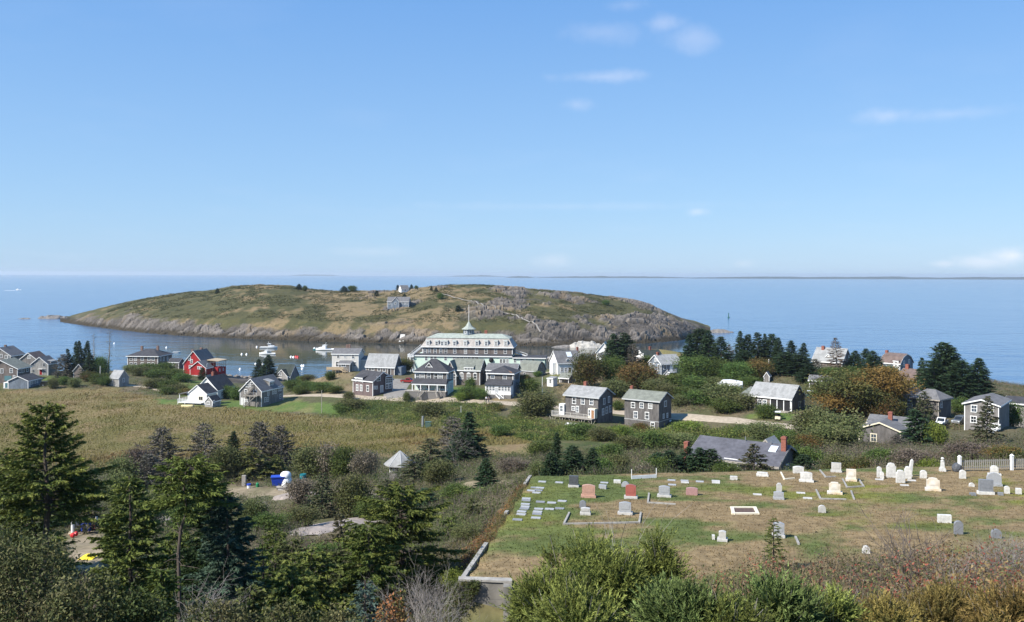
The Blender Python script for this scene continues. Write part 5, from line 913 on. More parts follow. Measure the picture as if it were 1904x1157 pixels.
ST = [(1068, 905.5, 21, 17, 'flat', 'dark', 'dark rough granite headstone on pale base at back of graveyard', 20, 'pale'), (1095.5, 925, 24, 24, 'serp', 'pink', 'large pink granite headstone on matching pink base', 28, 'pink'),
      (1122, 909, 7.5, 14, 'flat', 'grey', 'low grey block marker right of the large pink headstone', None), (1149, 898.5, 6, 13, 'flat', 'white', 'low white block marker by the back edge above the red headstone', None),
      (1164, 905.5, 10, 14, 'round', 'grey', 'small pale grey headstone just behind the red headstone', None), (1174.5, 927, 26, 19, 'serp', 'red', 'polished red granite headstone on pale grey base', 25, 'pale'),
      (1236.5, 924, 20.5, 20, 'serp', 'grey', 'grey headstone between the red stone and the low rose stone', 26, 'pale'), (1288, 920.5, 14, 21, 'serp', 'mauve', 'low rose granite headstone without base', None),
      (1164, 956.5, 23, 22, 'serp', 'grey', 'grey headstone on wide pale base at the kerbed plot', 28, 'pale'), (1085, 944, 13, 12, 'round', 'slate', 'small slate-grey headstone at left end of the kerbed plot', None), (1090, 957, 13, 17, 'serp', 'pale', 'pale squat headstone in front of the small slate-grey one', 20, 'pale'),
      (1365.5, 892.5, 7, 13, 'flat', 'white', 'low white block marker alone left of the dark roof house corner', None), (1418.7, 885.5, 7.5, 19, 'serp', 'white', 'wide low white marker tilted back below the house with the long dark roof', 22, 'white'),
      (1485.6, 880, 13, 19, 'serp', 'white', 'white headstone at the back beside a pale kerb', None), (1500.5, 896, 18, 21, 'serp', 'white', 'broad white headstone on white base in front of another white one', 26, 'white'), (1556, 878, 17.5, 17, 'flat', 'pale', 'pale square headstone farthest back beside the scrub', 20, 'pale'),
      (1584, 894.5, 22, 17, 'flat', 'lichen', 'white headstone with orange lichen at the head of a kerbed grave', 20, 'lichen'), (1450, 914.5, 16, 10, 'should', 'pale', 'narrow carved headstone standing behind a squat blue-grey one', None), (1449, 928.5, 14, 18, 'serp', 'grey', 'squat blue-grey headstone with a carved stone behind it', 20, 'grey'),
      (1553.5, 918.5, 22, 20, 'should', 'lichen', 'lichened white headstone on stepped base inside a broken kerb', 27, 'lichen'), (1530, 953.5, 14, 13, 'round', 'pale', 'small round-topped pale headstone alone in mid graveyard', None), (1636, 888, 20, 8, 'round', 'white', 'narrow white tablet left of the tallest white tablet', None),
      (1641, 890.5, 13, 7, 'round', 'white', 'very small white tablet touching the narrow one beside it', None), (1658, 888, 27, 16, 'should', 'white', 'tallest white marble tablet in the back cluster', None), (1675.5, 898, 24, 15, 'should', 'white', 'white tablet in front right of the tallest one', None), (1689, 890.5, 23, 12, 'should', 'white', 'white tablet directly left of the leaning obelisk', None),
      (1718, 889.5, 15, 12, 'round', 'white', 'white round tablet standing apart right of the leaning obelisk', None), (1791, 890, 16, 11, 'round', 'white', 'white round tablet in front of the fence end', None), (1736, 912.5, 24, 22, 'should', 'lichen', 'large white headstone with orange-stained top above the bare bush', 27, 'lichen'),
      (1834, 919, 27.6, 24, 'flat', 'slate', 'large square grey headstone on white base near right edge', 28, 'white'), (1849.5, 904, 25, 25, 'round', 'grey', 'broad grey round-topped headstone behind the square grey one', 27, 'grey'), (1850, 884, 18, 13, 'should', 'white', 'white shouldered headstone below the fence', 22, 'white'),
      (1808, 905, 7, 9, 'round', 'white', 'tiny white marker left of the large grey headstones', None), (1873.5, 918, 14, 9, 'round', 'white', 'small white tablet just right of the square grey headstone', None), (1895, 919, 11, 9, 'flat', 'white', 'small white tablet at the far right edge', None), (1810, 921.5, 5, 10, 'flat', 'slate', 'dark low footstone left of the square grey headstone', None),
      (1861.5, 921, 5, 9, 'flat', 'slate', 'dark low footstone right of the square grey headstone', None), (1757.5, 972, 15, 23, 'flat', 'white', 'wide flat-topped white headstone by itself in the front right', None), (1783.5, 993.5, 25, 15, 'round', 'slate', 'grey round-topped tablet at front right beside the bare bushes', None), (1854, 1001, 17, 17, 'round', 'slate', 'dull grey headstone half hidden behind grey brush on the right', None),
      (1345, 1006, 19, 13, 'serp', 'pale', 'pale small headstone on base at front left of the red scrub', 19, 'pale'), (1449, 999, 28, 20, 'serp', 'grey', 'grey headstone behind the little young spruce', 23, 'pale'), (1612, 1029, 14, 13, 'round', 'white', 'small white headstone nearest the front, sunk in brush', None),
      (1328, 1003, 8, 5, 'flat', 'white', 'narrow white stub marker beside the little young spruce', None), (1228.5, 0, 0, 0, '', '', '', None)]
for s_ in ST[:-1]:
    stone(*s_[:7], base=s_[7], bm=s_[8] if len(s_) > 8 else None)
# urn-topped monument and leaning obelisk
p = hit(1753.6, 876.5); k = p.y / F; o = thing('urn_monument', 'slender white monument topped with a ball urn behind the graveyard', 'monument', p, -.2); a = 5 * k
b = MB(); b.box(-a, a, -a, a, -.3, 5 * k); b.box(-a * .85, a * .85, -a * .85, a * .85, 5 * k, 7 * k); b.build('base', GM['white'], o); b = MB(); b.hexa([(-a * .62, -a * .62, 7 * k), (a * .62, -a * .62, 7 * k), (a * .62, a * .62, 7 * k), (-a * .62, a * .62, 7 * k), (-a * .5, -a * .5, 19 * k), (a * .5, -a * .5, 19 * k), (a * .5, a * .5, 19 * k), (-a * .5, a * .5, 19 * k)]); b.build('shaft', GM['white'], o)
b = MB(); b.lathe([(a * .65, 19 * k), (a * .65, 20 * k), (a * .25, 20.6 * k), (a * .55, 22.5 * k), (a * .6, 24 * k), (a * .4, 25.6 * k), (.02, 26.3 * k)], 12); b.build('urn', GM['white'], o)
p = hit(1692, 886); k = p.y / F; o = thing('obelisk', 'thin white obelisk leaning to the right in the graveyard', 'obelisk', p, -.2); o.rotation_euler = (0, .16, 0); b = MB(); a = 3 * k
b.box(-a * 1.3, a * 1.3, -a * 1.3, a * 1.3, -.3, 4 * k); b.build('base', GM['white'], o); b = MB(); b.hexa([(-a, -a, 4 * k), (a, -a, 4 * k), (a, a, 4 * k), (-a, a, 4 * k), (-a * .7, -a * .7, 30 * k), (a * .7, -a * .7, 30 * k), (a * .7, a * .7, 30 * k), (-a * .7, a * .7, 30 * k)]); b.hexa([(-a * .7, -a * .7, 30 * k), (a * .7, -a * .7, 30 * k), (a * .7, a * .7, 30 * k), (-a * .7, a * .7, 30 * k), (-.01, -.01, 33 * k), (.01, -.01, 33 * k), (.01, .01, 33 * k), (-.01, .01, 33 * k)]); b.build('shaft', GM['white'], o)
# flat markers
b = MB(); b.hexa([(-.32, -.15, -.1), (.32, -.15, -.1), (.32, .15, -.1), (-.32, .15, -.1), (-.30, -.13, .055), (.30, -.13, .055), (.30, .13, .085), (-.30, .13, .085)]); fm = {q: b.mesh('grave_marker', GM[q]) for q in ('grey', 'pale', 'slate')}
FMK = []; ORD = ['nearest', 'second', 'third', 'fourth', 'fifth', 'sixth', 'seventh', 'eighth', 'ninth', 'tenth', 'eleventh', 'twelfth', 'thirteenth']
def Z5(x, y): return 940 + x / 4.76, 860 + y / 4.76
def Z6(x, y): return 1300 + x / 3.152, 840 + y / 3.152
for n_, (x, y) in enumerate([(232, 254), (298, 252), (280, 273), (190, 325), (188, 342), (182, 374), (180, 397), (172, 415), (150, 440), (145, 465), (112, 512), (300, 417), (290, 442), (285, 462), (275, 496), (395, 418), (485, 413), (415, 362), (508, 347), (315, 354), (480, 182), (330, 175), (265, 228), (312, 230)]):
    p = hit(*Z5(x, y)); o = obj('grave_marker', fm[('grey', 'slate', 'grey')[n_ % 3]], None, loc=p, rz=-.22 + rs.uniform(-.1, .1)); tag(o, None, 'grave marker', 'flat markers at the left of the graveyard'); FMK.append((0 if x < 240 else 1 if x < 340 else 2, y, o))
for c_ in range(3):
    for q_, (_, _, o) in enumerate(sorted([m for m in FMK if m[0] == c_], key=lambda m: m[1])):
        o['label'] = 'flat grave marker, %s from the back edge in the %s column by the left kerb' % ('first' if q_ == 0 else ORD[q_], ('leftmost', 'second', 'third')[c_])
for n_, (x, y) in enumerate([(1475, 162), (1590, 166), (1594, 182), (1725, 174), (1865, 168), (1868, 184), (1480, 202), (880, 184)]):
    p = hit(*Z5(x, y)); o = obj('grave_marker', fm[('grey', 'grey', 'pale')[n_ % 3]], None, loc=p, rz=-.2); tag(o, ['flat marker in brown grass right of the low white rail', 'flat marker below the long roof, back one of the left pair', 'flat marker below the long roof, front one of the left pair', 'lone flat marker between the two pairs below the long roof', 'flat marker below the long roof, back one of the right pair', 'flat marker below the long roof, front one of the right pair', 'flat pale marker just in front of the low white rail', 'flat marker behind the low grey block marker'][n_], 'grave marker', 'flat markers along the back edge')
for n_, (x, y) in enumerate([(103, 176), (345, 254), (600, 245), (640, 276), (1250, 172), (1060, 166), (1208, 200)]):
    p = hit(*Z6(x, y)); o = obj('grave_marker', fm['pale'], None, loc=p, rz=-.2); tag(o, ['flat stone in the grass left of the low white block marker', 'flat stone alone left of the squat blue-grey headstone', 'flat stone left of the lichened stepped headstone', 'flat stone in front of the broken low kerb', 'flat stone right of the tablet beside the obelisk', 'flat stone left of the narrow white tablets', 'flat stone in front of the white tablet cluster'][n_], 'grave marker', 'stones lying among the white headstones')
# kerbed plots
def kerb(pts, label, m='concrete', w_=.12, h_=.08):
    P = [hit(*q) for q in pts]; o = thing('grave_kerb', label, 'kerb', P[0])
    for p, q in zip(P[:-1], P[1:]):
        b = MB(); d = (q - p); e = d.normalized() * w_ * .5; b.bar(p - P[0] - e + Vector((0, 0, .02)), q - P[0] + e + Vector((0, 0, .02)), w_, h_ * 2); b.build('kerb_stone', M[m] if m != 'concrete' else mat('worn_concrete', (.30, .285, .255), rough=.95, var=.3, scale=3, bump=.5), o)
    return o
kerb([(1060, 955), (1050, 976), (1104, 975), (1190, 973), (1193, 955)], 'pale concrete kerb round the plot with two headstones')
kerb([(1208, 919), (1206, 936), (1256, 939)], 'low pale kerb corner below the grey headstone'); kerb([Z6(483, 125), Z6(503, 165), Z6(560, 160)], 'pale kerb beside the back white headstone', 'cream'); kerb([Z6(712, 112), Z6(745, 152), Z6(800, 150)], 'low kerb beside the farthest pale headstone')
kerb([Z6(845, 165), Z6(870, 212), Z6(968, 207), Z6(940, 165)], 'narrow kerb framing the lichened grave'); kerb([Z6(690, 228), Z6(715, 280), Z6(860, 284)], 'broken low kerb around the lichened stepped headstone'); kerb([Z6(895, 235), Z6(912, 282)], 'short kerb piece right of the broken kerb'); kerb([Z6(570, 505), Z6(588, 545)], 'short pale kerb strip behind the red scrub')
o = kerb([Z6(205, 367), Z6(347, 367), Z6(330, 332), Z6(197, 332), Z6(205, 367)], 'pale rectangular frame round a brown grave plot', 'cream', .22, .08)
P = [hit(*Z6(*q)) for q in ((210, 364), (340, 364), (326, 335), (200, 335))]; b = MB(); b.add([(v - P[0]) + Vector((0, 0, .05)) for v in P], [(0, 1, 2, 3)]); MATS.pop('x', None); b.build('plot_soil', mat('dark_soil', (.10, .065, .05), var=.5, scale=6), o).location = P[0] - o.location
# white low rail with two posts at the back edge
P0, P1 = hit(1175.5, 891), hit(1221.5, 888.5); o = thing('white_rail', 'low white board between two thin posts at back edge of graveyard', 'rail', P0); d = P1 - P0
b = MB(); b.bar((0, 0, .13), d + Vector((0, 0, .13)), .06, .26); b.build('board', M['trim'], o)
for q in (Vector(), d): b = MB(); b.bar(q - Vector((0, 0, .3)), q + Vector((0, 0, .78)), .05); b.build('post', M['trim'], o)
# terrace retaining wall
M_kerb = mat('worn_concrete', (.30, .285, .255), rough=.95, var=.3, scale=3, bump=.5)
M_oldc = mat('stained_concrete', (.25, .235, .21), rough=.95, var=.35, scale=1.4, bump=.4, col2=(.16, .15, .13))
o = thing('retaining_wall', 'grey concrete retaining wall at the graveyard corner', 'wall', (CEM[0][0], CEM[0][1], PLANE(42)))
zt = .06
b = MB(); b.hexa([(-.25, -.22, -2.6), (2.2, -.45, -2.6), (2.2, -.15, -2.6), (-.25, .08, -2.6), (-.25, -.22, zt), (2.2, -.45, zt), (2.2, -.15, zt), (-.25, .08, zt)]); b.build('front_wall', M_oldc, o)
b = MB(); b.hexa([(-.28, -.27, zt + .002), (2.25, -.52, zt + .002), (2.25, -.08, zt + .002), (-.28, .13, zt + .002), (-.28, -.27, zt + .10), (2.25, -.52, zt + .10), (2.25, -.08, zt + .10), (-.28, .13, zt + .10)]); b.build('coping', M_kerb, o)
b = MB(); b.box(1.85, 2.25, -1.0, -.40, -2.6, .05); b.build('pier', M_oldc, o)
d = Vector((CEM[1][0] - CEM[0][0], CEM[1][1] - CEM[0][1], PLANE(73) - PLANE(42)))
for a0, a1 in ((0, .24), (.50, .53), (.86, 1.0)):
    b = MB(); b.bar(d * a0 + Vector((-.12, .2, -.25)), d * a1 + Vector((-.12, 0, -.25)), .22, .62); b.build('side_kerb', M_kerb, o)
# picket fence along the back right
F0, F1 = Vector((38.4, 76.0, PLANE(76.0))), Vector((49.2, 77.9, PLANE(77.9))); o = thing('picket_fence', 'weathered grey picket fence with taller white posts at back right', 'fence', F0); d = F1 - F0; n_ = int(d.length / .19); pm = MB(); pm.box(-.038, .038, -.015, .015, .12, .98); M_pick = mat('old_picket', (.30, .285, .25), rough=.95, var=.3, scale=5); pmesh = pm.mesh('picket', M_pick)
ang = math.atan2(d.y, d.x)
for k in range(n_):
    q = d * (k / n_); oo = obj('picket', pmesh, o, loc=q, rz=ang)
for zz_ in (.3, .85): b = MB(); b.bar(Vector((0, .04, zz_)), d + Vector((0, .04, zz_)), .05, .09); b.build('rail', M_pick, o)
pb = MB(); pb.box(-.11, .11, -.11, .11, -.3, 1.25); pb.hexa([(-.14, -.14, 1.25), (.14, -.14, 1.25), (.14, .14, 1.25), (-.14, .14, 1.25), (-.02, -.02, 1.42), (.02, -.02, 1.42), (.02, .02, 1.42), (-.02, .02, 1.42)]); pme = pb.mesh('post', M['trim'])
for t_ in (0, .46, .92): obj('post', pme, o, loc=d * t_ + Vector((0, -.02, 0)), rz=ang)
p = hit(1781, 877); o = thing('rough_boulder', 'dark rough boulder at the left end of the picket fence', 'boulder', p)
def rock_mesh(seed, r=(1, 1, 1), n=2, col=None, rough=.25):
    import bmesh
    bm = bmesh.new(); bmesh.ops.create_icosphere(bm, subdivisions=n, radius=1.0); rg_ = np.random.RandomState(seed); off = rg_.rand(3) * 50
    for v in bm.verts:
        c = v.co; k = 1 + rough * 2 * (float(fbm(np.array([c.x * 1.3 + off[0] + c.z]), np.array([c.y * 1.3 + off[1] - c.z * .7]), 3, seed)[0]) - .5); v.co = Vector((c.x * r[0] * k, c.y * r[1] * k, c.z * r[2] * k))
    me = bpy.data.meshes.new('rock'); bm.to_mesh(me); bm.free(); me.polygons.foreach_set('use_smooth', np.zeros(len(me.polygons), dtype=bool)); return me
me = rock_mesh(4, (.45, .4, .5), 2); me.materials.append(GM['dark']); obj('stone', me, o, loc=(0, 0, .3))
# cedar-like low hedge mound by the dark headstone is planted with the shrubs below

# ------------------------------------------------------------------ outcrops and harbour rocks
M_rock = mat('granite_outcrop', (.25, .212, .185), rough=.95, var=.34, scale=1.5, bump=1.5, detail=9)
M_srock = mat('shore_rock', (.17, .155, .14), rough=.95, var=.4, scale=.7, bump=1.5, detail=9)
def mound(name, label, cat, c, rx, ry, h_, m, seed, rz=0, n=44, zf=None, cells=2.2):
    u = np.linspace(-1, 1, n); U, V = np.meshgrid(u, u); r = np.hypot(U, V); X = U * rx; Yv = V * ry
    d1, d2, cid = worley(X / cells + 9, Yv / cells + 4, seed); edge = sstep(0, .12, d2 - d1)
    rim = 1 + .35 * (fbm(U * 2 + 7, V * 2 + 3, 3, seed + 2) - .5) * 2
    prof = np.clip(1 - (r / rim) ** 2.2, -.6, 1); Z = h_ * (prof * (.75 + .35 * fbm(X / 3, Yv / 3, 3, seed + 3))) + (cid - .5) * h_ * .30 * edge * (prof > 0) - .08 * (1 - edge) * h_ * .6
    c_, s_ = math.cos(rz), math.sin(rz); wx = c.x + X * c_ - Yv * s_; wy = c.y + X * s_ + Yv * c_; g = ground(wx, wy) if zf is None else np.full_like(wx, zf)
    o = thing(name, label, cat, c); i, j = np.meshgrid(np.arange(n - 1), np.arange(n - 1), indexing='ij'); i = i.ravel(); j = j.ravel()
    b = MB(); b.add(np.stack([wx - c.x, wy - c.y, g + Z - c.z], 2).reshape(-1, 3), np.stack([i * n + j, i * n + j + 1, (i + 1) * n + j + 1, (i + 1) * n + j], 1)); b.build('rock_face', m, o); return o
mound('rock_outcrop', 'broad pale granite outcrop in the scrub left of the graveyard', 'rock', hit(648, 975), 4.6, 4.6, .5, M_rock, 21, .3); mound('rock_outcrop', 'small pale granite ledge left of the broad outcrop', 'rock', hit(585, 988), 2.2, 2.5, .4, M_rock, 22); mound('rock_outcrop', 'pale stone ledge below the log and blue bin', 'rock', hit(555, 922), 3.2, 2.6, .6, M_rock, 23)
mound('rock_outcrop', 'pale bare ledge behind the tall spruces in the left foreground', 'rock', hit(300, 970), 3.0, 3.5, .5, M_rock, 24)
mound('harbour_rock', 'long pale rock rising from the harbour before the island', 'rock', at(1090, 645, 585) - Vector((0, 0, at(1090, 645, 585).z)), 13, 7, 5.0, mat('bleached_rock', (.36, .34, .30), rough=.95, var=.3, scale=.5, bump=1.5), 31, zf=-.6, cells=3)
mound('harbour_rock', 'low dark ledge left of the long pale harbour rock', 'rock', Vector((38, 586, 0)), 14, 5, 2.2, M_srock, 32, zf=-.7, cells=3)
mound('sea_rock', 'dark rock awash off the right tip of the island', 'rock', Vector(((1338 - CX) / F * 742, 742, 0)), 13, 7, 3.2, M_srock, 33, zf=-.5, cells=3); mound('sea_rock', 'low dark reef off the left tip of the island', 'rock', Vector(((98 - CX) / F * 935, 935, 0)), 16, 9, 4.0, M_srock, 34, zf=-.5, cells=3); mound('sea_rock', 'small reef farthest left beyond the island tip', 'rock', Vector(((48 - CX) / F * 925, 925, 0)), 9, 5, 1.7, M_srock, 35, zf=-.6, cells=3)
# loose shore boulders
b = MB(); rg = np.random.RandomState(8)
import bmesh
tmp = []
for k in range(3):
    me = rock_mesh(60 + k, (1, .8, .65), 1); v = np.array([x.co[:] for x in me.vertices]); f = np.array([list(p.vertices) for p in me.polygons]); tmp.append((v, f)); bpy.data.meshes.remove(me)
for k in range(420):
    px_ = rg.uniform(415, 640) if k < 240 else rg.uniform(120, 420); y_ = rg.uniform(385, 428); x_ = (px_ - CX) / F * y_; z_ = g1(x_, y_)
    if not (-.6 < z_ < 2.6): continue
    v, f = tmp[k % 3]; a = rg.rand() * 6.28; R2 = np.array([[math.cos(a), -math.sin(a), 0], [math.sin(a), math.cos(a), 0], [0, 0, 1]]); s_ = rg.uniform(.5, 1.9); b.add(v @ R2.T * s_ + np.array([x_, y_, z_ + .1]), f)
tag(b.build('shore_boulders', M_srock), 'dark loose boulders along the near harbour shore', 'boulders', kind='stuff')

# ------------------------------------------------------------------ boats and buoys
MW = mat('white_gelcoat', (.80, .80, .78), rough=.3, var=.04); MTQ = mat('turquoise_hull', (.05, .19, .19), rough=.35, var=.05); MR = mat('red_plastic', (.55, .03, .03), rough=.4, var=.05); MDK = mat('dark_hull', (.03, .05, .07), rough=.35, var=.05)
def hull_mesh(L, B, D, m, sheer=.35, two=False):
    n = 14; t = np.linspace(0, 1, n); b = MB(); half = B / 2 * np.where(t < .55, .86 + .14 * t / .55, np.sqrt(np.clip(1 - ((t - .55) / .45) ** 2.2, 0, 1)) * 1.0); half[-1] = .03
    x = (t - .5) * L; dz = D * (1 + sheer * np.clip((t - .3) / .7, 0, 1) ** 2)
    rows = []
    for k, (wf, zf) in enumerate([(0, -.35), (.55, -.30), (.93, .25), (1.0, 1.0), (.90, 1.0), (.86, .62), (0, .62)]):
        rows.append(np.stack([x, half * wf, np.where(zf < .3, -.3 * D if zf < 0 else .25 * D, dz * zf)], 1))
    V = np.stack(rows, 0); k_ = len(rows)
    for sg in (1, -1):
        W = V.copy(); W[:, :, 1] *= sg; i, j = np.meshgrid(np.arange(k_ - 1), np.arange(n - 1), indexing='ij'); i = i.ravel(); j = j.ravel(); fc = np.stack([i * n + j, i * n + j + 1, (i + 1) * n + j + 1, (i + 1) * n + j], 1); lo_ = i < 2
        b.add(W.reshape(-1, 3), fc[lo_], m=1 if two else 0); b.add(W.reshape(-1, 3), fc[~lo_]); b.add(W[:, 0], [list(range(k_))])
    return b
def lobster_boat(label, px, py, L, rz, hm):
    u, v = ray(px, py); Y = H / v; o = thing('lobster_boat', label, 'boat', (u * Y, Y, 0), rz, 'boats moored in the harbour'); B = L * .30; D = L * .085
    hull_mesh(L, B, D, hm, two=hm is MTQ).build('hull', [MW, MTQ] if hm is MTQ else hm, o); b = MB(); b.poly_prism([(-L * .02, D * .9), (-L * .02, D + L * .15), (L * .02, D + L * .165), (L * .12, D + L * .16), (L * .155, D + L * .085), (L * .32, D + L * .06), (L * .36, D * 1.2), (L * .36, D * .9)], 'y', -B * .30, B * .30); c = b.build('cabin', MW, o)
    b = MB(); b.box(-L * .015, L * .125, -B * .305, -B * .295, D + L * .09, D + L * .135); b.box(L * .13, L * .15, -B * .22, B * .22, D + L * .095, D + L * .135); b.build('cabin_window', M['glass'], c)
    b = MB(); b.box(-L * .08, L * .14, -B * .34, B * .34, D + L * .16, D + L * .172); b.build('cabin_roof', MW, o); b = MB(); b.bar((0, 0, D + L * .17), (-L * .02, 0, D + L * .30), .12); b.bar((0, -B * .2, D + L * .24), (0, B * .2, D + L * .24), .08); b.lathe([(.3, 0), (.35, .15), (.02, .3)], 8, c=(L * .06, 0, D + L * .172)); b.build('mast', MW, o)
    return o
lobster_boat('white lobster boat moored farthest out, nearest the island shore', 500, 647.5, 11, .1, MW); lobster_boat('white lobster boat just below another white boat in the harbour', 497, 659, 9.5, 3.05, MW); lobster_boat('lobster boat with turquoise waterline near the pale grey house', 606, 651.5, 13, 3.0, MTQ)
def small_boat(label, p, L, rz, m, name='dinghy'):
    o = thing(name, label, 'boat', p, rz); hull_mesh(L, L * .36, L * .12, m).build('hull', m, o); b = MB(); 
    for t_ in (-.2, .1): b.box(L * t_ - .12, L * t_ + .12, -L * .15, L * .15, L * .08, L * .10)
    b.build('thwart', M['wood'], o); return o
def sea(px, py): u, v = ray(px, py); Y = H / v; return Vector((u * Y, Y, 0))
o = small_boat('small white dinghy afloat above the low dark shed', sea(329, 656), 4.5, .2, MW); small_boat('open turquoise skiff tied ahead of the turquoise-hulled boat', sea(588, 650.5), 4.0, 2.9, MTQ); 
o = lobster_boat('distant white motorboat leaving a wake at far left', 34, 539.5, 16, 2.9, MW); del o['group']
wk = sea(20, 540.5); b = MB(); b.hexa([(-16, -1.5, -.2), (12, -.4, -.2), (12, .4, -.2), (-16, 1.5, -.2), (-16, -1.3, .25), (12, -.3, .5), (12, .3, .5), (-16, 1.3, .25)]); q = b.build('boat_wake', mat('foam', (.8, .82, .84), var=.2)); q.location = wk; tag(q, 'white foam wake behind the distant motorboat', 'wake')
bb = MB(); bb.lathe([(.05, -.55), (.42, -.35), (.6, 0), (.42, .42), (.12, .58), (.1, .8), (.02, .82)], 12); bw, br = bb.mesh('mooring_buoy', MW), bb.mesh('mooring_buoy', MR)
for px_, py_, r_, lb in [(478, 645.5, 0, 'white buoy just left of the farthest-out white boat'), (450, 659, 0, 'left of two white buoys left of the lower white boat'), (459, 659.3, 0, 'right of two white buoys left of the lower white boat'), (541.5, 664, 0, 'white buoy left of the red buoys'), (546, 664.5, 0, 'white buoy touching the red buoys'), (550.5, 664, 1, 'left one of two red mooring buoys'), (554, 664.5, 1, 'right one of two red mooring buoys'), (447, 687, 0, 'white buoy right of the red house'), (561.5, 680.5, 0, 'left of two white buoys above the shore cottage roof end'), (565, 680.5, 0, 'right of two white buoys above the shore cottage roof end'), (562.5, 686, 0, 'white buoy below the pair right of the shore cottage'), (476, 677, 0, 'white buoy left of the full dark spruce tip'), (489, 677, 0, 'white buoy beside the full dark spruce tip'), (213, 639, 0, 'white buoy right of the tall wispy trees'), (310, 646.5, 0, 'white buoy above the hip-roofed house'), (471, 630, 0, 'white buoy close under the island shore'), (585, 648, 0, 'white buoy left of the turquoise skiff')]:
    o = obj('mooring_buoy', br if r_ else bw, None, loc=sea(px_, py_)); o.scale = (1.3,) * 3 if r_ else (1.1,) * 3
    tag(o, lb, 'buoy', 'mooring buoys in the harbour')
o = thing('channel_buoy', 'tall green channel buoy on open water right of the island', 'buoy', sea(1355, 591)); b = MB(); b.lathe([(1.3, -.4), (1.3, .6), (.5, .8), (.35, 4.2), (.6, 4.4), (.6, 5.0), (.05, 5.4)], 10); b.build('buoy_body', mat('green_buoy', (.01, .08, .05), rough=.5, var=.1), o)
# wharf post and flag-like gear beside the inn
# ------------------------------------------------------------------ vehicles
MP = {k: mat('car_paint_' + k, c, rough=.3, var=.03, spec=.5) for k, c in {'white': (.75, .76, .77), 'black': (.012, .012, .014), 'red': (.22, .02, .02), 'grey': (.10, .11, .12), 'green': (.02, .06, .04), 'cream': (.62, .55, .38)}.items()}
def wheels(o, L, W_, r=.34):
    for x in (-L * .31, L * .31):
        for y in (-W_ / 2 + .08, W_ / 2 - .08):
            b = MB(); b.lathe([(r * .6, -.11), (r, -.11), (r, .11), (r * .6, .11)], 14); q = b.build('wheel', M['black'], o); q.location = (x, y, r); q.rotation_euler = (math.pi / 2, 0, 0); b = MB(); b.lathe([(.02, -.115), (r * .6, -.115), (r * .6, .115), (.02, .115)], 10); b.build('rim', M['steel'], q)
def pickup(label, p, rz, paint, name='pickup_truck', bed=True):
    L, W_ = 5.2, 1.85; o = thing(name, label, 'truck' if bed else 'car', p, rz); b = MB(); z0 = .42
    b.poly_prism([(-L / 2, z0), (-L / 2, 1.05), (-.35, 1.05), (-.35, 1.02), (L / 2 - 1.2, 1.08), (L / 2 - .08, .98), (L / 2, .8), (L / 2, z0)], 'y', -W_ / 2, W_ / 2); b.build('body', MP[paint], o)
    if bed: cab = [(-.75, 1.0), (-.62, 1.72), (.62, 1.74), (1.35, 1.06), (1.35, 1.0)]
    else: cab = [(-2.5, 1.0), (-2.3, 1.68), (.5, 1.72), (1.3, 1.06), (1.3, 1.0)]
    b = MB(); b.poly_prism(cab, 'y', -W_ / 2 + .08, W_ / 2 - .08); c = b.build('cab', MP[paint], o); b = MB(); a = W_ / 2 - .07
    for sg in (-1, 1): b.poly_prism([(cab[0][0] + .15, 1.12), (cab[1][0] + .12, 1.6), (.5, 1.62), (1.0, 1.12)], 'y', sg * a - .012, sg * a + .012)
    b.hexa([(1.33, -a + .1, 1.1), (1.33, a - .1, 1.1), (1.28, a - .1, 1.1), (1.28, -a + .1, 1.1), (.69, -a + .15, 1.68), (.69, a - .15, 1.68), (.64, a - .15, 1.68), (.64, -a + .15, 1.68)]); b.box(cab[1][0] - .1, cab[1][0] - .02, -a + .2, a - .2, 1.2, 1.6); b.build('window', M['glass'], c)
    if bed: b = MB(); b.box(-L / 2 + .08, -.85, -W_ / 2 + .1, W_ / 2 - .1, 1.052, 1.06); b.build('bed', M['black'], o)
    for y in (-.68, .68): b = MB(); b.box(L / 2 - .06, L / 2 + .02, y - .17, y + .17, .72, .9); b.build('headlight', M['skyl'], o)
    b = MB(); b.box(L / 2 - .02, L / 2 + .1, -W_ / 2, W_ / 2, .42, .6); b.box(-L / 2 - .1, -L / 2 + .02, -W_ / 2, W_ / 2, .42, .6); b.build('bumper', M['steel'], o); wheels(o, L, W_, .37); return o
def golf_cart(label, p, rz, paint):
    o = thing('golf_cart', label, 'golf cart', p, rz); b = MB(); b.poly_prism([(-1.2, .3), (-1.2, .75), (-.3, .8), (-.2, .45), (.45, .45), (.6, .85), (1.1, .75), (1.2, .3)], 'y', -.58, .58); b.build('body', MP[paint], o); b = MB(); b.box(-1.0, .75, -.62, .62, 1.78, 1.86); b.build('canopy', MP['white'], o)
    for x, y in ((-.85, -.52), (-.85, .52), (.62, -.52), (.62, .52)): b = MB(); b.bar((x, y, .7), (x * .95, y, 1.8), .05); b.build('post', M['black'], o)
    b = MB(); b.box(-.75, -.25, -.5, .5, .8, .92); b.box(-.85, -.72, -.5, .5, .9, 1.3); b.build('seat', M['black'], o); wheels(o, 2.3, 1.2, .23); return o
def gput(px, py, Y=None):
    return hit(px, py) if Y is None else Vector(((px - CX) / F * Y, Y, g1((px - CX) / F * Y, Y)))
pickup('white pickup truck parked beside the dark shingled house', gput(1752, 792, 199), -2.2, 'white'); pickup('dark grey car parked right of the white pickup', gput(1786, 795, 199), -2.4, 'grey', 'parked_car', False); pickup('red pickup truck parked left of the porch house', gput(760, 712, 300), -.3, 'red'); pickup('black car parked behind the long low shed', gput(91, 716, 317), .25, 'black', 'parked_car', False)
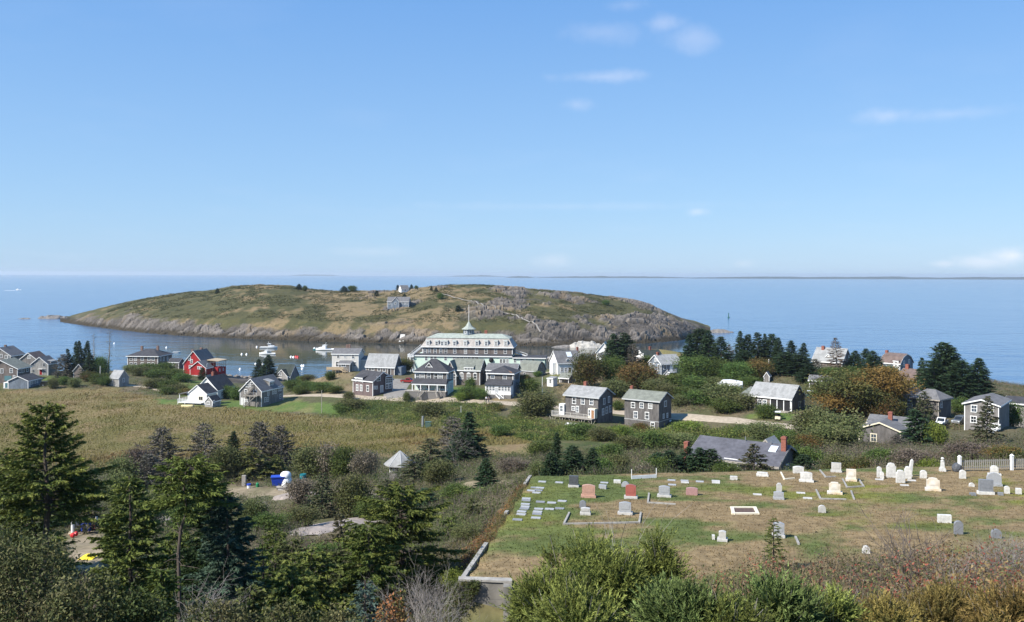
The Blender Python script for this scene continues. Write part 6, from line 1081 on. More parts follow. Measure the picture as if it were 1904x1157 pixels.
golf_cart('cream golf cart with white canopy before the recessed porch', gput(1447, 772, 203), -1.9, 'cream'); golf_cart('dark green golf cart by the path right of the recessed-porch building', gput(1509, 752, 232), -.4, 'green')
o = thing('wrapped_boat', 'boat wrapped in white plastic among the trees', 'boat', gput(1358, 722, 247) + Vector((0, 0, .9)), -.15); hull_mesh(7.0, 2.5, 1.2, MW).build('hull', MW, o); b = MB(); b.poly_prism([(-3.3, .7), (-3.2, 1.2), (-1.8, 1.9), (.2, 2.0), (2.5, 1.7), (3.3, 1.5), (3.3, .7)], 'y', -.9, .9); b.build('wrap', MW, o); b = MB()
for x in (-2, 1.6): b.box(x - .15, x + .15, -.7, .7, -1.6, -.2)
b.build('cradle', M['wood'], o)
o = small_boat('yellow dinghy lying among the dark bushes by the road', gput(1300, 739, 236) + Vector((0, 0, .7)), 3.4, .3, mat('yellow_paint', (.6, .5, .12), rough=.5, var=.1))
o = small_boat('upturned pale yellow boat on the lawn before the white cottage', gput(350, 757, 262) + Vector((0, 0, .45)), 3.6, .1, mat('pale_yellow_paint', (.62, .52, .26), rough=.5, var=.1)); o.rotation_euler = (math.pi, 0, .1)
o = small_boat('white skiff lying under the raised deck', gput(1066, 792, 209) + Vector((0, 0, .3)), 3.6, -.5, MW)

# ------------------------------------------------------------------ two walkers
def person(label, p, rz, top, legs, pack=None):
    o = thing('person', label, 'person', p, rz); me = bpy.data.meshes.new('body')
    V = [(0, 0, .95), (0, 0, 1.2), (0, 0, 1.42), (0, .02, 1.52), (0, .02, 1.66), (-.10, 0, .90), (-.11, -.12, .48), (-.11, -.02, .08), (-.11, -.14, .04), (.10, 0, .90), (.11, .10, .48), (.11, .22, .09), (.11, .10, .04), (-.2, 0, 1.38), (-.25, .06, 1.12), (-.24, -.08, .88), (-.23, -.12, .80), (.2, 0, 1.38), (.25, -.04, 1.12), (.24, -.16, .9), (.23, -.2, .82)]
    E = [(0, 1), (1, 2), (2, 3), (3, 4), (0, 5), (5, 6), (6, 7), (7, 8), (0, 9), (9, 10), (10, 11), (11, 12), (2, 13), (13, 14), (14, 15), (15, 16), (2, 17), (17, 18), (18, 19), (19, 20)]
    RD = [.14, .13, .15, .06, .105, .095, .07, .05, .045, .095, .07, .05, .045, .065, .05, .04, .04, .065, .05, .04, .04]
    me.from_pydata(V, E, []); ob = bpy.data.objects.new('body', me); COL.objects.link(ob); md = ob.modifiers.new('Skin', 'SKIN')
    for k, r in enumerate(RD): me.skin_vertices[0].data[k].radius = (r, r)
    me.skin_vertices[0].data[0].use_root = True; s2 = ob.modifiers.new('Sub', 'SUBSURF'); s2.levels = s2.render_levels = 2
    dg = bpy.context.evaluated_depsgraph_get(); m2 = bpy.data.meshes.new_from_object(ob.evaluated_get(dg)); bpy.data.objects.remove(ob)
    m2.materials.clear()
    for q in (mat('skin', (.45, .28, .2), rough=.6, var=.05), top, legs, M['black']): m2.materials.append(q)
    for f in m2.polygons:
        z = f.center.z; f.material_index = 0 if z > 1.46 or (abs(f.center.x) > .19 and z < 1.15) else 1 if z > .93 else 2 if z > .1 else 3
    m2.name = 'body'; obj('body', m2, o, True); hb = MB(); hb.lathe([(.02, 1.79), (.09, 1.77), (.125, 1.70), (.12, 1.62), (.08, 1.58)], 10, c=(0, .035, 0)); hb.build('hair', mat('brown_hair', (.06, .035, .02), var=.2), o)
    if pack: b = MB(); b.poly_prism([(.10, 1.0), (.30, 1.0), (.32, 1.2), (.26, 1.42), (.10, 1.44)], 'x', -.16, .16); b.build('backpack', pack, o)
    return o
MSh = mat('white_cloth', (.7, .7, .7), var=.05); MJ = mat('dark_denim', (.04, .05, .08), var=.1)
q = hit(905, 748.5); person('walker in a white shirt on the dirt road before the glassed-in porch house', q + Vector((0, 0, .1)), .3, MSh, MJ); q = hit(909.5, 749); person('walker in dark clothes with black backpack on the dirt road', q + Vector((0, 0, .1)), .2, mat('grey_cloth', (.10, .10, .11), var=.05), MJ, M['black'])

# ------------------------------------------------------------------ poles and yard things
def pole(label, px, py0, py1, Y=None, r=.13, m='wood', arm=False, name='utility_pole'):
    p = gput(px, py1, Y); top = H - ray(px, py0)[1] * p.y - p.z; o = thing(name, label, 'pole', p); b = MB(); b.tube([(0, 0, -.5), (0, 0, top)], [r, r * .75], 8); b.build('pole_shaft', M[m], o)
    if arm: b = MB(); b.bar((-.9, 0, top - .5), (.9, 0, top - .5), .1, .12); b.build('crossarm', M[m], o)
pole('slim wooden pole on the lawn right of the stair house', 599, 726, 768, r=.11); pole('short grey post beside the green utility cabinet', 787, 774, 794, r=.35, m='metal', name='post'); pole('pole standing by the wharf right of the inn annex', 1029, 651, 690, 330, m='railwood'); pole('pale post sticking out above the dark spruces', 1430, 668, 715, 270, .22, 'railwood'); pole('thin white pole before the porch house garden', 858, 755, 768, r=.06, m='trim', name='post'); pole('pale post beside the old barn in the pines', 187, 681, 705, 332, r=.2, m='railwood', name='post'); pole('white pole by the boathouse shrubs near the barn', 1009, 701, 722, 262, .09, 'trim', name='post')
p = hit(797, 795); o = thing('utility_cabinet', 'green metal utility cabinet in the meadow beside a grey post', 'cabinet', p, .1); b = MB(); b.box(-.75, .75, -.6, .6, -.2, 1.35); b.box(-.8, .8, -.65, .65, 1.35, 1.45); b.build('cabinet_body', mat('cabinet_green', (.07, .12, .10), rough=.5), o); b = MB(); b.box(-.62, .62, -.63, -.6, .1, 1.25); b.build('cabinet_door', mat('cabinet_green2', (.085, .14, .115), rough=.5), o)
MBL = mat('blue_plastic', (.02, .06, .40), rough=.45, var=.08); MTL = mat('teal_plastic', (.01, .14, .16), rough=.5, var=.08)
def yard(px, py, Y=None): return gput(px, py, Y)
p = yard(518, 903); o = thing('blue_bin', 'bright blue open bin beside the white tank in the yard', 'bin', p, .2); b = MB(); b.hexa([(-.7, -.55, -.1), (.7, -.55, -.1), (.7, .55, -.1), (-.7, .55, -.1), (-.95, -.7, 1.35), (.95, -.7, 1.35), (.95, .7, 1.35), (-.95, .7, 1.35)]); b.build('bin_body', MBL, o); b = MB(); b.box(-1.0, 1.0, -.76, .76, 1.3, 1.42); b.build('bin_rim', MBL, o)
p = yard(530, 903) + Vector((0, .8, 0)); o = thing('white_tank', 'rounded white tank with domed lid right of the blue bin', 'tank', p); b = MB(); b.lathe([(.95, -.1), (.85, .9), (.72, 1.05)], 16); b.build('tank_body', MW, o, True); b = MB(); b.lathe([(.80, 1.05), (.82, 1.25), (.75, 1.6), (.5, 1.85), (.02, 1.95)], 16); b.build('tank_lid', MW, o, True)
p = yard(556, 900) + Vector((0, 3, 0)); p.z = g1(p.x, p.y); o = thing('teal_barrel', 'teal barrel under the scrub right of the white tank', 'barrel', p); b = MB(); b.lathe([(.48, 0), (.52, .3), (.52, .9), (.48, 1.2), (.05, 1.2)], 14); b.build('barrel_body', MTL, o)
p = yard(541, 910); o = thing('grey_log', 'thick weathered log lying before the white tank', 'log', p, .06); b = MB(); b.tube([(-1.9, 0, .25), (-.5, .05, .28), (1.0, 0, .25), (2.0, 0, .22)], [.26, .25, .23, .2], 9); b.tube([(-1.6, -.5, .0), (1.4, -.5, .05)], [.2, .18], 8); b.build('trunk', M['wood'], o)
p = yard(455, 904); o = thing('grey_post', 'stout grey post standing in the yard left of the blue bin', 'post', p); b = MB(); b.box(-.28, .28, -.25, .25, -.3, 1.6); b.build('post_shaft', M['wood'], o)
p = yard(464, 908); o = thing('bucket', 'white bucket with blue band beside the stout grey post', 'bucket', p); b = MB(); b.lathe([(.24, 0), (.30, .62)], 12); b.build('bucket_body', MW, o); b = MB(); b.lathe([(.29, .42), (.315, .64)], 12); b.build('bucket_band', MBL, o)
p = yard(480, 906); o = thing('green_can', 'small green canister between the bucket and the blue bin', 'canister', p); b = MB(); b.lathe([(.22, 0), (.24, .5), (.1, .62), (.1, .7)], 12); b.build('can_body', mat('green_can', (.02, .20, .08), rough=.5), o)
# gas cylinders in the clearing
p0 = hit(158, 991); o = thing('plank_platform', 'low plank platform in the left clearing', 'platform', p0, .35)
for k in range(5): b = MB(); b.box(-1.6, 1.6, -.6 + k * .25, -.38 + k * .25, .05, .15); b.build('plank', M['newwood'], o)
cyl = MB(); cyl.lathe([(.17, 0), (.19, .05), (.19, 1.0), (.14, 1.18), (.07, 1.24), (.11, 1.26), (.11, 1.42), (.02, 1.42)], 14)
for k, (dx, dy, m_, lb) in enumerate([(-1.15, .05, MW, 'white gas cylinder at the left end of the row'), (-.72, .2, M['metal'], 'silver gas cylinder, second from the left in the row'), (.75, .55, M['metal'], 'silver gas cylinder at the right of the row'), (1.2, .6, MW, 'white gas cylinder at the right end of the row')]):
    c_, s_ = math.cos(.35), math.sin(.35); q = p0 + Vector((dx * c_ - dy * s_, dx * s_ + dy * c_, .14)); o = obj('gas_cylinder', cyl.mesh('gas_cylinder', m_), None, loc=q); tag(o, lb, 'gas cylinder', 'gas cylinders in the clearing')
brl = MB(); brl.lathe([(.28, 0), (.29, .02), (.27, .3), (.29, .32), (.27, .6), (.29, .88), (.05, .9)], 14)
for dx, lb in ((-.1, 'blue drum in the middle of the gas cylinder row'), (.35, 'blue drum touching the middle drum on its right')):
    q = p0 + Vector((dx, .12 + dx * .3, .14)); o = obj('blue_drum', brl.mesh('blue_drum', MBL), None, loc=q); tag(o, lb, 'drum', 'blue drums in the clearing')
for px_, py_, lb in ((137, 1000, 'red buoy lying on the ground left of the plank platform'), (143, 997, 'orange-red buoy beside the plank platform'), (178, 985, 'small red buoy at the right end of the gas cylinders')):
    q = hit(px_, py_); o = obj('fishing_buoy', br, None, loc=q + Vector((0, 0, .25)), rz=px_); o.rotation_euler = (1.2, .3, px_); o.scale = (.45,) * 3; tag(o, lb, 'buoy', 'red buoys in the clearing')
p = hit(166, 1040); o = thing('yellow_tarp', 'bright yellow tarp heap at the edge of the dark foreground trees', 'tarp', p); n = 16; u = np.linspace(-1, 1, n); U, V = np.meshgrid(u, u); Z = .28 * np.clip(1 - U ** 2 - V ** 2, 0, 1) + .10 * fbm(U * 3 + 5, V * 3 + 5, 2, 3); i, j = np.meshgrid(np.arange(n - 1), np.arange(n - 1), indexing='ij'); i = i.ravel(); j = j.ravel()
b = MB(); b.add(np.stack([U * .55, V * .6, Z + .1], 2).reshape(-1, 3), np.stack([i * n + j, i * n + j + 1, (i + 1) * n + j + 1, (i + 1) * n + j], 1)); b.build('tarp_sheet', mat('yellow_tarp', (.75, .58, .03), rough=.5, var=.06), o)
# wooden tramway up the island
P = [ihit(*q) for q in ((822, 549), (850, 556), (880, 565), (920, 577), (955, 588), (975, 597), (1005, 618))]
o = thing('island_tramway', 'pale plank tramway running up the island slope', 'tramway', P[0]); b = MB()
for p, q in zip(P[:-1], P[1:]):
    n_ = 8
    for k in range(n_):
        a_, c_ = p.lerp(q, k / n_), p.lerp(q, (k + 1) / n_); uA, uC = a_.x / a_.y, c_.x / c_.y
        a_.z = float(isl_full(np.array([uA]), np.array([a_.y]))[1][0]) + .7; c_.z = float(isl_full(np.array([uC]), np.array([c_.y]))[1][0]) + .7; b.bar(a_ - P[0], c_ - P[0], 1.0, .2)
b.build('track_bed', M['wood'], o)
p = ihit(748, 632); o = thing('slipway', 'small white boat slip on the island shore', 'slipway', p); b = MB(); b.hexa([(-1.6, -5, -3.2), (1.6, -5, -3.2), (1.6, 4, 1.5), (-1.6, 4, 1.5), (-1.6, -5, -2.8), (1.6, -5, -2.8), (1.6, 4, 2.0), (-1.6, 4, 2.0)]); b.build('ramp', M['railwood'], o)

# ------------------------------------------------------------------ plants: generators
def leafmat(n, trans=.28, objvar=.22, rough=.7): return mat(n, rough=rough, var=0, attr=True, spec=.12, trans=trans, objvar=objvar)
M_leaf, M_needle, M_near = leafmat('leaves'), leafmat('needles', .12, .15), leafmat('near_leaves', .15, .04)
M_bark = mat('bark', (.085, .068, .055), rough=.95, var=.3, scale=6, stretch=(1, 1, .2), bump=.6); M_dbark = mat('dark_twigs', (.12, .10, .088), rough=.95, var=.25, scale=8); M_gbark = mat('grey_bark', (.26, .235, .21), rough=.95, var=.25, scale=8)
LEAFK = 1.45
def unit(v): return v / (np.linalg.norm(v, axis=-1, keepdims=True) + 1e-9)
def colmix(rg, n, cols, jit=.22):
    cols = np.array(cols); a = rg.rand(n, 1); i = rg.randint(0, len(cols), n); j = rg.randint(0, len(cols), n)
    return LEAFK * (cols[i] * a + cols[j] * (1 - a)) * (1 + jit * (rg.rand(n, 1) * 2 - 1))
def spruce(seed, h_, r, cb=.06, whorl=.42, nb=6, tw=.34, card=.30, cw=.085, cols=((.020, .036, .014), (.034, .050, .018)), ragged=.25, droop=.25, shape=.85, dup=2, flat=0, lean=0, trunk_r=None, gaps=0.0, tipcol=None, barkm=None, ztop=.5, zbot=-.12, planar=.16):
    rg = np.random.RandomState(seed); cr = MB(); tr = MB(); tr_r = trunk_r or h_ * .016
    tz = np.linspace(0, 1, 9); wob = np.cumsum(rg.randn(9, 2) * .012 * h_, 0) * .5; tp = np.stack([wob[:, 0] + lean * h_ * tz ** 1.5, wob[:, 1], tz * h_], 1); tp[0, :2] = 0
    tr.tube(np.vstack([[0, 0, -.6], tp]), np.concatenate([[tr_r * 1.35], tr_r * (1.05 - tz) + .012]), 7)
    z = cb * h_; C = []; Dv = []; S = []; K = []; SP = []; SQ = []; SR_ = []
    while z < h_ * .99:
        f = (z - cb * h_) / (h_ * (1 - cb)); n = max(3, int(nb * (1 - .35 * f) + rg.rand()))
        bx, by = np.interp(z, tp[:, 2], tp[:, 0]), np.interp(z, tp[:, 2], tp[:, 1]); a0 = rg.rand() * 6.28
        for k in range(n):
            if rg.rand() < gaps: continue
            az = a0 + k * 6.283 / n + rg.randn() * .25; L = r * (max(.0, 1 - f) ** shape) * (1 - ragged + 2 * ragged * rg.rand()) + .05 * r + .04
            if flat: L = r * flat(f, rg)
            sl = zbot + (ztop - zbot) * f + rg.randn() * .08; d = np.array([math.cos(az), math.sin(az), 0]); pz = np.array([0, 0, 1.]); sd = np.cross(pz, d)
            tt = np.linspace(0, 1, 5); pts = np.array([bx, by, z]) + d * (L * tt)[:, None] + pz * (L * (sl * tt - droop * tt ** 2 + droop * .55 * tt ** 3))[:, None]
            SP.append(pts[:-1]); SQ.append(pts[1:]); SR_.append(np.linspace(max(.012, L * .014), .004, 5))
            nt_ = max(3, int(L / tw * 2)); t = .18 + .82 * (np.arange(nt_) + rg.rand(nt_)) / nt_; sg = np.where(rg.rand(nt_) < .5, 1, -1)[:, None]
            bp = np.stack([np.interp(t, tt, pts[:, q]) for q in range(3)], 1); lt = (.34 * L * (1.05 - t) + .10 * min(1, r) + .06)[:, None] * (.6 + .8 * rg.rand(nt_, 1))
            td = unit(d * .75 + sd * sg * (.9 * rg.rand(nt_, 1)) + pz * (rg.randn(nt_, 1) * planar - .10))
            m_ = np.maximum(1, np.ceil(lt[:, 0] / (card * .75)).astype(int)); idx = np.repeat(np.arange(nt_), m_ * dup); q = rg.rand(len(idx), 1)
            c = bp[idx] + td[idx] * lt[idx] * q + rg.randn(len(idx), 3) * card * .09; dd = unit(td[idx] + rg.randn(len(idx), 3) * .28) * card * .5 * (.7 + .6 * rg.rand(len(idx), 1)); s = unit(np.cross(dd, rg.randn(len(idx), 3))) * cw * .5 * (.7 + .6 * rg.rand(len(idx), 1))
            col = colmix(rg, len(idx), cols)
            if tipcol is not None: w_ = np.clip((t[idx][:, None] - .45) * 1.6, 0, 1) * q; col = col * (1 - w_) + np.array(tipcol) * LEAFK * w_ * (.8 + .4 * rg.rand(len(idx), 1))
            C.append(c); Dv.append(dd); S.append(s); K.append(col)
        z += whorl * (.55 + .45 * (1 - f)) * (.8 + .4 * rg.rand())
    tr.sticks(np.concatenate(SP), np.concatenate(SQ), np.concatenate([q[:-1] for q in SR_]), np.concatenate([q[1:] for q in SR_]))
    cr.cards(np.concatenate(C), np.concatenate(Dv), np.concatenate(S), np.concatenate(K)); return tr, cr
def decid(seed, r, h_, ncl=70, nl=60, leaf=.16, cols=((.04, .065, .02), (.07, .09, .03)), low=.12, sig=.20, trunk=.10, lump=.35, flatb=.5, jit=.25, stems=1, patch=None):
    rg = np.random.RandomState(seed); cr = MB(); tr = MB()
    d = unit(rg.randn(ncl, 3)); rad = (.5 + .5 * rg.rand(ncl) ** .45) * (1 - lump + lump * 1.7 * vnoise(d[:, 0] * 1.9 + seed, d[:, 1] * 1.9 + d[:, 2] * 1.6, seed)); cz = h_ * (low + (1 - low) * .42)
    q = d * rad[:, None]; q[:, :2] *= r * (1 - sig * .9) / (np.abs(q[:, :2]).max() + 1e-6); q[:, 2] = (q[:, 2] - q[:, 2].min()) / (q[:, 2].max() - q[:, 2].min()); q[:, 2] = low * h_ + h_ * .05 + q[:, 2] ** .85 * (h_ * (.93 - sig * .5) - low * h_); cc_ = q
    for k in range(stems):
        a = rg.rand() * 6.28; b0 = np.array([math.cos(a), math.sin(a), 0]) * (r * .18 if stems > 1 else 0)
        tr.tube(np.array([b0 + [0, 0, -.4], b0 * 1.1 + [rg.randn() * .03 * r, rg.randn() * .03 * r, cz * .5], b0 * 1.6 + [0, 0, cz]]), [trunk * 1.2, trunk, trunk * .6], 6)
    m1 = cc_ * np.array([.5, .5, .75]); tr.sticks(np.concatenate([cc_ * np.array([.08, .08, 0]) + np.array([0, 0, cz * .45]), m1]), np.concatenate([m1, cc_]), trunk * .4, trunk * .15)
    n = ncl * nl; idx = np.repeat(np.arange(ncl), nl); p = cc_[idx] + rg.randn(n, 3) * np.array([r, r, h_ * .5]) * sig * (.7 + .6 * rg.rand(ncl, 1))[idx]; p[:, 2] = np.maximum(p[:, 2], .03 * h_)
    dd = unit(rg.randn(n, 3) + np.array([0, 0, .2])) * leaf * .5 * (.7 + .6 * rg.rand(n, 1)); s = unit(np.cross(dd, rg.randn(n, 3))) * leaf * .30
    cl = colmix(rg, ncl, cols, .2)[idx] * (1 + jit * (rg.rand(n, 1) * 2 - 1))
    if patch is not None:
        pm = sstep(.5, .62, vnoise(cc_[:, 0] / r * 1.6 + 3, cc_[:, 2] / h_ * 2.5 + cc_[:, 1] / r, seed + 4))[idx][:, None] * .8; cl = cl * (1 - pm) + np.array(patch) * LEAFK * pm * (.75 + .5 * rg.rand(n, 1))
    cr.cards(p, dd, s, cl); return tr, cr
def bare(seed, r, h_, n0=5, depth=4, col=(.30, .27, .24), rad=.03, spread=.55, k=3, crown=True):
    """a leafless branching shrub"""
    rg = np.random.RandomState(seed); tr = MB(); tw = MB()
    A = ([], []); B = ([], []); RA = ([], [])
    def grow(p, d, L, ra, lev):
        q = p + d * L; mid = (p + q) / 2 + rg.randn(3) * L * .07; j = 0 if lev < 2 else 1; A[j].extend((p, mid)); B[j].extend((mid, q)); RA[j].extend((ra, ra * .75))
        if lev < depth:
            for _ in range(k if lev else k + 1):
                s = rg.uniform(.45, 1); v = d + rg.randn(3) * spread; v[2] += .12; grow(p + d * L * s, v / math.sqrt(v @ v), L * rg.uniform(.55, .85), ra * .55, lev + 1)
    for _ in range(n0):
        a = rg.rand() * 6.28; grow(np.array([math.cos(a) * r * .1, math.sin(a) * r * .1, -.1]), unit(np.array([math.cos(a) * r * .8 / h_, math.sin(a) * r * .8 / h_, 1.0])), h_ * .42, rad, 0)
    for j, mbx in ((0, tr), (1, tw)):
        if A[j]: mbx.sticks(np.array(A[j]), np.array(B[j]), np.array(RA[j]), np.array(RA[j]) * .7)
    return tr, tw
PROTO = {}
def proto(key, trcr, mats, H0, R0): PROTO[key] = (trcr[0].mesh('trunk', mats[0]), trcr[1].mesh('crown', mats[1]), H0, R0)
DG = ((.016, .032, .014), (.028, .046, .018), (.022, .038, .020))
for k in range(7): proto('sp%d' % k, spruce(100 + k, 10, 2.4, nb=8, whorl=.36, tw=.30, card=.40, cw=.17, dup=2, cols=DG, ragged=(.22, .35, .28, .45, .3, .5, .4)[k], shape=(.8, .95, .6, .75, .5, .65, .85)[k], gaps=(0, .05, .03, .12, .05, .15, .08)[k], lean=(0, .02, -.03, .04, 0, -.05, .03)[k]), (M_bark, M_needle), 10, 2.4)
proto('spy', spruce(110, 7, 2.4, nb=7, cw=.14, card=.34, cols=((.060, .075, .020), (.085, .095, .026), (.034, .050, .018)), ragged=.3, tipcol=(.16, .15, .04)), (M_bark, M_needle), 7, 2.4)
for k in range(3): proto('gs%d' % k, spruce(120 + k, 6, 2.3, nb=8, cw=.12, whorl=.34, cols=((.105, .090, .078), (.070, .062, .050), (.045, .050, .028)), ragged=.4, card=.30, gaps=.08, shape=.6, ztop=.7), (M_gbark, M_needle), 6, 2.3)
proto('mix', spruce(127, 6, 2.3, nb=8, cw=.14, card=.34, cols=((.075, .062, .040), (.030, .044, .018), (.045, .052, .022)), ragged=.4, gaps=.1), (M_bark, M_needle), 6, 2.3)
proto('wisp', spruce(130, 14, 1.7, cb=.30, whorl=.75, nb=4, tw=.5, cols=((.045, .050, .030), (.085, .075, .055)), ragged=.6, gaps=.25, shape=.5, flat=lambda f, rg: (.35 + .65 * rg.rand()) * (.75 if f < .85 else .9) * (1.05 - .55 * f), trunk_r=.20), (M_gbark, M_needle), 14, 1.7)
proto('russ', spruce(131, 10, 2.2, cw=.13, cols=((.11, .062, .042), (.085, .065, .05), (.05, .05, .03)), ragged=.45, gaps=.2), (M_gbark, M_needle), 10, 2.2)
GR = ((.036, .062, .016), (.056, .084, .020), (.074, .098, .026)); OL = ((.060, .074, .026), (.082, .094, .034), (.100, .102, .044)); RU = ((.125, .072, .024), (.086, .072, .024), (.060, .072, .022)); BR = ((.085, .12, .022), (.13, .16, .03), (.06, .09, .02))
TW = ((.105, .085, .065), (.135, .110, .085), (.075, .066, .042))
for nm, cols, kw in (('grn', GR, {}), ('olv', OL, {}), ('rus', RU, dict(patch=(.050, .066, .020))), ('brt', BR, {}), ('twg', TW, dict(nl=45))):
    for k in range(2): proto(nm + str(k), decid(200 + k * 7 + len(nm) + ord(nm[0]), 2.5, 4.5, cols=cols, low=.03, stems=4, **{**dict(ncl=90, nl=60, leaf=.27), **kw}), (M_bark, M_leaf), 4.5, 2.5)
for nm, cols, kw in (('tgrn', GR, {}), ('trus', RU, dict(patch=(.050, .066, .020)))):
    for k in range(2): proto(nm + str(k), decid(240 + k + ord(nm[1]), 3.5, 7.0, ncl=120, nl=65, leaf=.32, cols=cols, low=.10, trunk=.16, **kw), (M_bark, M_leaf), 7.0, 3.5)
proto('big', decid(260, 8.0, 11.0, ncl=300, nl=80, leaf=.40, cols=((.080, .066, .022), (.066, .066, .022), (.054, .064, .022)), low=.02, sig=.10, trunk=.32, lump=.30, patch=(.130, .070, .022)), (M_bark, M_leaf), 11.0, 8.0)
for k in range(3): proto('dead%d' % k, bare(270 + k, 1.6, 2.6, 6, 4, spread=.6), (M_gbark, M_gbark), 2.6, 1.6)
rt = random.Random(11)
_spn = [0]
def put(kind, px, top, Y, wpx, label, name=None, cat=None, sink=0.0, zmul=1.0, base=None):
    if kind[:2] == 'sp' and kind != 'spy': _spn[0] += 1; kind = 'sp%d' % (_spn[0] * 3 % 7)
    tm, cm, H0, R0 = PROTO[kind]; x = (px - CX) / F * Y; z = base if base is not None else g1(x, Y); ht = max(.4, H - ray(px, top)[1] * Y - z); r = wpx / F * Y / 2 * (1.28 if kind[:2] in ('sp', 'gs') or kind in ('mix', 'russ') else 1.04)
    ht = max(ht, .8 * r) if kind[:2] not in ('sp', 'gs') else ht
    con = kind[:2] in ('sp', 'gs') or kind in ('mix', 'wisp', 'russ')
    nm = name or ('spruce_tree' if con else 'bare_shrub' if kind.startswith('dead') else 'tree' if kind[0] == 't' and kind[:3] != 'twg' or kind == 'big' else 'shrub')
    o = thing(nm, label, cat or ('tree' if 'tree' in nm else 'shrub'), (x, Y, z - sink), rt.uniform(0, 6.28)); q_ = rt.uniform(.88, 1.12); o.scale = (r / R0 * q_, r / R0 / q_, ht / H0); o.rotation_euler[0] = rt.uniform(-.05, .05); o.rotation_euler[1] = rt.uniform(-.05, .05)
    obj('trunk', tm, o); obj('crown', cm, o); return o
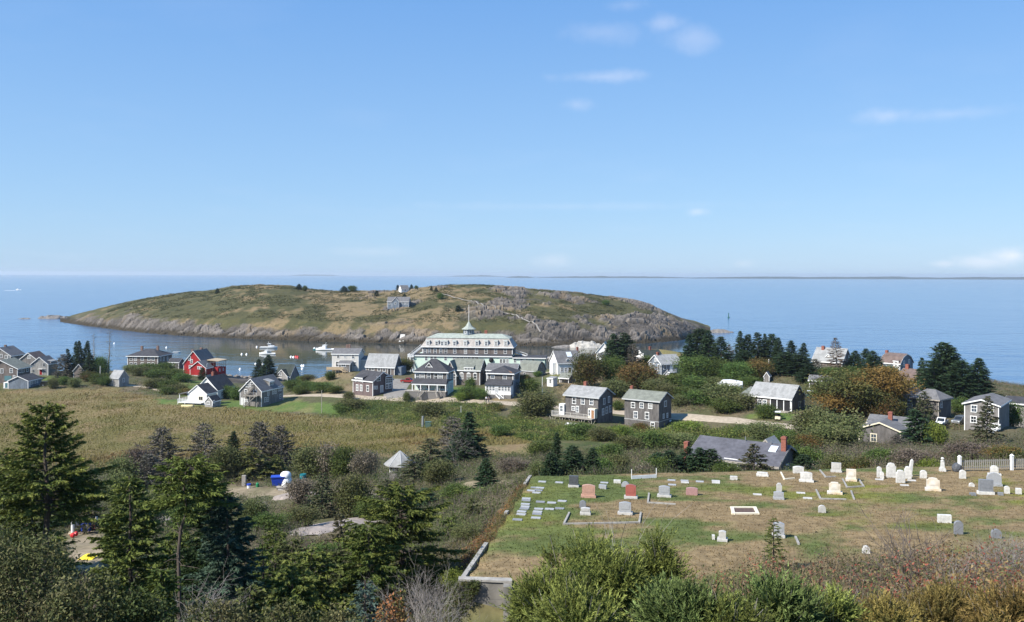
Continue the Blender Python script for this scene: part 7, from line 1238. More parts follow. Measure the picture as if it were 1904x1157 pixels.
T = [
 # far left pines and hedges
 ('sp0', 141, 635, 345, 16, 'slim dark spruce in the clump left of the two tall wispy trees'), ('sp1', 151, 634, 342, 22, 'tallest dark spruce of the clump behind the old barn'), ('sp2', 161, 634, 346, 16, 'dark spruce at right of the clump behind the old barn'), ('sp3', 131, 648, 338, 14, 'small pointed spruce at left of the clump behind the old barn'),
 ('gs0', 117, 660, 336, 30, 'dark bushy pine beside the red-door house'), ('sp2', 168, 656, 336, 34, 'broad dark spruce right behind the old barn'), ('tgrn0', 187, 664, 338, 34, 'dark round tree below the tall wispy tree'), ('wisp', 174, 621, 350, 22, 'tall leaning wispy spruce, left of the pair by the cove'), ('wisp', 201, 616, 348, 26, 'tall bare-stemmed wispy spruce, right of the pair by the cove'),
 ('rus0', 165, 690, 326, 26, 'brown leafy shrub in front of the old barn'), ('grn0', 185, 694, 322, 36, 'green shrub between the old barn and the lone shed'), ('grn1', 196, 700, 319, 26, 'green shrub touching the lone shed on its left'), ('grn0', 120, 700, 318, 22, 'green shrub right of the black parked car'), ('olv0', 140, 703, 315, 26, 'olive shrub in front of the old barn corner'), ('olv1', 100, 703, 312, 20, 'small olive shrub beside the black parked car'),
 ('olv0', 245, 680, 368, 36, 'olive shrub under the hip-roofed house, left end'), ('grn0', 272, 682, 366, 40, 'green shrub under the hip-roofed house, middle'), ('grn1', 304, 676, 366, 44, 'tall green shrub under the hip-roofed house, right end'), ('olv1', 262, 690, 350, 40, 'olive shrub below the hip-roofed house beside the path'), ('grn0', 290, 692, 345, 40, 'round green shrub above the gravel path'), ('grn1', 322, 690, 345, 44, 'round green shrub left of the red house lawn'), ('grn0', 338, 694, 340, 36, 'green shrub at the corner of the red house lawn'),
 ('olv0', 290, 703, 318, 44, 'olive shrub below the gravel path on the left'), ('grn1', 315, 706, 312, 40, 'dark green shrub beside the gravel path end'), ('olv1', 330, 715, 300, 44, 'olive shrub left of the white house'), ('grn0', 312, 725, 296, 36, 'dark shrub at the meadow edge left of the white cottage'), ('rus1', 346, 722, 292, 30, 'brownish shrub behind the white cottage porch'), ('sp0', 377, 684, 355, 14, 'small conical bush at the front of the red house'),
 ('sp1', 498, 660, 380, 34, 'full dark spruce beside the shore cottage'), ('sp3', 481, 668, 382, 22, 'narrow dark spruce left of the full one by the shore cottage'), ('grn0', 424, 717, 290, 30, 'dark green shrub at the white house gable end'), ('grn1', 440, 720, 285, 30, 'dark green shrub between the white house and stair house'),
 ('olv0', 572, 698, 335, 30, 'olive shrub on the bank above the shore cottage'), ('brt0', 562, 699, 350, 20, 'bright shrub right of the shore cottage'), ('grn0', 615, 690, 318, 22, 'dark shrub under the raised deck of the pale grey house'), ('tgrn0', 545, 706, 310, 40, 'leafy tree at left end of the roadside row'), ('tgrn1', 572, 708, 300, 42, 'leafy tree second in the roadside row'), ('tgrn0', 600, 714, 292, 44, 'leafy tree third in the roadside row'), ('tgrn1', 624, 718, 286, 34, 'leafy tree at right end of the roadside row'), ('grn1', 560, 725, 292, 34, 'low green shrub under the roadside row'), ('olv0', 650, 729, 272, 24, 'low shrub at the foot of the mauve cottage'),
 ('trus0', 755, 667, 318, 34, 'dark autumn tree between the pale-roofed cottage and the inn'), ('grn1', 876, 702, 268, 22, 'dark green tree beside the brown shingled house'), ('grn0', 870, 718, 258, 40, 'green shrub between the two porch houses'), ('grn1', 893, 722, 256, 30, 'green shrub left of the glassed-in porch'), ('brt0', 858, 728, 256, 26, 'light green shrub on the lawn between the porch houses'), ('olv0', 756, 729, 262, 14, 'small shrub at the porch house deck corner'),
 ('grn0', 986, 704, 262, 42, 'round green tree right of the glassed-in porch house'), ('olv1', 997, 728, 226, 66, 'large olive tree left of the raised deck'), ('rus0', 975, 696, 292, 26, 'brown shrub in front of the grey barn'), ('grn1', 1000, 690, 300, 18, 'dark shrub beside the grey barn'), ('olv0', 1012, 742, 232, 40, 'olive shrub behind the large olive tree near the road'),
 ('trus0', 1092, 658, 276, 62, 'broad rust-green tree below the white skylight house'), ('tgrn0', 1137, 664, 280, 52, 'dark round green tree right of the broad rust-green tree'), ('trus1', 1188, 676, 262, 80, 'rust-brown spreading tree behind the plain dark house'), ('olv0', 1145, 706, 256, 60, 'olive shrub behind the deck house chimney'), ('olv1', 1218, 705, 252, 50, 'olive shrub right behind the rust-brown tree'), ('grn0', 1203, 661, 300, 32, 'green shrub left of the blue-grey cottage'), ('grn1', 1150, 745, 236, 24, 'shrub in the gap between the two dark houses'),
 ('sp0', 1149, 620, 300, 48, 'tall dark spruce in front of the pale green gable'), ('sp2', 1166, 619, 302, 42, 'tall ragged spruce right of the pale green gable'), ('sp1', 1137, 632, 304, 30, 'shorter spruce hiding the pale green gable'), ('gs1', 1178, 640, 296, 30, 'greyish spruce at the right of the pale-green-gable trees'),
 # spruce wood on the right of the harbour
 ('sp0', 1283, 622, 300, 40, 'dark spruce at the left end of the spruce wood'), ('sp2', 1300, 611, 305, 46, 'tallest broad spruce at left of the spruce wood'), ('sp1', 1320, 614, 300, 44, 'tall spruce second from left in the spruce wood'), ('sp3', 1340, 626, 295, 40, 'spruce beside the gap in the spruce wood'), ('russ', 1358, 640, 300, 24, 'reddish dying spruce in the gap of the spruce wood'), ('sp0', 1375, 616, 300, 26, 'slim pointed spruce right of the gap'), ('sp1', 1392, 622, 302, 30, 'spruce next to the slim pointed one'), ('sp2', 1411, 618, 300, 32, 'tall spruce at the middle of the right spruce row'), ('sp3', 1421, 620, 304, 26, 'spruce right behind the row middle'), ('sp0', 1437, 621, 300, 30, 'pointed spruce right of the row middle'), ('sp1', 1449, 628, 296, 28, 'spruce next to the two at the right end of the row'), ('sp2', 1471, 633, 290, 34, 'spruce second from the right end of the row'), ('sp3', 1491, 638, 288, 32, 'spruce at the right end of the row'),
 ('sp1', 1462, 655, 270, 50, 'dark spruce in front of the row right end, left one'), ('sp0', 1490, 660, 266, 56, 'dark spruce in front of the row right end, right one'), ('sp2', 1505, 676, 258, 40, 'dark spruce right of the pale post'), ('sp3', 1385, 652, 285, 40, 'shaded spruce below the row middle'),
 ('tgrn0', 1290, 663, 275, 74, 'broad green tree below the left spruces'), ('tgrn1', 1333, 666, 272, 66, 'broad green tree beside the rusty one'), ('tgrn0', 1372, 674, 265, 60, 'dark green tree in front of the middle spruces'), ('trus1', 1412, 669, 268, 56, 'rust-tinged tree in front of the middle spruces'), ('grn0', 1264, 694, 258, 60, 'green shrub right of the blue-grey cottage stair'), ('grn1', 1300, 700, 252, 62, 'dark green shrub mass below the broad green tree'), ('olv0', 1330, 702, 250, 50, 'olive shrub left of the wrapped boat'), ('grn0', 1278, 718, 240, 50, 'dark blue-green shrub near the road bend'), ('grn1', 1395, 700, 256, 44, 'green shrub right of the wrapped boat'), ('olv0', 1345, 724, 226, 90, 'large olive-green shrub left of the golf-cart building'), ('grn0', 1312, 736, 228, 66, 'dark green shrub by the road left of the large olive one'), ('olv1', 1382, 730, 218, 66, 'olive shrub touching the golf-cart building'), ('grn1', 1348, 750, 217, 60, 'dark low shrub along the gravel road'), ('grn0', 1425, 751, 206, 44, 'small green shrub left of the golf cart'), ('olv0', 1265, 738, 232, 44, 'shrub at the road bend right of the plain house'), ('olv1', 1242, 715, 246, 50, 'olive shrub above the plain house roof'),
 ('gs0', 1518, 668, 285, 28, 'grey bush left of the very pale-roofed house'), ('russ', 1556, 628, 280, 34, 'thin russet dying spruce before the pale-roofed house'), ('sp1', 1590, 652, 282, 36, 'dark spruce right of the pale-roofed house'), ('sp0', 1612, 648, 278, 34, 'dark spruce left of the brown gambrel house'), ('sp3', 1630, 652, 272, 40, 'dark spruce touching the brown gambrel house'), ('grn0', 1545, 690, 262, 50, 'green shrub below the pale-roofed house'), ('grn1', 1580, 682, 262, 50, 'dark green shrub behind the big rust-coloured tree'), ('brt0', 1530, 718, 232, 50, 'bright green shrub slope left of the big rust-coloured tree'), ('olv0', 1655, 680, 258, 40, 'shrub at the right shoulder of the big rust-coloured tree'),
 ('big', 1601, 681, 206, 190, 'very large rust-orange and green tree at right'), ('rus0', 1650, 735, 196, 60, 'rusty shrub at the right foot of the big tree'), ('olv0', 1520, 760, 160, 90, 'broad olive shrub before the golf-cart building, left'), ('olv1', 1562, 768, 154, 90, 'broad olive shrub before the golf-cart building, right'), ('olv0', 1545, 790, 146, 90, 'low olive shrub at the foot of the two broad ones'), ('rus1', 1500, 808, 140, 60, 'brownish low shrub right of the long dark roof'),
 ('sp0', 1749, 637, 240, 64, 'tallest spruce of the right-hand clump above the sea'), ('sp2', 1768, 641, 238, 58, 'tall spruce leaning against the tallest on its right'), ('sp3', 1716, 664, 245, 28, 'small spruce at left of the right-hand clump'), ('sp1', 1787, 671, 232, 56, 'lower spruce in the middle of the right-hand clump'), ('sp0', 1817, 666, 236, 56, 'separate pointed spruce at the right end of the clump'), ('sp2', 1735, 668, 236, 50, 'spruce filling the left of the right-hand clump'), ('grn0', 1692, 708, 222, 42, 'round green tree before the arched-window cottage'), ('mix', 1720, 728, 192, 48, 'olive-green spruce before the dark shingled house'), ('sp1', 1714, 760, 160, 62, 'blue-green spruce beside the low chimney house'), ('brt1', 1738, 784, 158, 46, 'yellow-green shrub left of the white pickup'), ('mix', 1836, 736, 168, 44, 'thin ragged spruce before the right gabled house'), ('grn1', 1790, 740, 215, 50, 'green shrub behind the parked cars'), ('grn0', 1880, 748, 196, 40, 'green shrub at the far right house'), ('gs2', 1668, 808, 148, 40, 'grey bush at the corner of the low chimney house'),
 # between the houses and the graveyard
 ('sp1', 1034, 804, 100, 24, 'slim dark spruce at left of the graveyard spruce row'), ('sp0', 1058, 829, 92, 52, 'dense spruce behind the dark headstone'), ('sp2', 1098, 832, 92, 48, 'dense spruce behind the large pink headstone'), ('sp3', 1022, 842, 90, 40, 'dark spruce at the left corner of the graveyard'), ('sp1', 1080, 838, 95, 40, 'spruce filling the gap behind the pink headstone'), ('grn0', 1210, 806, 150, 84, 'rounded green shrub above the white low rail'), ('olv0', 1170, 812, 140, 60, 'olive shrub left of the rounded green shrub'), ('brt0', 1150, 790, 190, 50, 'bright green shrub below the plain dark house'), ('sp0', 1247, 836, 96, 60, 'dark spruce left of the long dark roof'), ('sp3', 1296, 834, 96, 60, 'spruce before the left end of the long dark roof'), ('sp2', 1325, 836, 96, 60, 'spruce before the middle of the long dark roof'), ('mix', 1402, 826, 97, 64, 'brown-tinged spruce before the right half of the long dark roof'), ('grn1', 1345, 858, 92, 40, 'green shrub under the long roof eaves'), ('olv0', 1365, 862, 92, 30, 'olive shrub at the graveyard edge under the long roof'), ('twg0', 1198, 862, 86, 44, 'round brown bush behind the low white rail'), ('sp1', 1495, 846, 100, 44, 'small dark spruce at the right gable of the long roof'), ('grn0', 1120, 850, 96, 46, 'green shrub between the spruce row and the white rail'), ('olv1', 1150, 845, 100, 50, 'olive shrub left of the low white rail'),
 ('sp0', 876, 764, 150, 62, 'tall dark spruce standing in the scrub right of the garden house'), ('gs1', 846, 776, 152, 60, 'half-dead greyish spruce left of the tall dark one'), ('sp3', 858, 800, 146, 50, 'low dark spruce at the foot of the tall dark one'), ('mix', 801, 816, 128, 76, 'olive spruce right of the garden house'), ('mix', 772, 846, 118, 70, 'brown-green spruce below the garden house'), ('sp2', 906, 852, 92, 44, 'single young spruce left of the graveyard corner'), ('olv0', 815, 855, 110, 60, 'olive shrub below the olive spruce'), ('grn0', 930, 790, 195, 40, 'green shrub at the meadow path end'), ('twg1', 955, 850, 110, 60, 'brown twiggy shrub left of the graveyard spruces'), ('olv0', 1000, 858, 96, 44, 'olive shrub at the left foot of the graveyard spruce row'),
 # meadow edge
 ('gs0', 302, 798, 158, 78, 'wind-shaped grey-green spruce at the meadow edge, leftmost'), ('gs1', 380, 788, 160, 56, 'dead grey spruce at the meadow edge, second from left'), ('gs2', 482, 786, 158, 66, 'grey-brown bushy spruce at the meadow edge, third from left'), ('gs0', 527, 792, 157, 52, 'grey spruce at the meadow edge, right of the grey-brown one'), ('sp3', 432, 802, 160, 34, 'small green spruce between the grey meadow-edge spruces'), ('spy', 474, 832, 142, 92, 'yellow-green spruce above the yard with the grey post'), ('spy', 512, 846, 144, 50, 'smaller yellow-green spruce behind the blue bin'), ('olv0', 420, 832, 140, 60, 'olive shrub left of the yellow-green spruce'), ('twg0', 260, 830, 150, 60, 'grey twiggy shrub left of the meadow-edge spruces'), ('gs2', 280, 845, 140, 60, 'low grey spruce below the leftmost meadow-edge spruce'), ('twg1', 345, 850, 138, 60, 'twiggy grey shrub below the dead grey spruce'), ('olv1', 575, 830, 142, 60, 'olive shrub right of the blue bin'), ('twg0', 610, 826, 142, 60, 'grey twiggy shrub in mid scrub'), ('grn0', 640, 830, 138, 50, 'green shrub left of the garden house'), ('twg1', 680, 835, 136, 50, 'twiggy shrub touching the garden house'), ('olv0', 230, 850, 138, 60, 'olive shrub right of the big left spruce'),

 # garden below the road
 ('olv0', 800, 762, 240, 64, 'olive shrub in the garden below the porch house deck'), ('olv1', 655, 756, 258, 50, 'olive shrub below the road at the mauve cottage'), ('grn1', 640, 762, 256, 40, 'dark green shrub right of the slim wooden pole'), ('rus0', 920, 765, 240, 36, 'rusty shrub on the bank below the glassed-in porch house'), ('grn0', 1080, 800, 196, 60, 'green shrub below the raised deck'), ('olv0', 1120, 808, 186, 56, 'olive shrub below the deck house corner'), ('rus1', 1192, 786, 205, 34, 'reddish shrub at the foot of the plain dark house'), ('brt1', 1280, 795, 200, 60, 'bright vine mound right of the plain dark house'), ('olv1', 1420, 805, 180, 70, 'olive shrub below the end of the gravel road'), ('sp1', 1272, 832, 97, 60, 'spruce left of the long roof white trim'), ('sp2', 1225, 842, 94, 46, 'dark spruce right of the rounded brown bush'), ('grn1', 1470, 805, 165, 60, 'green shrub behind the long roof chimney'),
 # more of the left hillside
 ('mix', 600, 880, 100, 60, 'brownish spruce above the granite outcrop, left'), ('olv0', 660, 885, 98, 70, 'olive shrub above the granite outcrop, middle'), ('mix', 720, 890, 96, 60, 'olive-brown spruce above the granite outcrop, right'), ('grn0', 690, 925, 88, 60, 'green shrub at the right rim of the granite outcrop'), ('olv1', 560, 945, 84, 60, 'olive shrub at the left rim of the granite outcrop'), ('grn1', 500, 955, 76, 70, 'green shrub right of the dense blue-green spruce top'), ('olv0', 470, 930, 92, 60, 'olive shrub below the yard bucket'), ('sp0', 795, 905, 92, 50, 'dark spruce below the brown-green spruce near the garden house'), ('grn0', 850, 900, 98, 60, 'green shrub left of the single young spruce'), ('brt1', 900, 930, 84, 60, 'yellow-green shrub below the single young spruce'), ('olv0', 935, 905, 88, 60, 'olive shrub above the rust-red kerb plants'), ('olv1', 870, 1010, 58, 60, 'olive shrub beside the rust-red kerb plants'), ('brt0', 845, 1060, 46, 60, 'yellow-green shrub left of the concrete wall'), ('grn0', 600, 1010, 62, 70, 'green shrub below the small granite ledge'), ('olv0', 660, 1040, 46, 80, 'olive shrub between the centre spruces'), ('grn1', 550, 1050, 44, 80, 'dark green shrub low in the left centre'), ('olv1', 270, 910, 84, 70, 'olive shrub behind the green left spruce'), ('grn0', 130, 905, 106, 80, 'green shrub behind the gas cylinders'), ('mix', 165, 900, 100, 60, 'olive spruce behind the gas cylinders'), ('olv0', 225, 880, 110, 60, 'olive shrub right of the big left spruce crown'), ('grn1', 85, 1000, 80, 60, 'green shrub left of the gas cylinders'), ('olv0', 400, 905, 100, 60, 'olive shrub at the left of the sandy yard'), ('grn0', 345, 900, 96, 70, 'green shrub above the flat-topped spruce'), ('mix', 760, 900, 104, 50, 'small brown spruce left of the dark hillside spruce'), ('twg0', 560, 890, 112, 60, 'grey twiggy shrub right of the yard log'), ('twg1', 640, 900, 104, 60, 'grey twiggy shrub at the top of the outcrop'),
 # behind the graveyard
 ('grn0', 1010, 820, 130, 60, 'green shrub left of the slim graveyard spruce'), ('grn1', 1130, 828, 118, 66, 'green shrub behind the dense graveyard spruces'), ('olv0', 1265, 815, 150, 70, 'olive shrub left of the long roof chimney'), ('grn0', 1220, 850, 92, 60, 'green shrub right of the low white rail'), ('grn1', 1500, 830, 118, 66, 'green shrub right of the long roof gable'), ('olv0', 1560, 845, 96, 60, 'olive shrub behind the farthest pale headstone'), ('rus0', 1600, 850, 92, 50, 'rusty shrub behind the lichened kerbed grave'), ('brt1', 1730, 852, 90, 40, 'yellow-green shrub left of the urn monument'), ('grn0', 1640, 835, 104, 60, 'green shrub below the low chimney house'), ('twg0', 1700, 838, 100, 70, 'brown twiggy shrub above the leaning obelisk'), ('twg1', 1800, 830, 104, 80, 'brown twiggy shrub above the picket fence'), ('rus1', 1870, 832, 100, 70, 'reddish shrub above the picket fence at right'),
]
for a in T: put(*a)
# little trees on the island skyline and slopes
for k, (px_, top, wpx, lb) in enumerate([(556, 528, 16, 'dark tree clump on the island skyline, left'), (567, 531, 10, 'small dark tree beside the left skyline clump'), (404, 536, 10, 'single small dark bush on the island skyline far left'), (640, 532, 20, 'dark tree on the island skyline, left half of a pair'), (655, 531, 20, 'dark tree on the island skyline, right half of a pair'), (740, 530, 9, 'small tree left of the tiny island cottage'), (765, 529, 12, 'dark tree right of the tiny island cottage'), (774, 531, 8, 'smaller tree at right of the tiny island cottage'), (802, 533, 7, 'tiny dark tree left of the tramway head'), (811, 534, 9, 'dark little tree at the tramway head'), (819, 545, 14, 'dark bush beside the upper tramway'), (853, 568, 16, 'round dark tree on the slope below the island house'), (752, 546, 12, 'dark bush behind the island house'), (1127, 558, 16, 'dark shrub patch on the island rocks'), (700, 540, 12, 'low bush on the island skyline between tree pairs')]):
    q = ihit(px_, top + (11 if wpx > 9 else 8)); top_z = H - ray(px_, top)[1] * q.y; tm, cm, H0, R0 = PROTO[('sp0', 'grn0', 'sp2')[k % 3]]; o = thing('island_tree', lb, 'tree', q, k); hh = max(2.0, top_z - q.z); o.scale = (wpx / F * q.y / 2 / R0,) * 2 + (hh / H0,); obj('trunk', tm, o); obj('crown', cm, o)

# ------------------------------------------------------------------ foreground trees (each with its own mesh)
def own(name, label, px, Y, tc, mats=(None, None), sc=1.0, cat='tree', smooth=False):
    x = (px - CX) / F * Y; o = thing(name, label, cat, (x, Y, g1(x, Y)), 0); o.scale = (sc,) * 3
    tc[0].build('trunk', mats[0] or M_bark, o); tc[1].build('crown', mats[1] or M_near, o); return o
def ht_of(px, top, Y): x = (px - CX) / F * Y; return H - ray(px, top)[1] * Y - g1(x, Y)
FD = dict(whorl=.36, nb=8, tw=.11, card=.18, cw=.066, dup=3, planar=.09)
G1 = ((.032, .048, .012), (.056, .076, .016), (.088, .102, .024))  # darker greens under brightened yellow tips: sun and shadow contrast put into the colour
hh = ht_of(80, 752, 45)
def wide(f, rg):   # open lower limbs, dense crown from mid height
    return (1.0 + .25 * rg.rand() if f < .30 else .80 * (1 - f) ** .62 + .06) * (.75 + .5 * rg.rand())
own('spruce_tree', 'big open-branched spruce at far left, standing before the meadow', 80, 45, spruce(301, hh, 2.7, cb=.455, cols=G1, flat=wide, tipcol=(.155, .16, .036), gaps=.10, trunk_r=.20, droop=.12, zbot=.06, ztop=.7, **FD))
hh = ht_of(238, 884, 36); own('spruce_tree', 'green spruce in the left foreground right of the gas cylinders', 240, 36, spruce(302, hh, 1.95, cb=.12, cols=G1, tipcol=(.12, .14, .034), shape=.7, gaps=.10, **FD))
hh = ht_of(425, 925, 30); own('spruce_tree', 'dense blue-green spruce in the left foreground', 428, 30, spruce(303, hh, 1.75, cb=.05, cols=((.022, .042, .026), (.035, .058, .036), (.048, .070, .046)), shape=.75, **FD))
hh = ht_of(400, 890, 34); own('spruce_tree', 'dark spruce right behind the bent bare-trunked one', 392, 34, spruce(304, hh, 1.5, cb=.1, cols=((.014, .026, .010), (.022, .036, .012)), shape=.55, **FD))
# spruce with a bent bare trunk and a flat top
hh = ht_of(345, 872, 29); x = (335 - CX) / F * 29; o = thing('spruce_tree', 'spruce with crooked bare trunk and flat green top', 'tree', (x, 29, g1(x, 29))); tr = MB(); P = np.array([(0, 0, -.4), (.02, 0, hh * .3), (-.03, 0, hh * .55), (.05, 0, hh * .68), (.26, 0, hh * .78), (.14, 0, hh * .88), (.2, 0, hh * .98)]); tr.tube(P, [.07, .06, .055, .05, .04, .035, .02], 7); rg = np.random.RandomState(7)
for k in range(26):
    z_ = rg.uniform(.12, .75) * hh; a = rg.rand() * 6.28; L = rg.uniform(.25, .8); p = np.array([np.interp(z_, P[:, 2], P[:, 0]), 0, z_]); d = np.array([math.cos(a), math.sin(a), rg.uniform(-.2, .3)]); tr.tube(np.array([p, p + d * L * .5 + rg.randn(3) * .04, p + d * L + rg.randn(3) * .08]), [.016, .011, .004], 4, cap=False)
tr.build('trunk', M_bark, o); _, cr = spruce(306, 1.5, 1.25, cb=.05, whorl=.16, nb=7, tw=.12, card=.14, cw=.036, dup=3, cols=G1, shape=.35, tipcol=(.13, .16, .036), ztop=.4, zbot=.1); c_ = cr.build('crown', M_near, o); c_.location = (.2, 0, hh - 1.25)
# centre spruces
hh = ht_of(745, 912, 48); own('spruce_tree', 'dark broad spruce with exposed trunk left of the graveyard', 752, 48, spruce(307, hh, 2.9, cb=.18, cols=G1, shape=.38, gaps=.12, tipcol=(.12, .13, .03), ragged=.5, trunk_r=.2, **FD)); hh = ht_of(695, 980, 44); own('spruce_tree', 'smaller dark spruce at the foot of the broad centre spruce', 690, 44, spruce(308, hh, 2.0, cb=.1, cols=G1, shape=.5, gaps=.1, **FD))
MD = dict(whorl=.34, nb=8, tw=.18, card=.24, cw=.090, dup=2)
for k, (px_, top, Y, r, cols, lb) in enumerate([(635, 955, 70, 1.0, ((.050, .052, .024), (.08, .07, .04)), 'sparse olive spruce before the broad granite outcrop'), (655, 968, 68, .9, G1, 'small green spruce right of the sparse olive one'), (515, 985, 58, 1.2, G1, 'green spruce in the scrub left of the granite outcrop'), (545, 1000, 54, 1.0, ((.05, .055, .022), (.035, .045, .016)), 'olive spruce right of the green scrub spruce'), (490, 1010, 45, 1.0, G1, 'small spruce right of the dense blue-green one'), (575, 1030, 40, 1.5, G1, 'dark spruce low in the centre-left foreground'), (620, 1020, 44, 1.2, ((.05, .058, .02), (.035, .045, .016)), 'olive-green spruce left of the smaller dark spruce'), (840, 1000, 62, 1.2, G1, 'green spruce between the broad one and the graveyard kerb'), (855, 940, 78, 1.3, G1, 'spruce on the slope below the young single spruce'), (820, 925, 84, 1.2, ((.05, .05, .025), (.03, .04, .015)), 'olive spruce on the slope above the broad centre spruce'), (880, 975, 66, .9, ((.06, .06, .02), (.04, .05, .018)), 'yellowish young spruce beside the graveyard kerb'), (60, 880, 60, 1.9, G1, 'dark spruce low behind the big open-branched one'), (10, 840, 62, 2.2, G1, 'spruce at the left edge behind the big open-branched one'), (222, 935, 50, .7, G1, 'spruce between the big open-branched one and the gas cylinders'), (330, 985, 42, 1.6, G1, 'dark spruce behind the crooked bare trunk'), (540, 1075, 30, 1.3, G1, 'dark spruce at the bottom left of centre'), (300, 1060, 26, 1.0, G1, 'spruce at the bottom below the crooked trunk'), (470, 1090, 24, .9, ((.05, .058, .02), (.035, .045, .016)), 'olive spruce at the bottom right of the dense blue-green one')]):
    hh = max(1.2, ht_of(px_, top, Y)); own('spruce_tree', lb, px_, Y, spruce(320 + k, hh, 1.15 * r * max(.8, min(1.2, hh / 3)), cb=.05, cols=cols, shape=(.75, .5, .62, .4)[k % 4], gaps=(.08, .2, .12)[k % 3], ragged=(.35, .55, .45)[k % 3], tipcol=(.11, .12, .03) if k % 2 else None, **(MD if Y > 35 else FD)))
hh = ht_of(678, 1078, 21); own('spruce_tree', 'young blue-green spruce tip at the bottom centre', 678, 21, spruce(345, hh, .75, cb=.05, cols=((.035, .058, .045), (.055, .080, .065)), shape=.85, whorl=.22, nb=6, tw=.09, card=.09, cw=.026, dup=3))
hh = ht_of(1437, 962, 44); own('spruce_tree', 'little young spruce standing among the headstones', 1440, 44, spruce(346, hh, .62, cb=.05, cols=G1, shape=.8, whorl=.24, nb=6, tw=.10, card=.10, cw=.03, dup=3))

# near spruce bushes: shoots bristling with needles
def shoots(rg, P, D, L, cols, tip, nn=22, nlen=.034):
    """needle shoots at P pointing along D, length L"""
    n = len(P); t = np.linspace(.0, 1, nn)[None, :, None]; D = unit(D); a = unit(np.cross(D, rg.randn(n, 3))); b_ = np.cross(D, a)
    ph = (np.arange(nn) * 2.4)[None, :] + rg.rand(n, 1) * 6.28; out_ = np.cos(ph)[..., None] * a[:, None] + np.sin(ph)[..., None] * b_[:, None]
    c = P[:, None] + D[:, None] * L[:, None, None] * t; nd = unit(out_ * (1 - .45 * t) + D[:, None] * (.65 + .5 * t)); hl = nlen * (.8 + .4 * rg.rand(n, nn, 1)) * .5
    c = c + nd * hl; s = unit(np.cross(nd, rg.randn(n, nn, 3))) * nlen * .15
    col = colmix(rg, n, cols, .25)[:, None]; w_ = np.clip(t * 1.3 - .2, 0, 1); col = col * (1 - w_) + np.array(tip) * 1.25 * w_ * (.75 + .5 * rg.rand(n, 1, 1)); col = col * (.85 + .3 * rg.rand(n, nn, 1))
    return c.reshape(-1, 3), (nd * hl).reshape(-1, 3), s.reshape(-1, 3), col.reshape(-1, 3)
def near_bush(name, label, px, top, Y, wpx, seed, ns, cols, tip, up=.5, cat='shrub', sl=.22, lobes=12, nlen=.046):
    rg = np.random.RandomState(seed); x = (px - CX) / F * Y; z = g1(x, Y); hh = H - ray(px, top)[1] * Y - z - .2; r = wpx / F * Y / 2; o = thing(name, label, cat, (x, Y, z)); cr = MB(); tr = MB()
    lc = np.stack([rg.uniform(-.62, .62, lobes) * r, rg.uniform(-.5, .5, lobes) * r, 0 * np.arange(lobes)], 1); lc[0, :2] = 0; lr = rg.uniform(.16, .36, lobes) * r; topz = hh * (1 - .22 * (np.hypot(lc[:, 0], lc[:, 1] * .6) / r) ** 2 - .30 * rg.rand(lobes)); topz[0] = hh; lc[:, 2] = np.maximum(topz - lr, .1)
    i = rg.randint(0, lobes, ns); d = unit(rg.randn(ns, 3) + np.array([0, -.25, .35])); ext = np.where(rg.rand(ns, 1) < .12, 1.0 + .5 * rg.rand(ns, 1), .55 + .5 * rg.rand(ns, 1) ** .6); P = lc[i] + d * lr[i][:, None] * ext; P[:, 2] = np.maximum(P[:, 2], .02)
    D = unit(d * .8 + np.array([0, 0, up]) + rg.randn(ns, 3) * .35); L = sl * (.5 + rg.rand(ns)); lt = (.5 + .85 * rg.rand(lobes))[i]; c, nd, sd, col = shoots(rg, P, D, L, cols, tip, nlen=nlen); cr.cards(c, nd, sd, col * np.repeat(lt, len(c) // ns)[:, None])
    nz_ = 40; tw_ = rg.randint(0, ns, nz_); tr.sticks(P[tw_] * .8, P[tw_] + D[tw_] * .35, .006, .002)
    for k in range(lobes):
        tr.tube(np.array([[0, 0, -.2], lc[k] * np.array([.5, .5, .5]), lc[k]]), [.03, .02, .008], 5, cap=False)
        for _ in range(10): dd = unit(rg.randn(3) + np.array([0, 0, .4])); tr.tube(np.array([lc[k] * .9, lc[k] + dd * lr[k] * .9]), [.008, .003], 3, cap=False)
    tr.build('trunk', M_gbark, o); cr.build('crown', M_near, o); return o
NG = ((.036, .055, .014), (.050, .070, .018), (.064, .080, .020)); NT = (.145, .165, .042); NG2 = ((.035, .058, .018), (.050, .072, .022)); NT2 = (.115, .155, .05)
near_bush('spruce_bush', 'big yellow-tipped spruce bush in the centre foreground', 1105, 990, 11.5, 310, 401, 2400, NG, NT, lobes=26); near_bush('spruce_bush', 'left lower skirt bush beside the big yellow-tipped spruce bush', 1010, 1065, 11.0, 150, 402, 1100, NG, NT); near_bush('spruce_bush', 'right shoulder bush of the big yellow-tipped spruce bush', 1225, 985, 11.8, 130, 403, 1100, NG, NT)
near_bush('spruce_bush', 'spruce bush at bottom edge below the big yellow-tipped one', 1080, 1090, 9.5, 190, 404, 1200, NG, NT)
near_bush('spruce_bush', 'fresh green spruce bush at bottom, left of the young pine tip', 1285, 1088, 9.5, 170, 405, 1100, NG2, NT2, up=.9, nlen=.062, sl=.27); near_bush('spruce_bush', 'fresh green spruce bush at bottom, right half', 1440, 1078, 9.8, 160, 406, 1100, NG2, NT2, up=.9, nlen=.062, sl=.27); near_bush('spruce_bush', 'small green spruce tips near the concrete wall', 980, 1090, 14, 60, 407, 300, NG2, NT, up=.9)
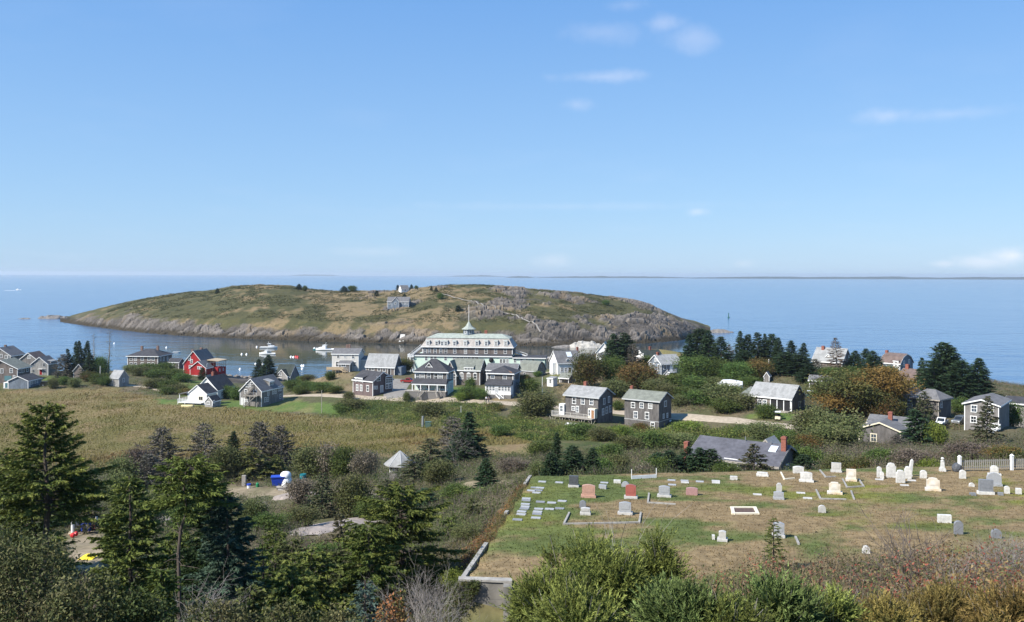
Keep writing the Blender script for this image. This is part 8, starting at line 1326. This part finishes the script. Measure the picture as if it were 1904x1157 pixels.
near_bush('spruce_bush', 'golden olive bush at the bottom right corner', 1765, 1088, 12, 190, 408, 1600, ((.060, .068, .022), (.085, .080, .028), (.11, .082, .03)), (.16, .125, .04), nlen=.050); near_bush('spruce_bush', 'rusty olive bush touching the right edge at the bottom', 1880, 1098, 11, 140, 409, 1100, ((.06, .068, .02), (.10, .08, .03)), (.17, .12, .04), nlen=.050); near_bush('spruce_bush', 'olive bush left of the golden bush at the bottom', 1640, 1108, 11.5, 130, 410, 900, ((.06, .068, .02), (.09, .085, .028)), (.17, .13, .04), nlen=.050)

near_bush('spruce_bush', 'yellow-green spruce tips at the bottom between the two green bushes', 1360, 1105, 9.2, 120, 411, 700, NG, NT, nlen=.05); near_bush('spruce_bush', 'mixed green bush at the bottom right of the two green bushes', 1545, 1095, 10.5, 130, 412, 800, NG, NT, nlen=.05)
# near leafy shrubs, bottom left
def near_leafy(label, px, top, Y, wpx, seed, cols, ncl=60, nl=110, leaf=.065, name='shrub', sig=.15):
    hh = ht_of(px, top, Y); r = wpx / F * Y / 2; own(name, label, px, Y, decid(seed, r, hh, ncl=ncl, nl=nl, leaf=leaf, cols=cols, low=.02, sig=sig, trunk=.03, stems=5, jit=.4), cat='shrub')
LG = ((.040, .050, .018), (.062, .068, .026), (.095, .088, .040))
near_leafy('glossy-leaved shrub filling the bottom left corner', 45, 985, 16, 200, 501, LG, 80, 130); near_leafy('leafy shrub at the bottom left, right of the corner shrub', 150, 1074, 15, 170, 502, LG, 70, 120); near_leafy('dark leafy shrub at the bottom below the green spruce', 255, 1100, 15.5, 130, 503, ((.03, .042, .014), (.05, .06, .02)), 60, 90); near_leafy('leafy shrub at the left edge under the big spruce', -15, 950, 20, 150, 504, LG, 60, 110); near_leafy('low leafy shrub at the bottom left of centre', 400, 1115, 17, 150, 505, LG, 50, 90); near_leafy('autumn-tinted leafy shrub at the bottom centre', 735, 1100, 18, 70, 506, ((.09, .09, .03), (.16, .11, .04), (.20, .09, .04)), 30, 60); near_leafy('low dark shrub at the bottom between the left spruces', 540, 1128, 17, 150, 507, ((.035, .045, .016), (.06, .06, .024)), 50, 90); near_leafy('low shrub at the bottom under the young blue-green spruce', 630, 1130, 18, 110, 508, LG, 40, 80)
# bare grey shrubs
def bare_at(label, px, top, Y, wpx, seed, n0=6, depth=4, rad=.016, k=3, spread=.55, name='bare_shrub', m=None):
    hh = ht_of(px, top, Y); r = wpx / F * Y / 2; o = own(name, label, px, Y, bare(seed, r, hh, n0, depth, rad=rad, k=k, spread=spread), (m or M_gbark, m or M_gbark), cat='shrub'); o.children[1].name = 'twig'; return o
bare_at('bare grey tangled shrub left of the concrete wall', 800, 1045, 30, 130, 601, 10, 4, .026); bare_at('thin dead sapling rising behind the big spruce bush', 1158, 868, 13, 40, 602, 1, 3, .016, 2, .35, 'dead_sapling'); bare_at('crooked dead stems left of the thin dead sapling', 1112, 945, 13, 60, 603, 2, 3, .012, 2, .5); bare_at('large bare forked shrub in front of the graveyard at right', 1715, 925, 24, 170, 604, 5, 3, .034, 3, .5, m=M_dbark); bare_at('pale bare twiggy shrub beside the large forked one', 1800, 985, 22, 110, 605, 6, 3, .020, 2, .5); bare_at('dense grey bare bush at the right edge', 1880, 975, 24, 110, 606, 14, 4, .020, 3, .55); bare_at('grey dead branches below the dense blue-green spruce', 385, 1075, 20, 130, 607, 6, 4, .014, 3, .6); bare_at('thin dead spruce pole in the left foreground', 374, 1010, 22, 60, 608, 1, 3, .02, 4, .9, 'dead_spruce'); bare_at('grey bare bush behind the forked shrub', 1620, 1000, 26, 70, 609, 6, 3, .018, m=M_dbark)
bare_at('grey bare shrub in the scrub above the granite outcrop', 690, 905, 105, 80, 611, 8, 4, .04); bare_at('pale bare shrub below the yard log', 480, 925, 110, 70, 612, 8, 4, .04); bare_at('pale bare shrub right of the outcrop spruces', 730, 870, 120, 60, 613, 8, 4, .04); bare_at('bare grey tree among the spruces right of the garden house', 848, 795, 145, 34, 614, 3, 4, .06, 3, .5, 'bare_tree')

# ------------------------------------------------------------------ grass, vines and scrub that nobody could count
def sample(rg, n, y0, y1, pw, polys, excl=(), umin=-.66, umax=.66, cem=None):
    t = rg.rand(n); Y = (y0 ** pw + t * (y1 ** pw - y0 ** pw)) ** (1 / pw); X = rg.uniform(umin, umax, n) * Y; Z = ground(X, Y); px, py = proj(X, Y, Z)
    m = np.zeros(n, bool)
    for p in polys: m |= poly_sd(px, py, np.array(p, float)) < (rg.rand(n) - .5) * 8
    for p in excl: m &= poly_sd(px, py, np.array(p, float)) > 0
    sd = poly_sd(X, Y, CEM); m &= (sd > .25) if cem is None else (sd < -.1)
    return X[m], Y[m], Z[m]
PD = {}
for nme, poly in PLOTS: PD.setdefault(nme, []).append(poly)
HB = [[(HT[k][0] - 3, HT[k][3] + 3), (HT[k][0] - 3, HT[k][3] - 14), (HT[k][2] + 3, HT[k][3] - 14), (HT[k][2] + 3, HT[k][3] + 3)] for k in HT if HT[k][0] < HT[k][2]]
rg = np.random.RandomState(77)
# meadow grass
X, Y, Z = sample(rg, 230000, 178, 330, -1, PD['meadow'], PD['vine'] + PD['lawn'] + HB); n = len(X); hgt = .15 + .6 * rg.rand(n) * np.clip(fbm(X / 9, Y / 9, 3, 8) * 2 - .25, .15, 1.4); az = rg.rand(n) * 6.28; lean = rg.randn(n, 2) * .22 + .12
b = MB(); base = np.stack([X, Y, Z - .05], 1); d = np.stack([lean[:, 0], lean[:, 1], hgt], 1) * .5; s = np.stack([np.cos(az), np.sin(az), 0 * az], 1) * (.07 + .09 * rg.rand(n, 1))
ga = np.clip((fbm(X / 16, Y / 22, 4, 41) - .3) * 2.4, 0, 1)[:, None]; gb = np.clip((fbm(X / 8, Y / 14, 4, 42) - .52) * 5, 0, 1)[:, None]; gc = np.clip((fbm(X / 30, Y / 12, 3, 43) - .45) * 4, 0, 1)[:, None]
col = (np.array([.40, .31, .16]) * (1 - ga) + np.array([.23, .205, .075]) * ga) * (1 - gb * .75) + np.array([.27, .155, .085]) * gb * .75; ol = (sstep(196, 210, Y) * sstep(258, 232, Y))[:, None] * np.clip(.25 + 1.5 * (fbm(X / 18, Y / 8, 3, 44) - .3)[:, None], 0, 1); rs_ = sstep(248, 270, Y)[:, None] * np.clip(3 * (fbm(X / 14, Y / 7, 3, 45) - .42)[:, None], 0, 1); col = col * (1 - gc * .45) + np.array([.29, .245, .08]) * gc * .45; col = col * (1 - .8 * ol) + np.array([.20, .205, .065]) * .8 * ol; col = col * (1 - .6 * rs_) + np.array([.22, .125, .075]) * .6 * rs_; col = col * np.array([.56, .58, .48]) * (.84 + .32 * rg.rand(n, 1)); b.cards(base + d, d, s, col)
M_grass = mat('dry_grass', rough=.8, var=0, attr=True, spec=.1, trans=.3); tag(b.build('meadow_grass', M_grass), 'tall dry tan grass covering the wet meadow', 'grass', kind='stuff')
# graveyard turf
X, Y, Z = sample(rg, 60000, 41, 82, 1, [[(-500, 0), (3000, 0), (3000, 2000), (-500, 2000)]], (), -.06, .9, True); n = len(X); c0 = plot_col(X, Y, Z) * (.8 + .5 * rg.rand(n, 1)); hgt = .03 + .05 * rg.rand(n); d = np.stack([rg.randn(n) * .02, rg.randn(n) * .02, hgt], 1) * .5; az = rg.rand(n) * 6.28; s = np.stack([np.cos(az), np.sin(az), 0 * az], 1) * (.02 + .03 * rg.rand(n, 1)); b = MB(); b.cards(np.stack([X, Y, Z], 1) + d, d, s, c0); tag(b.build('graveyard_turf', M_grass), 'short brown and green graveyard turf', 'grass', kind='stuff')
SCK = 1.55
def clumps(name, label, X, Y, Z, rad, hgt, nl, leaf, cols, seed, cat='scrub', stems=2, m=None, scol=(.16, .13, .11), jit=.3, lw=.3, ncol=None):
    """low bushy plants: a few stems and a cloud of leaves each"""
    rg = np.random.RandomState(seed); n = len(X)
    if n == 0: return
    sc = .6 + .8 * rg.rand(n); idx = np.repeat(np.arange(n), nl); N_ = len(idx); q = unit(rg.randn(N_, 3)) * (rg.rand(N_, 1) ** .4); q[:, 2] = np.abs(q[:, 2]); R = np.broadcast_to(np.asarray(rad, float), (n,)) * sc; Hh = np.broadcast_to(np.asarray(hgt, float), (n,)) * sc
    p = np.stack([X[idx] + q[:, 0] * R[idx], Y[idx] + q[:, 1] * R[idx], Z[idx] + q[:, 2] * Hh[idx]], 1); lf = np.broadcast_to(np.asarray(leaf, float), (n,))[idx][:, None]
    d = unit(rg.randn(N_, 3) + np.array([0, 0, .4])) * lf * .5 * (.6 + .8 * rg.rand(N_, 1)); s = unit(np.cross(d, rg.randn(N_, 3))) * lf * lw
    if ncol is None:
        f = np.clip((fbm(X / 5, Y / 5, 3, seed) - .25) * 2, 0, .999); cs = np.array(cols); base = SCK * cs[(np.clip(f + rg.randn(n) * .16, 0, .999) * len(cs)).astype(int)] * (.8 + .4 * rg.rand(n, 1))
    else: base = ncol
    b = MB(); b.cards(p, d, s, base[idx] * (1 + jit * (rg.rand(N_, 1) * 2 - 1)))
    if stems:
        si = np.repeat(np.arange(n), stems); ns = len(si); p0 = np.stack([X[si], Y[si], Z[si]], 1) + rg.randn(ns, 3) * np.array([1, 1, 0]) * R[si][:, None] * .3; d = np.stack([rg.randn(ns) * R[si] * .4, rg.randn(ns) * R[si] * .4, Hh[si] * (.9 + .4 * rg.rand(ns))], 1) * .5; s = unit(np.cross(d, rg.randn(ns, 3))) * (lf[0] * .09); b.cards(p0 + d, d, s, np.array(scol) * (.6 + .8 * rg.rand(ns, 1)))
    tag(b.build(name, m or M_leafs), label, cat, kind='stuff')
M_leafs = leafmat('scrub_leaves', .28, 0.0)
EX = PD['sand'] + HB
# vines and garden greens
X, Y, Z = sample(rg, 60000, 185, 275, -1, PD['vine'], HB + PD['lawn']); clumps('creeping_vines', 'lush yellow-green vines covering the slope below the road', X, Y, Z, .9, .35 + 2.0 * np.clip(fbm(X / 4.5, Y / 4.5, 3, 4) * 2.6 - 1.0, 0, 1), 11, .32, ((.040, .062, .018), (.085, .105, .024), (.055, .078, .020), (.115, .125, .034), (.075, .070, .030), (.135, .125, .055)), 81, 'vines', 0)
# scrub on the left hillside
SL = [(-80, 858), (330, 872), (430, 838), (560, 830), (780, 846), (900, 840), (1010, 856), (990, 890), (930, 960), (868, 1080), (860, 1250), (-80, 1250)]
EXR = EX + [[(560, 1000), (575, 965), (640, 945), (720, 935), (730, 960), (690, 990), (640, 1005)], [(480, 925), (540, 908), (600, 905), (600, 930), (520, 940)]]
X, Y, Z = sample(rg, 44000, 40, 190, -.35, [SL], EXR); clumps('hillside_scrub', 'mixed olive, brown and grey scrub on the left hillside', X, Y, Z, .25 + .0045 * Y, .30 + .0045 * Y, 16, .05 + .0011 * Y, ((.045, .062, .020), (.060, .074, .024), (.050, .066, .020), (.075, .080, .030), (.042, .055, .018), (.100, .088, .060), (.058, .074, .022), (.080, .068, .032)), 82)
X, Y, Z = sample(rg, 5600, 20, 44, -.4, [[(-80, 850), (1010, 850), (868, 1080), (900, 1700), (-80, 1700)]], EX, -.64, .02); clumps('near_scrub', 'leafy undergrowth between the foreground spruces', X, Y, Z, .34, .42, 28, .060, ((.035, .045, .016), (.055, .058, .022), (.09, .07, .035), (.12, .07, .035), (.06, .068, .022)), 83)
X, Y, Z = sample(rg, 12000, 38, 80, 1, PD['red'], (), -.12, .06); clumps('red_scrub', 'rust-red low plants along the graveyard kerb', X, Y, Z, .26, .30, 16, .075, ((.20, .070, .035), (.16, .085, .035), (.12, .10, .03), (.24, .11, .04)), 84)
# scrub behind the graveyard and round the right-hand houses
SG = [(985, 890), (1000, 845), (1280, 842), (1300, 870), (1450, 880), (1490, 835), (1540, 870), (1500, 884)]
X, Y, Z = sample(rg, 14000, 72, 150, -.4, [SG], HB, 0, .5); clumps('graveyard_greens', 'green shrubbery right behind the graveyard', X, Y, Z, .45 + .003 * Y, .6 + .003 * Y, 20, .07 + .0009 * Y, ((.048, .060, .022), (.062, .072, .028), (.080, .084, .034), (.10, .084, .052)), 95)
SB = [(1490, 860), (1500, 800), (1600, 815), (1700, 820), (1904, 795), (2100, 790), (2100, 880), (1480, 882)]
X, Y, Z = sample(rg, 17000, 72, 175, -.4, [SB], HB, 0, .7); clumps('graveyard_scrub', 'grey-brown scrub behind the graveyard', X, Y, Z, .45 + .003 * Y, .75 + .004 * Y, 22, .07 + .0009 * Y, ((.080, .076, .044), (.056, .066, .026), (.10, .088, .058), (.066, .074, .028), (.115, .100, .072), (.095, .066, .042), (.060, .070, .026)), 85)
SR = [(1010, 690), (1250, 690), (1500, 680), (1904, 690), (2100, 700), (2100, 800), (1904, 800), (1700, 822), (1500, 800), (1480, 770), (1390, 768), (1250, 765), (1140, 760), (1040, 752), (1010, 720)]
X, Y, Z = sample(rg, 12000, 190, 330, -1, [SR], HB, 0, .7); clumps('house_scrub', 'low mixed scrub among the right-hand houses', X, Y, Z, .9, .9, 14, .26, ((.060, .064, .026), (.080, .076, .034), (.11, .085, .05), (.048, .058, .020), (.13, .10, .06)), 86)
SV = [(0, 690), (340, 690), (440, 745), (330, 742), (200, 722), (0, 726), (-100, 740), (-100, 690)]
X, Y, Z = sample(rg, 5000, 290, 400, -1, [SV, [(530, 690), (660, 690), (655, 733), (540, 733)], [(900, 745), (1030, 757), (1030, 795), (930, 790), (860, 760)]], HB); clumps('village_scrub', 'low green and brown scrub between the left houses', X, Y, Z, .9, .8, 12, .3, ((.055, .066, .022), (.085, .085, .034), (.13, .105, .055), (.16, .12, .07)), 87)
# russet brush in the right foreground
t = 7800; Yb = rg.uniform(12.5, 41, t) ; Xb = rg.uniform(.15, .75, t) * Yb; keep = (poly_sd(Xb, Yb, CEM) > .3); Xb, Yb = Xb[keep], Yb[keep]; Zb = ground(Xb, Yb)
hb = .55 + (1.1 + .9 * sstep(16, 21, Yb) * sstep(33, 27, Yb)) * np.clip(fbm(Xb / 2.2, Yb / 2.2, 3, 5) * 2 - .4, 0, 1)
clumps('russet_brush', 'brown and russet leafy brush in the right foreground', Xb, Yb, Zb, .30, hb * .8, 34, .052 + .0012 * Yb, ((.10, .080, .045), (.072, .074, .030), (.060, .070, .026), (.125, .092, .052), (.145, .062, .040), (.115, .095, .068), (.078, .082, .032), (.19, .055, .038), (.15, .11, .05)), 88, stems=1, scol=(.15, .12, .095), m=M_leafs)
gi = np.repeat(np.arange(len(STP)), 14); sx_ = np.array([p.x for p in STP])[gi] + rg.randn(len(gi)) * .28; sy_ = np.array([p.y for p in STP])[gi] - .1 + rg.randn(len(gi)) * .14; clumps('stone_grass', 'longer grass tufts round the feet of the headstones', sx_, sy_, ground(sx_, sy_), .07, .10, 7, .05, ((.065, .072, .028), (.11, .092, .048), (.14, .115, .065)), 96, 'grass', stems=0)
# windblown dead grass in front of the retaining wall
t = 2600; Xb = rg.uniform(-4, 4, t); Yb = rg.uniform(28, 41, t); Zb = ground(Xb, Yb); clumps('wall_scrub', 'brown weeds in front of the concrete wall', Xb, Yb, Zb, .22, .4, 14, .055, ((.12, .085, .055), (.15, .105, .07), (.08, .07, .035), (.14, .07, .04)), 89, stems=4)
# low scrub hugging the island slopes
t = 22000; ub = rg.uniform((200 - CX) / F, (1290 - CX) / F, t); Ysb, Yrb, _ = isl_params(ub); Yb = Ysb + rg.uniform(.16, 1.0, t) * (Yrb - Ysb); xb, zb, cb_ = isl_full(ub, Yb); veg = (cb_[:, 1] > cb_[:, 2] * 1.55) & (fbm(xb / 14, Yb / 14, 3, 93) > .47); lowc = np.where(rg.rand(veg.sum(), 1) < .6, np.array([[.050, .056, .022]]), np.array([[.085, .085, .034]])) * (.7 + .6 * rg.rand(veg.sum(), 1))
clumps('island_scrub', 'low dark green scrub on the island slopes', xb[veg], Yb[veg], zb[veg], 1.3, .8, 9, .55, None, 90, stems=0, ncol=lowc)

# ivy spilling over the left end of the retaining wall
t = 420; Xb = rg.uniform(-3.0, -1.5, t); Yb = 41.75 - .35 * rg.rand(t); Zb = PLANE(42) + .1 - 2.1 * rg.rand(t) * np.clip((-1.3 - Xb) / 1.2, .1, 1); clumps('ivy', 'green ivy spilling over the left end of the concrete wall', Xb, Yb, Zb, .14, .16, 16, .06, ((.035, .050, .018), (.055, .066, .022), (.075, .07, .03)), 97, stems=0)
t = 500; k_ = rg.rand(t); Xb = CEM[0][0] + (CEM[1][0] - CEM[0][0]) * k_ - .12 + rg.randn(t) * .12; Yb = CEM[0][1] + (CEM[1][1] - CEM[0][1]) * k_; Zb = PLANE(Yb) - .15; clumps('kerb_weeds', 'green weeds growing over the left graveyard kerb', Xb, Yb, Zb, .20, .24, 14, .07, ((.045, .056, .020), (.075, .078, .03), (.12, .085, .04)), 98, stems=1)
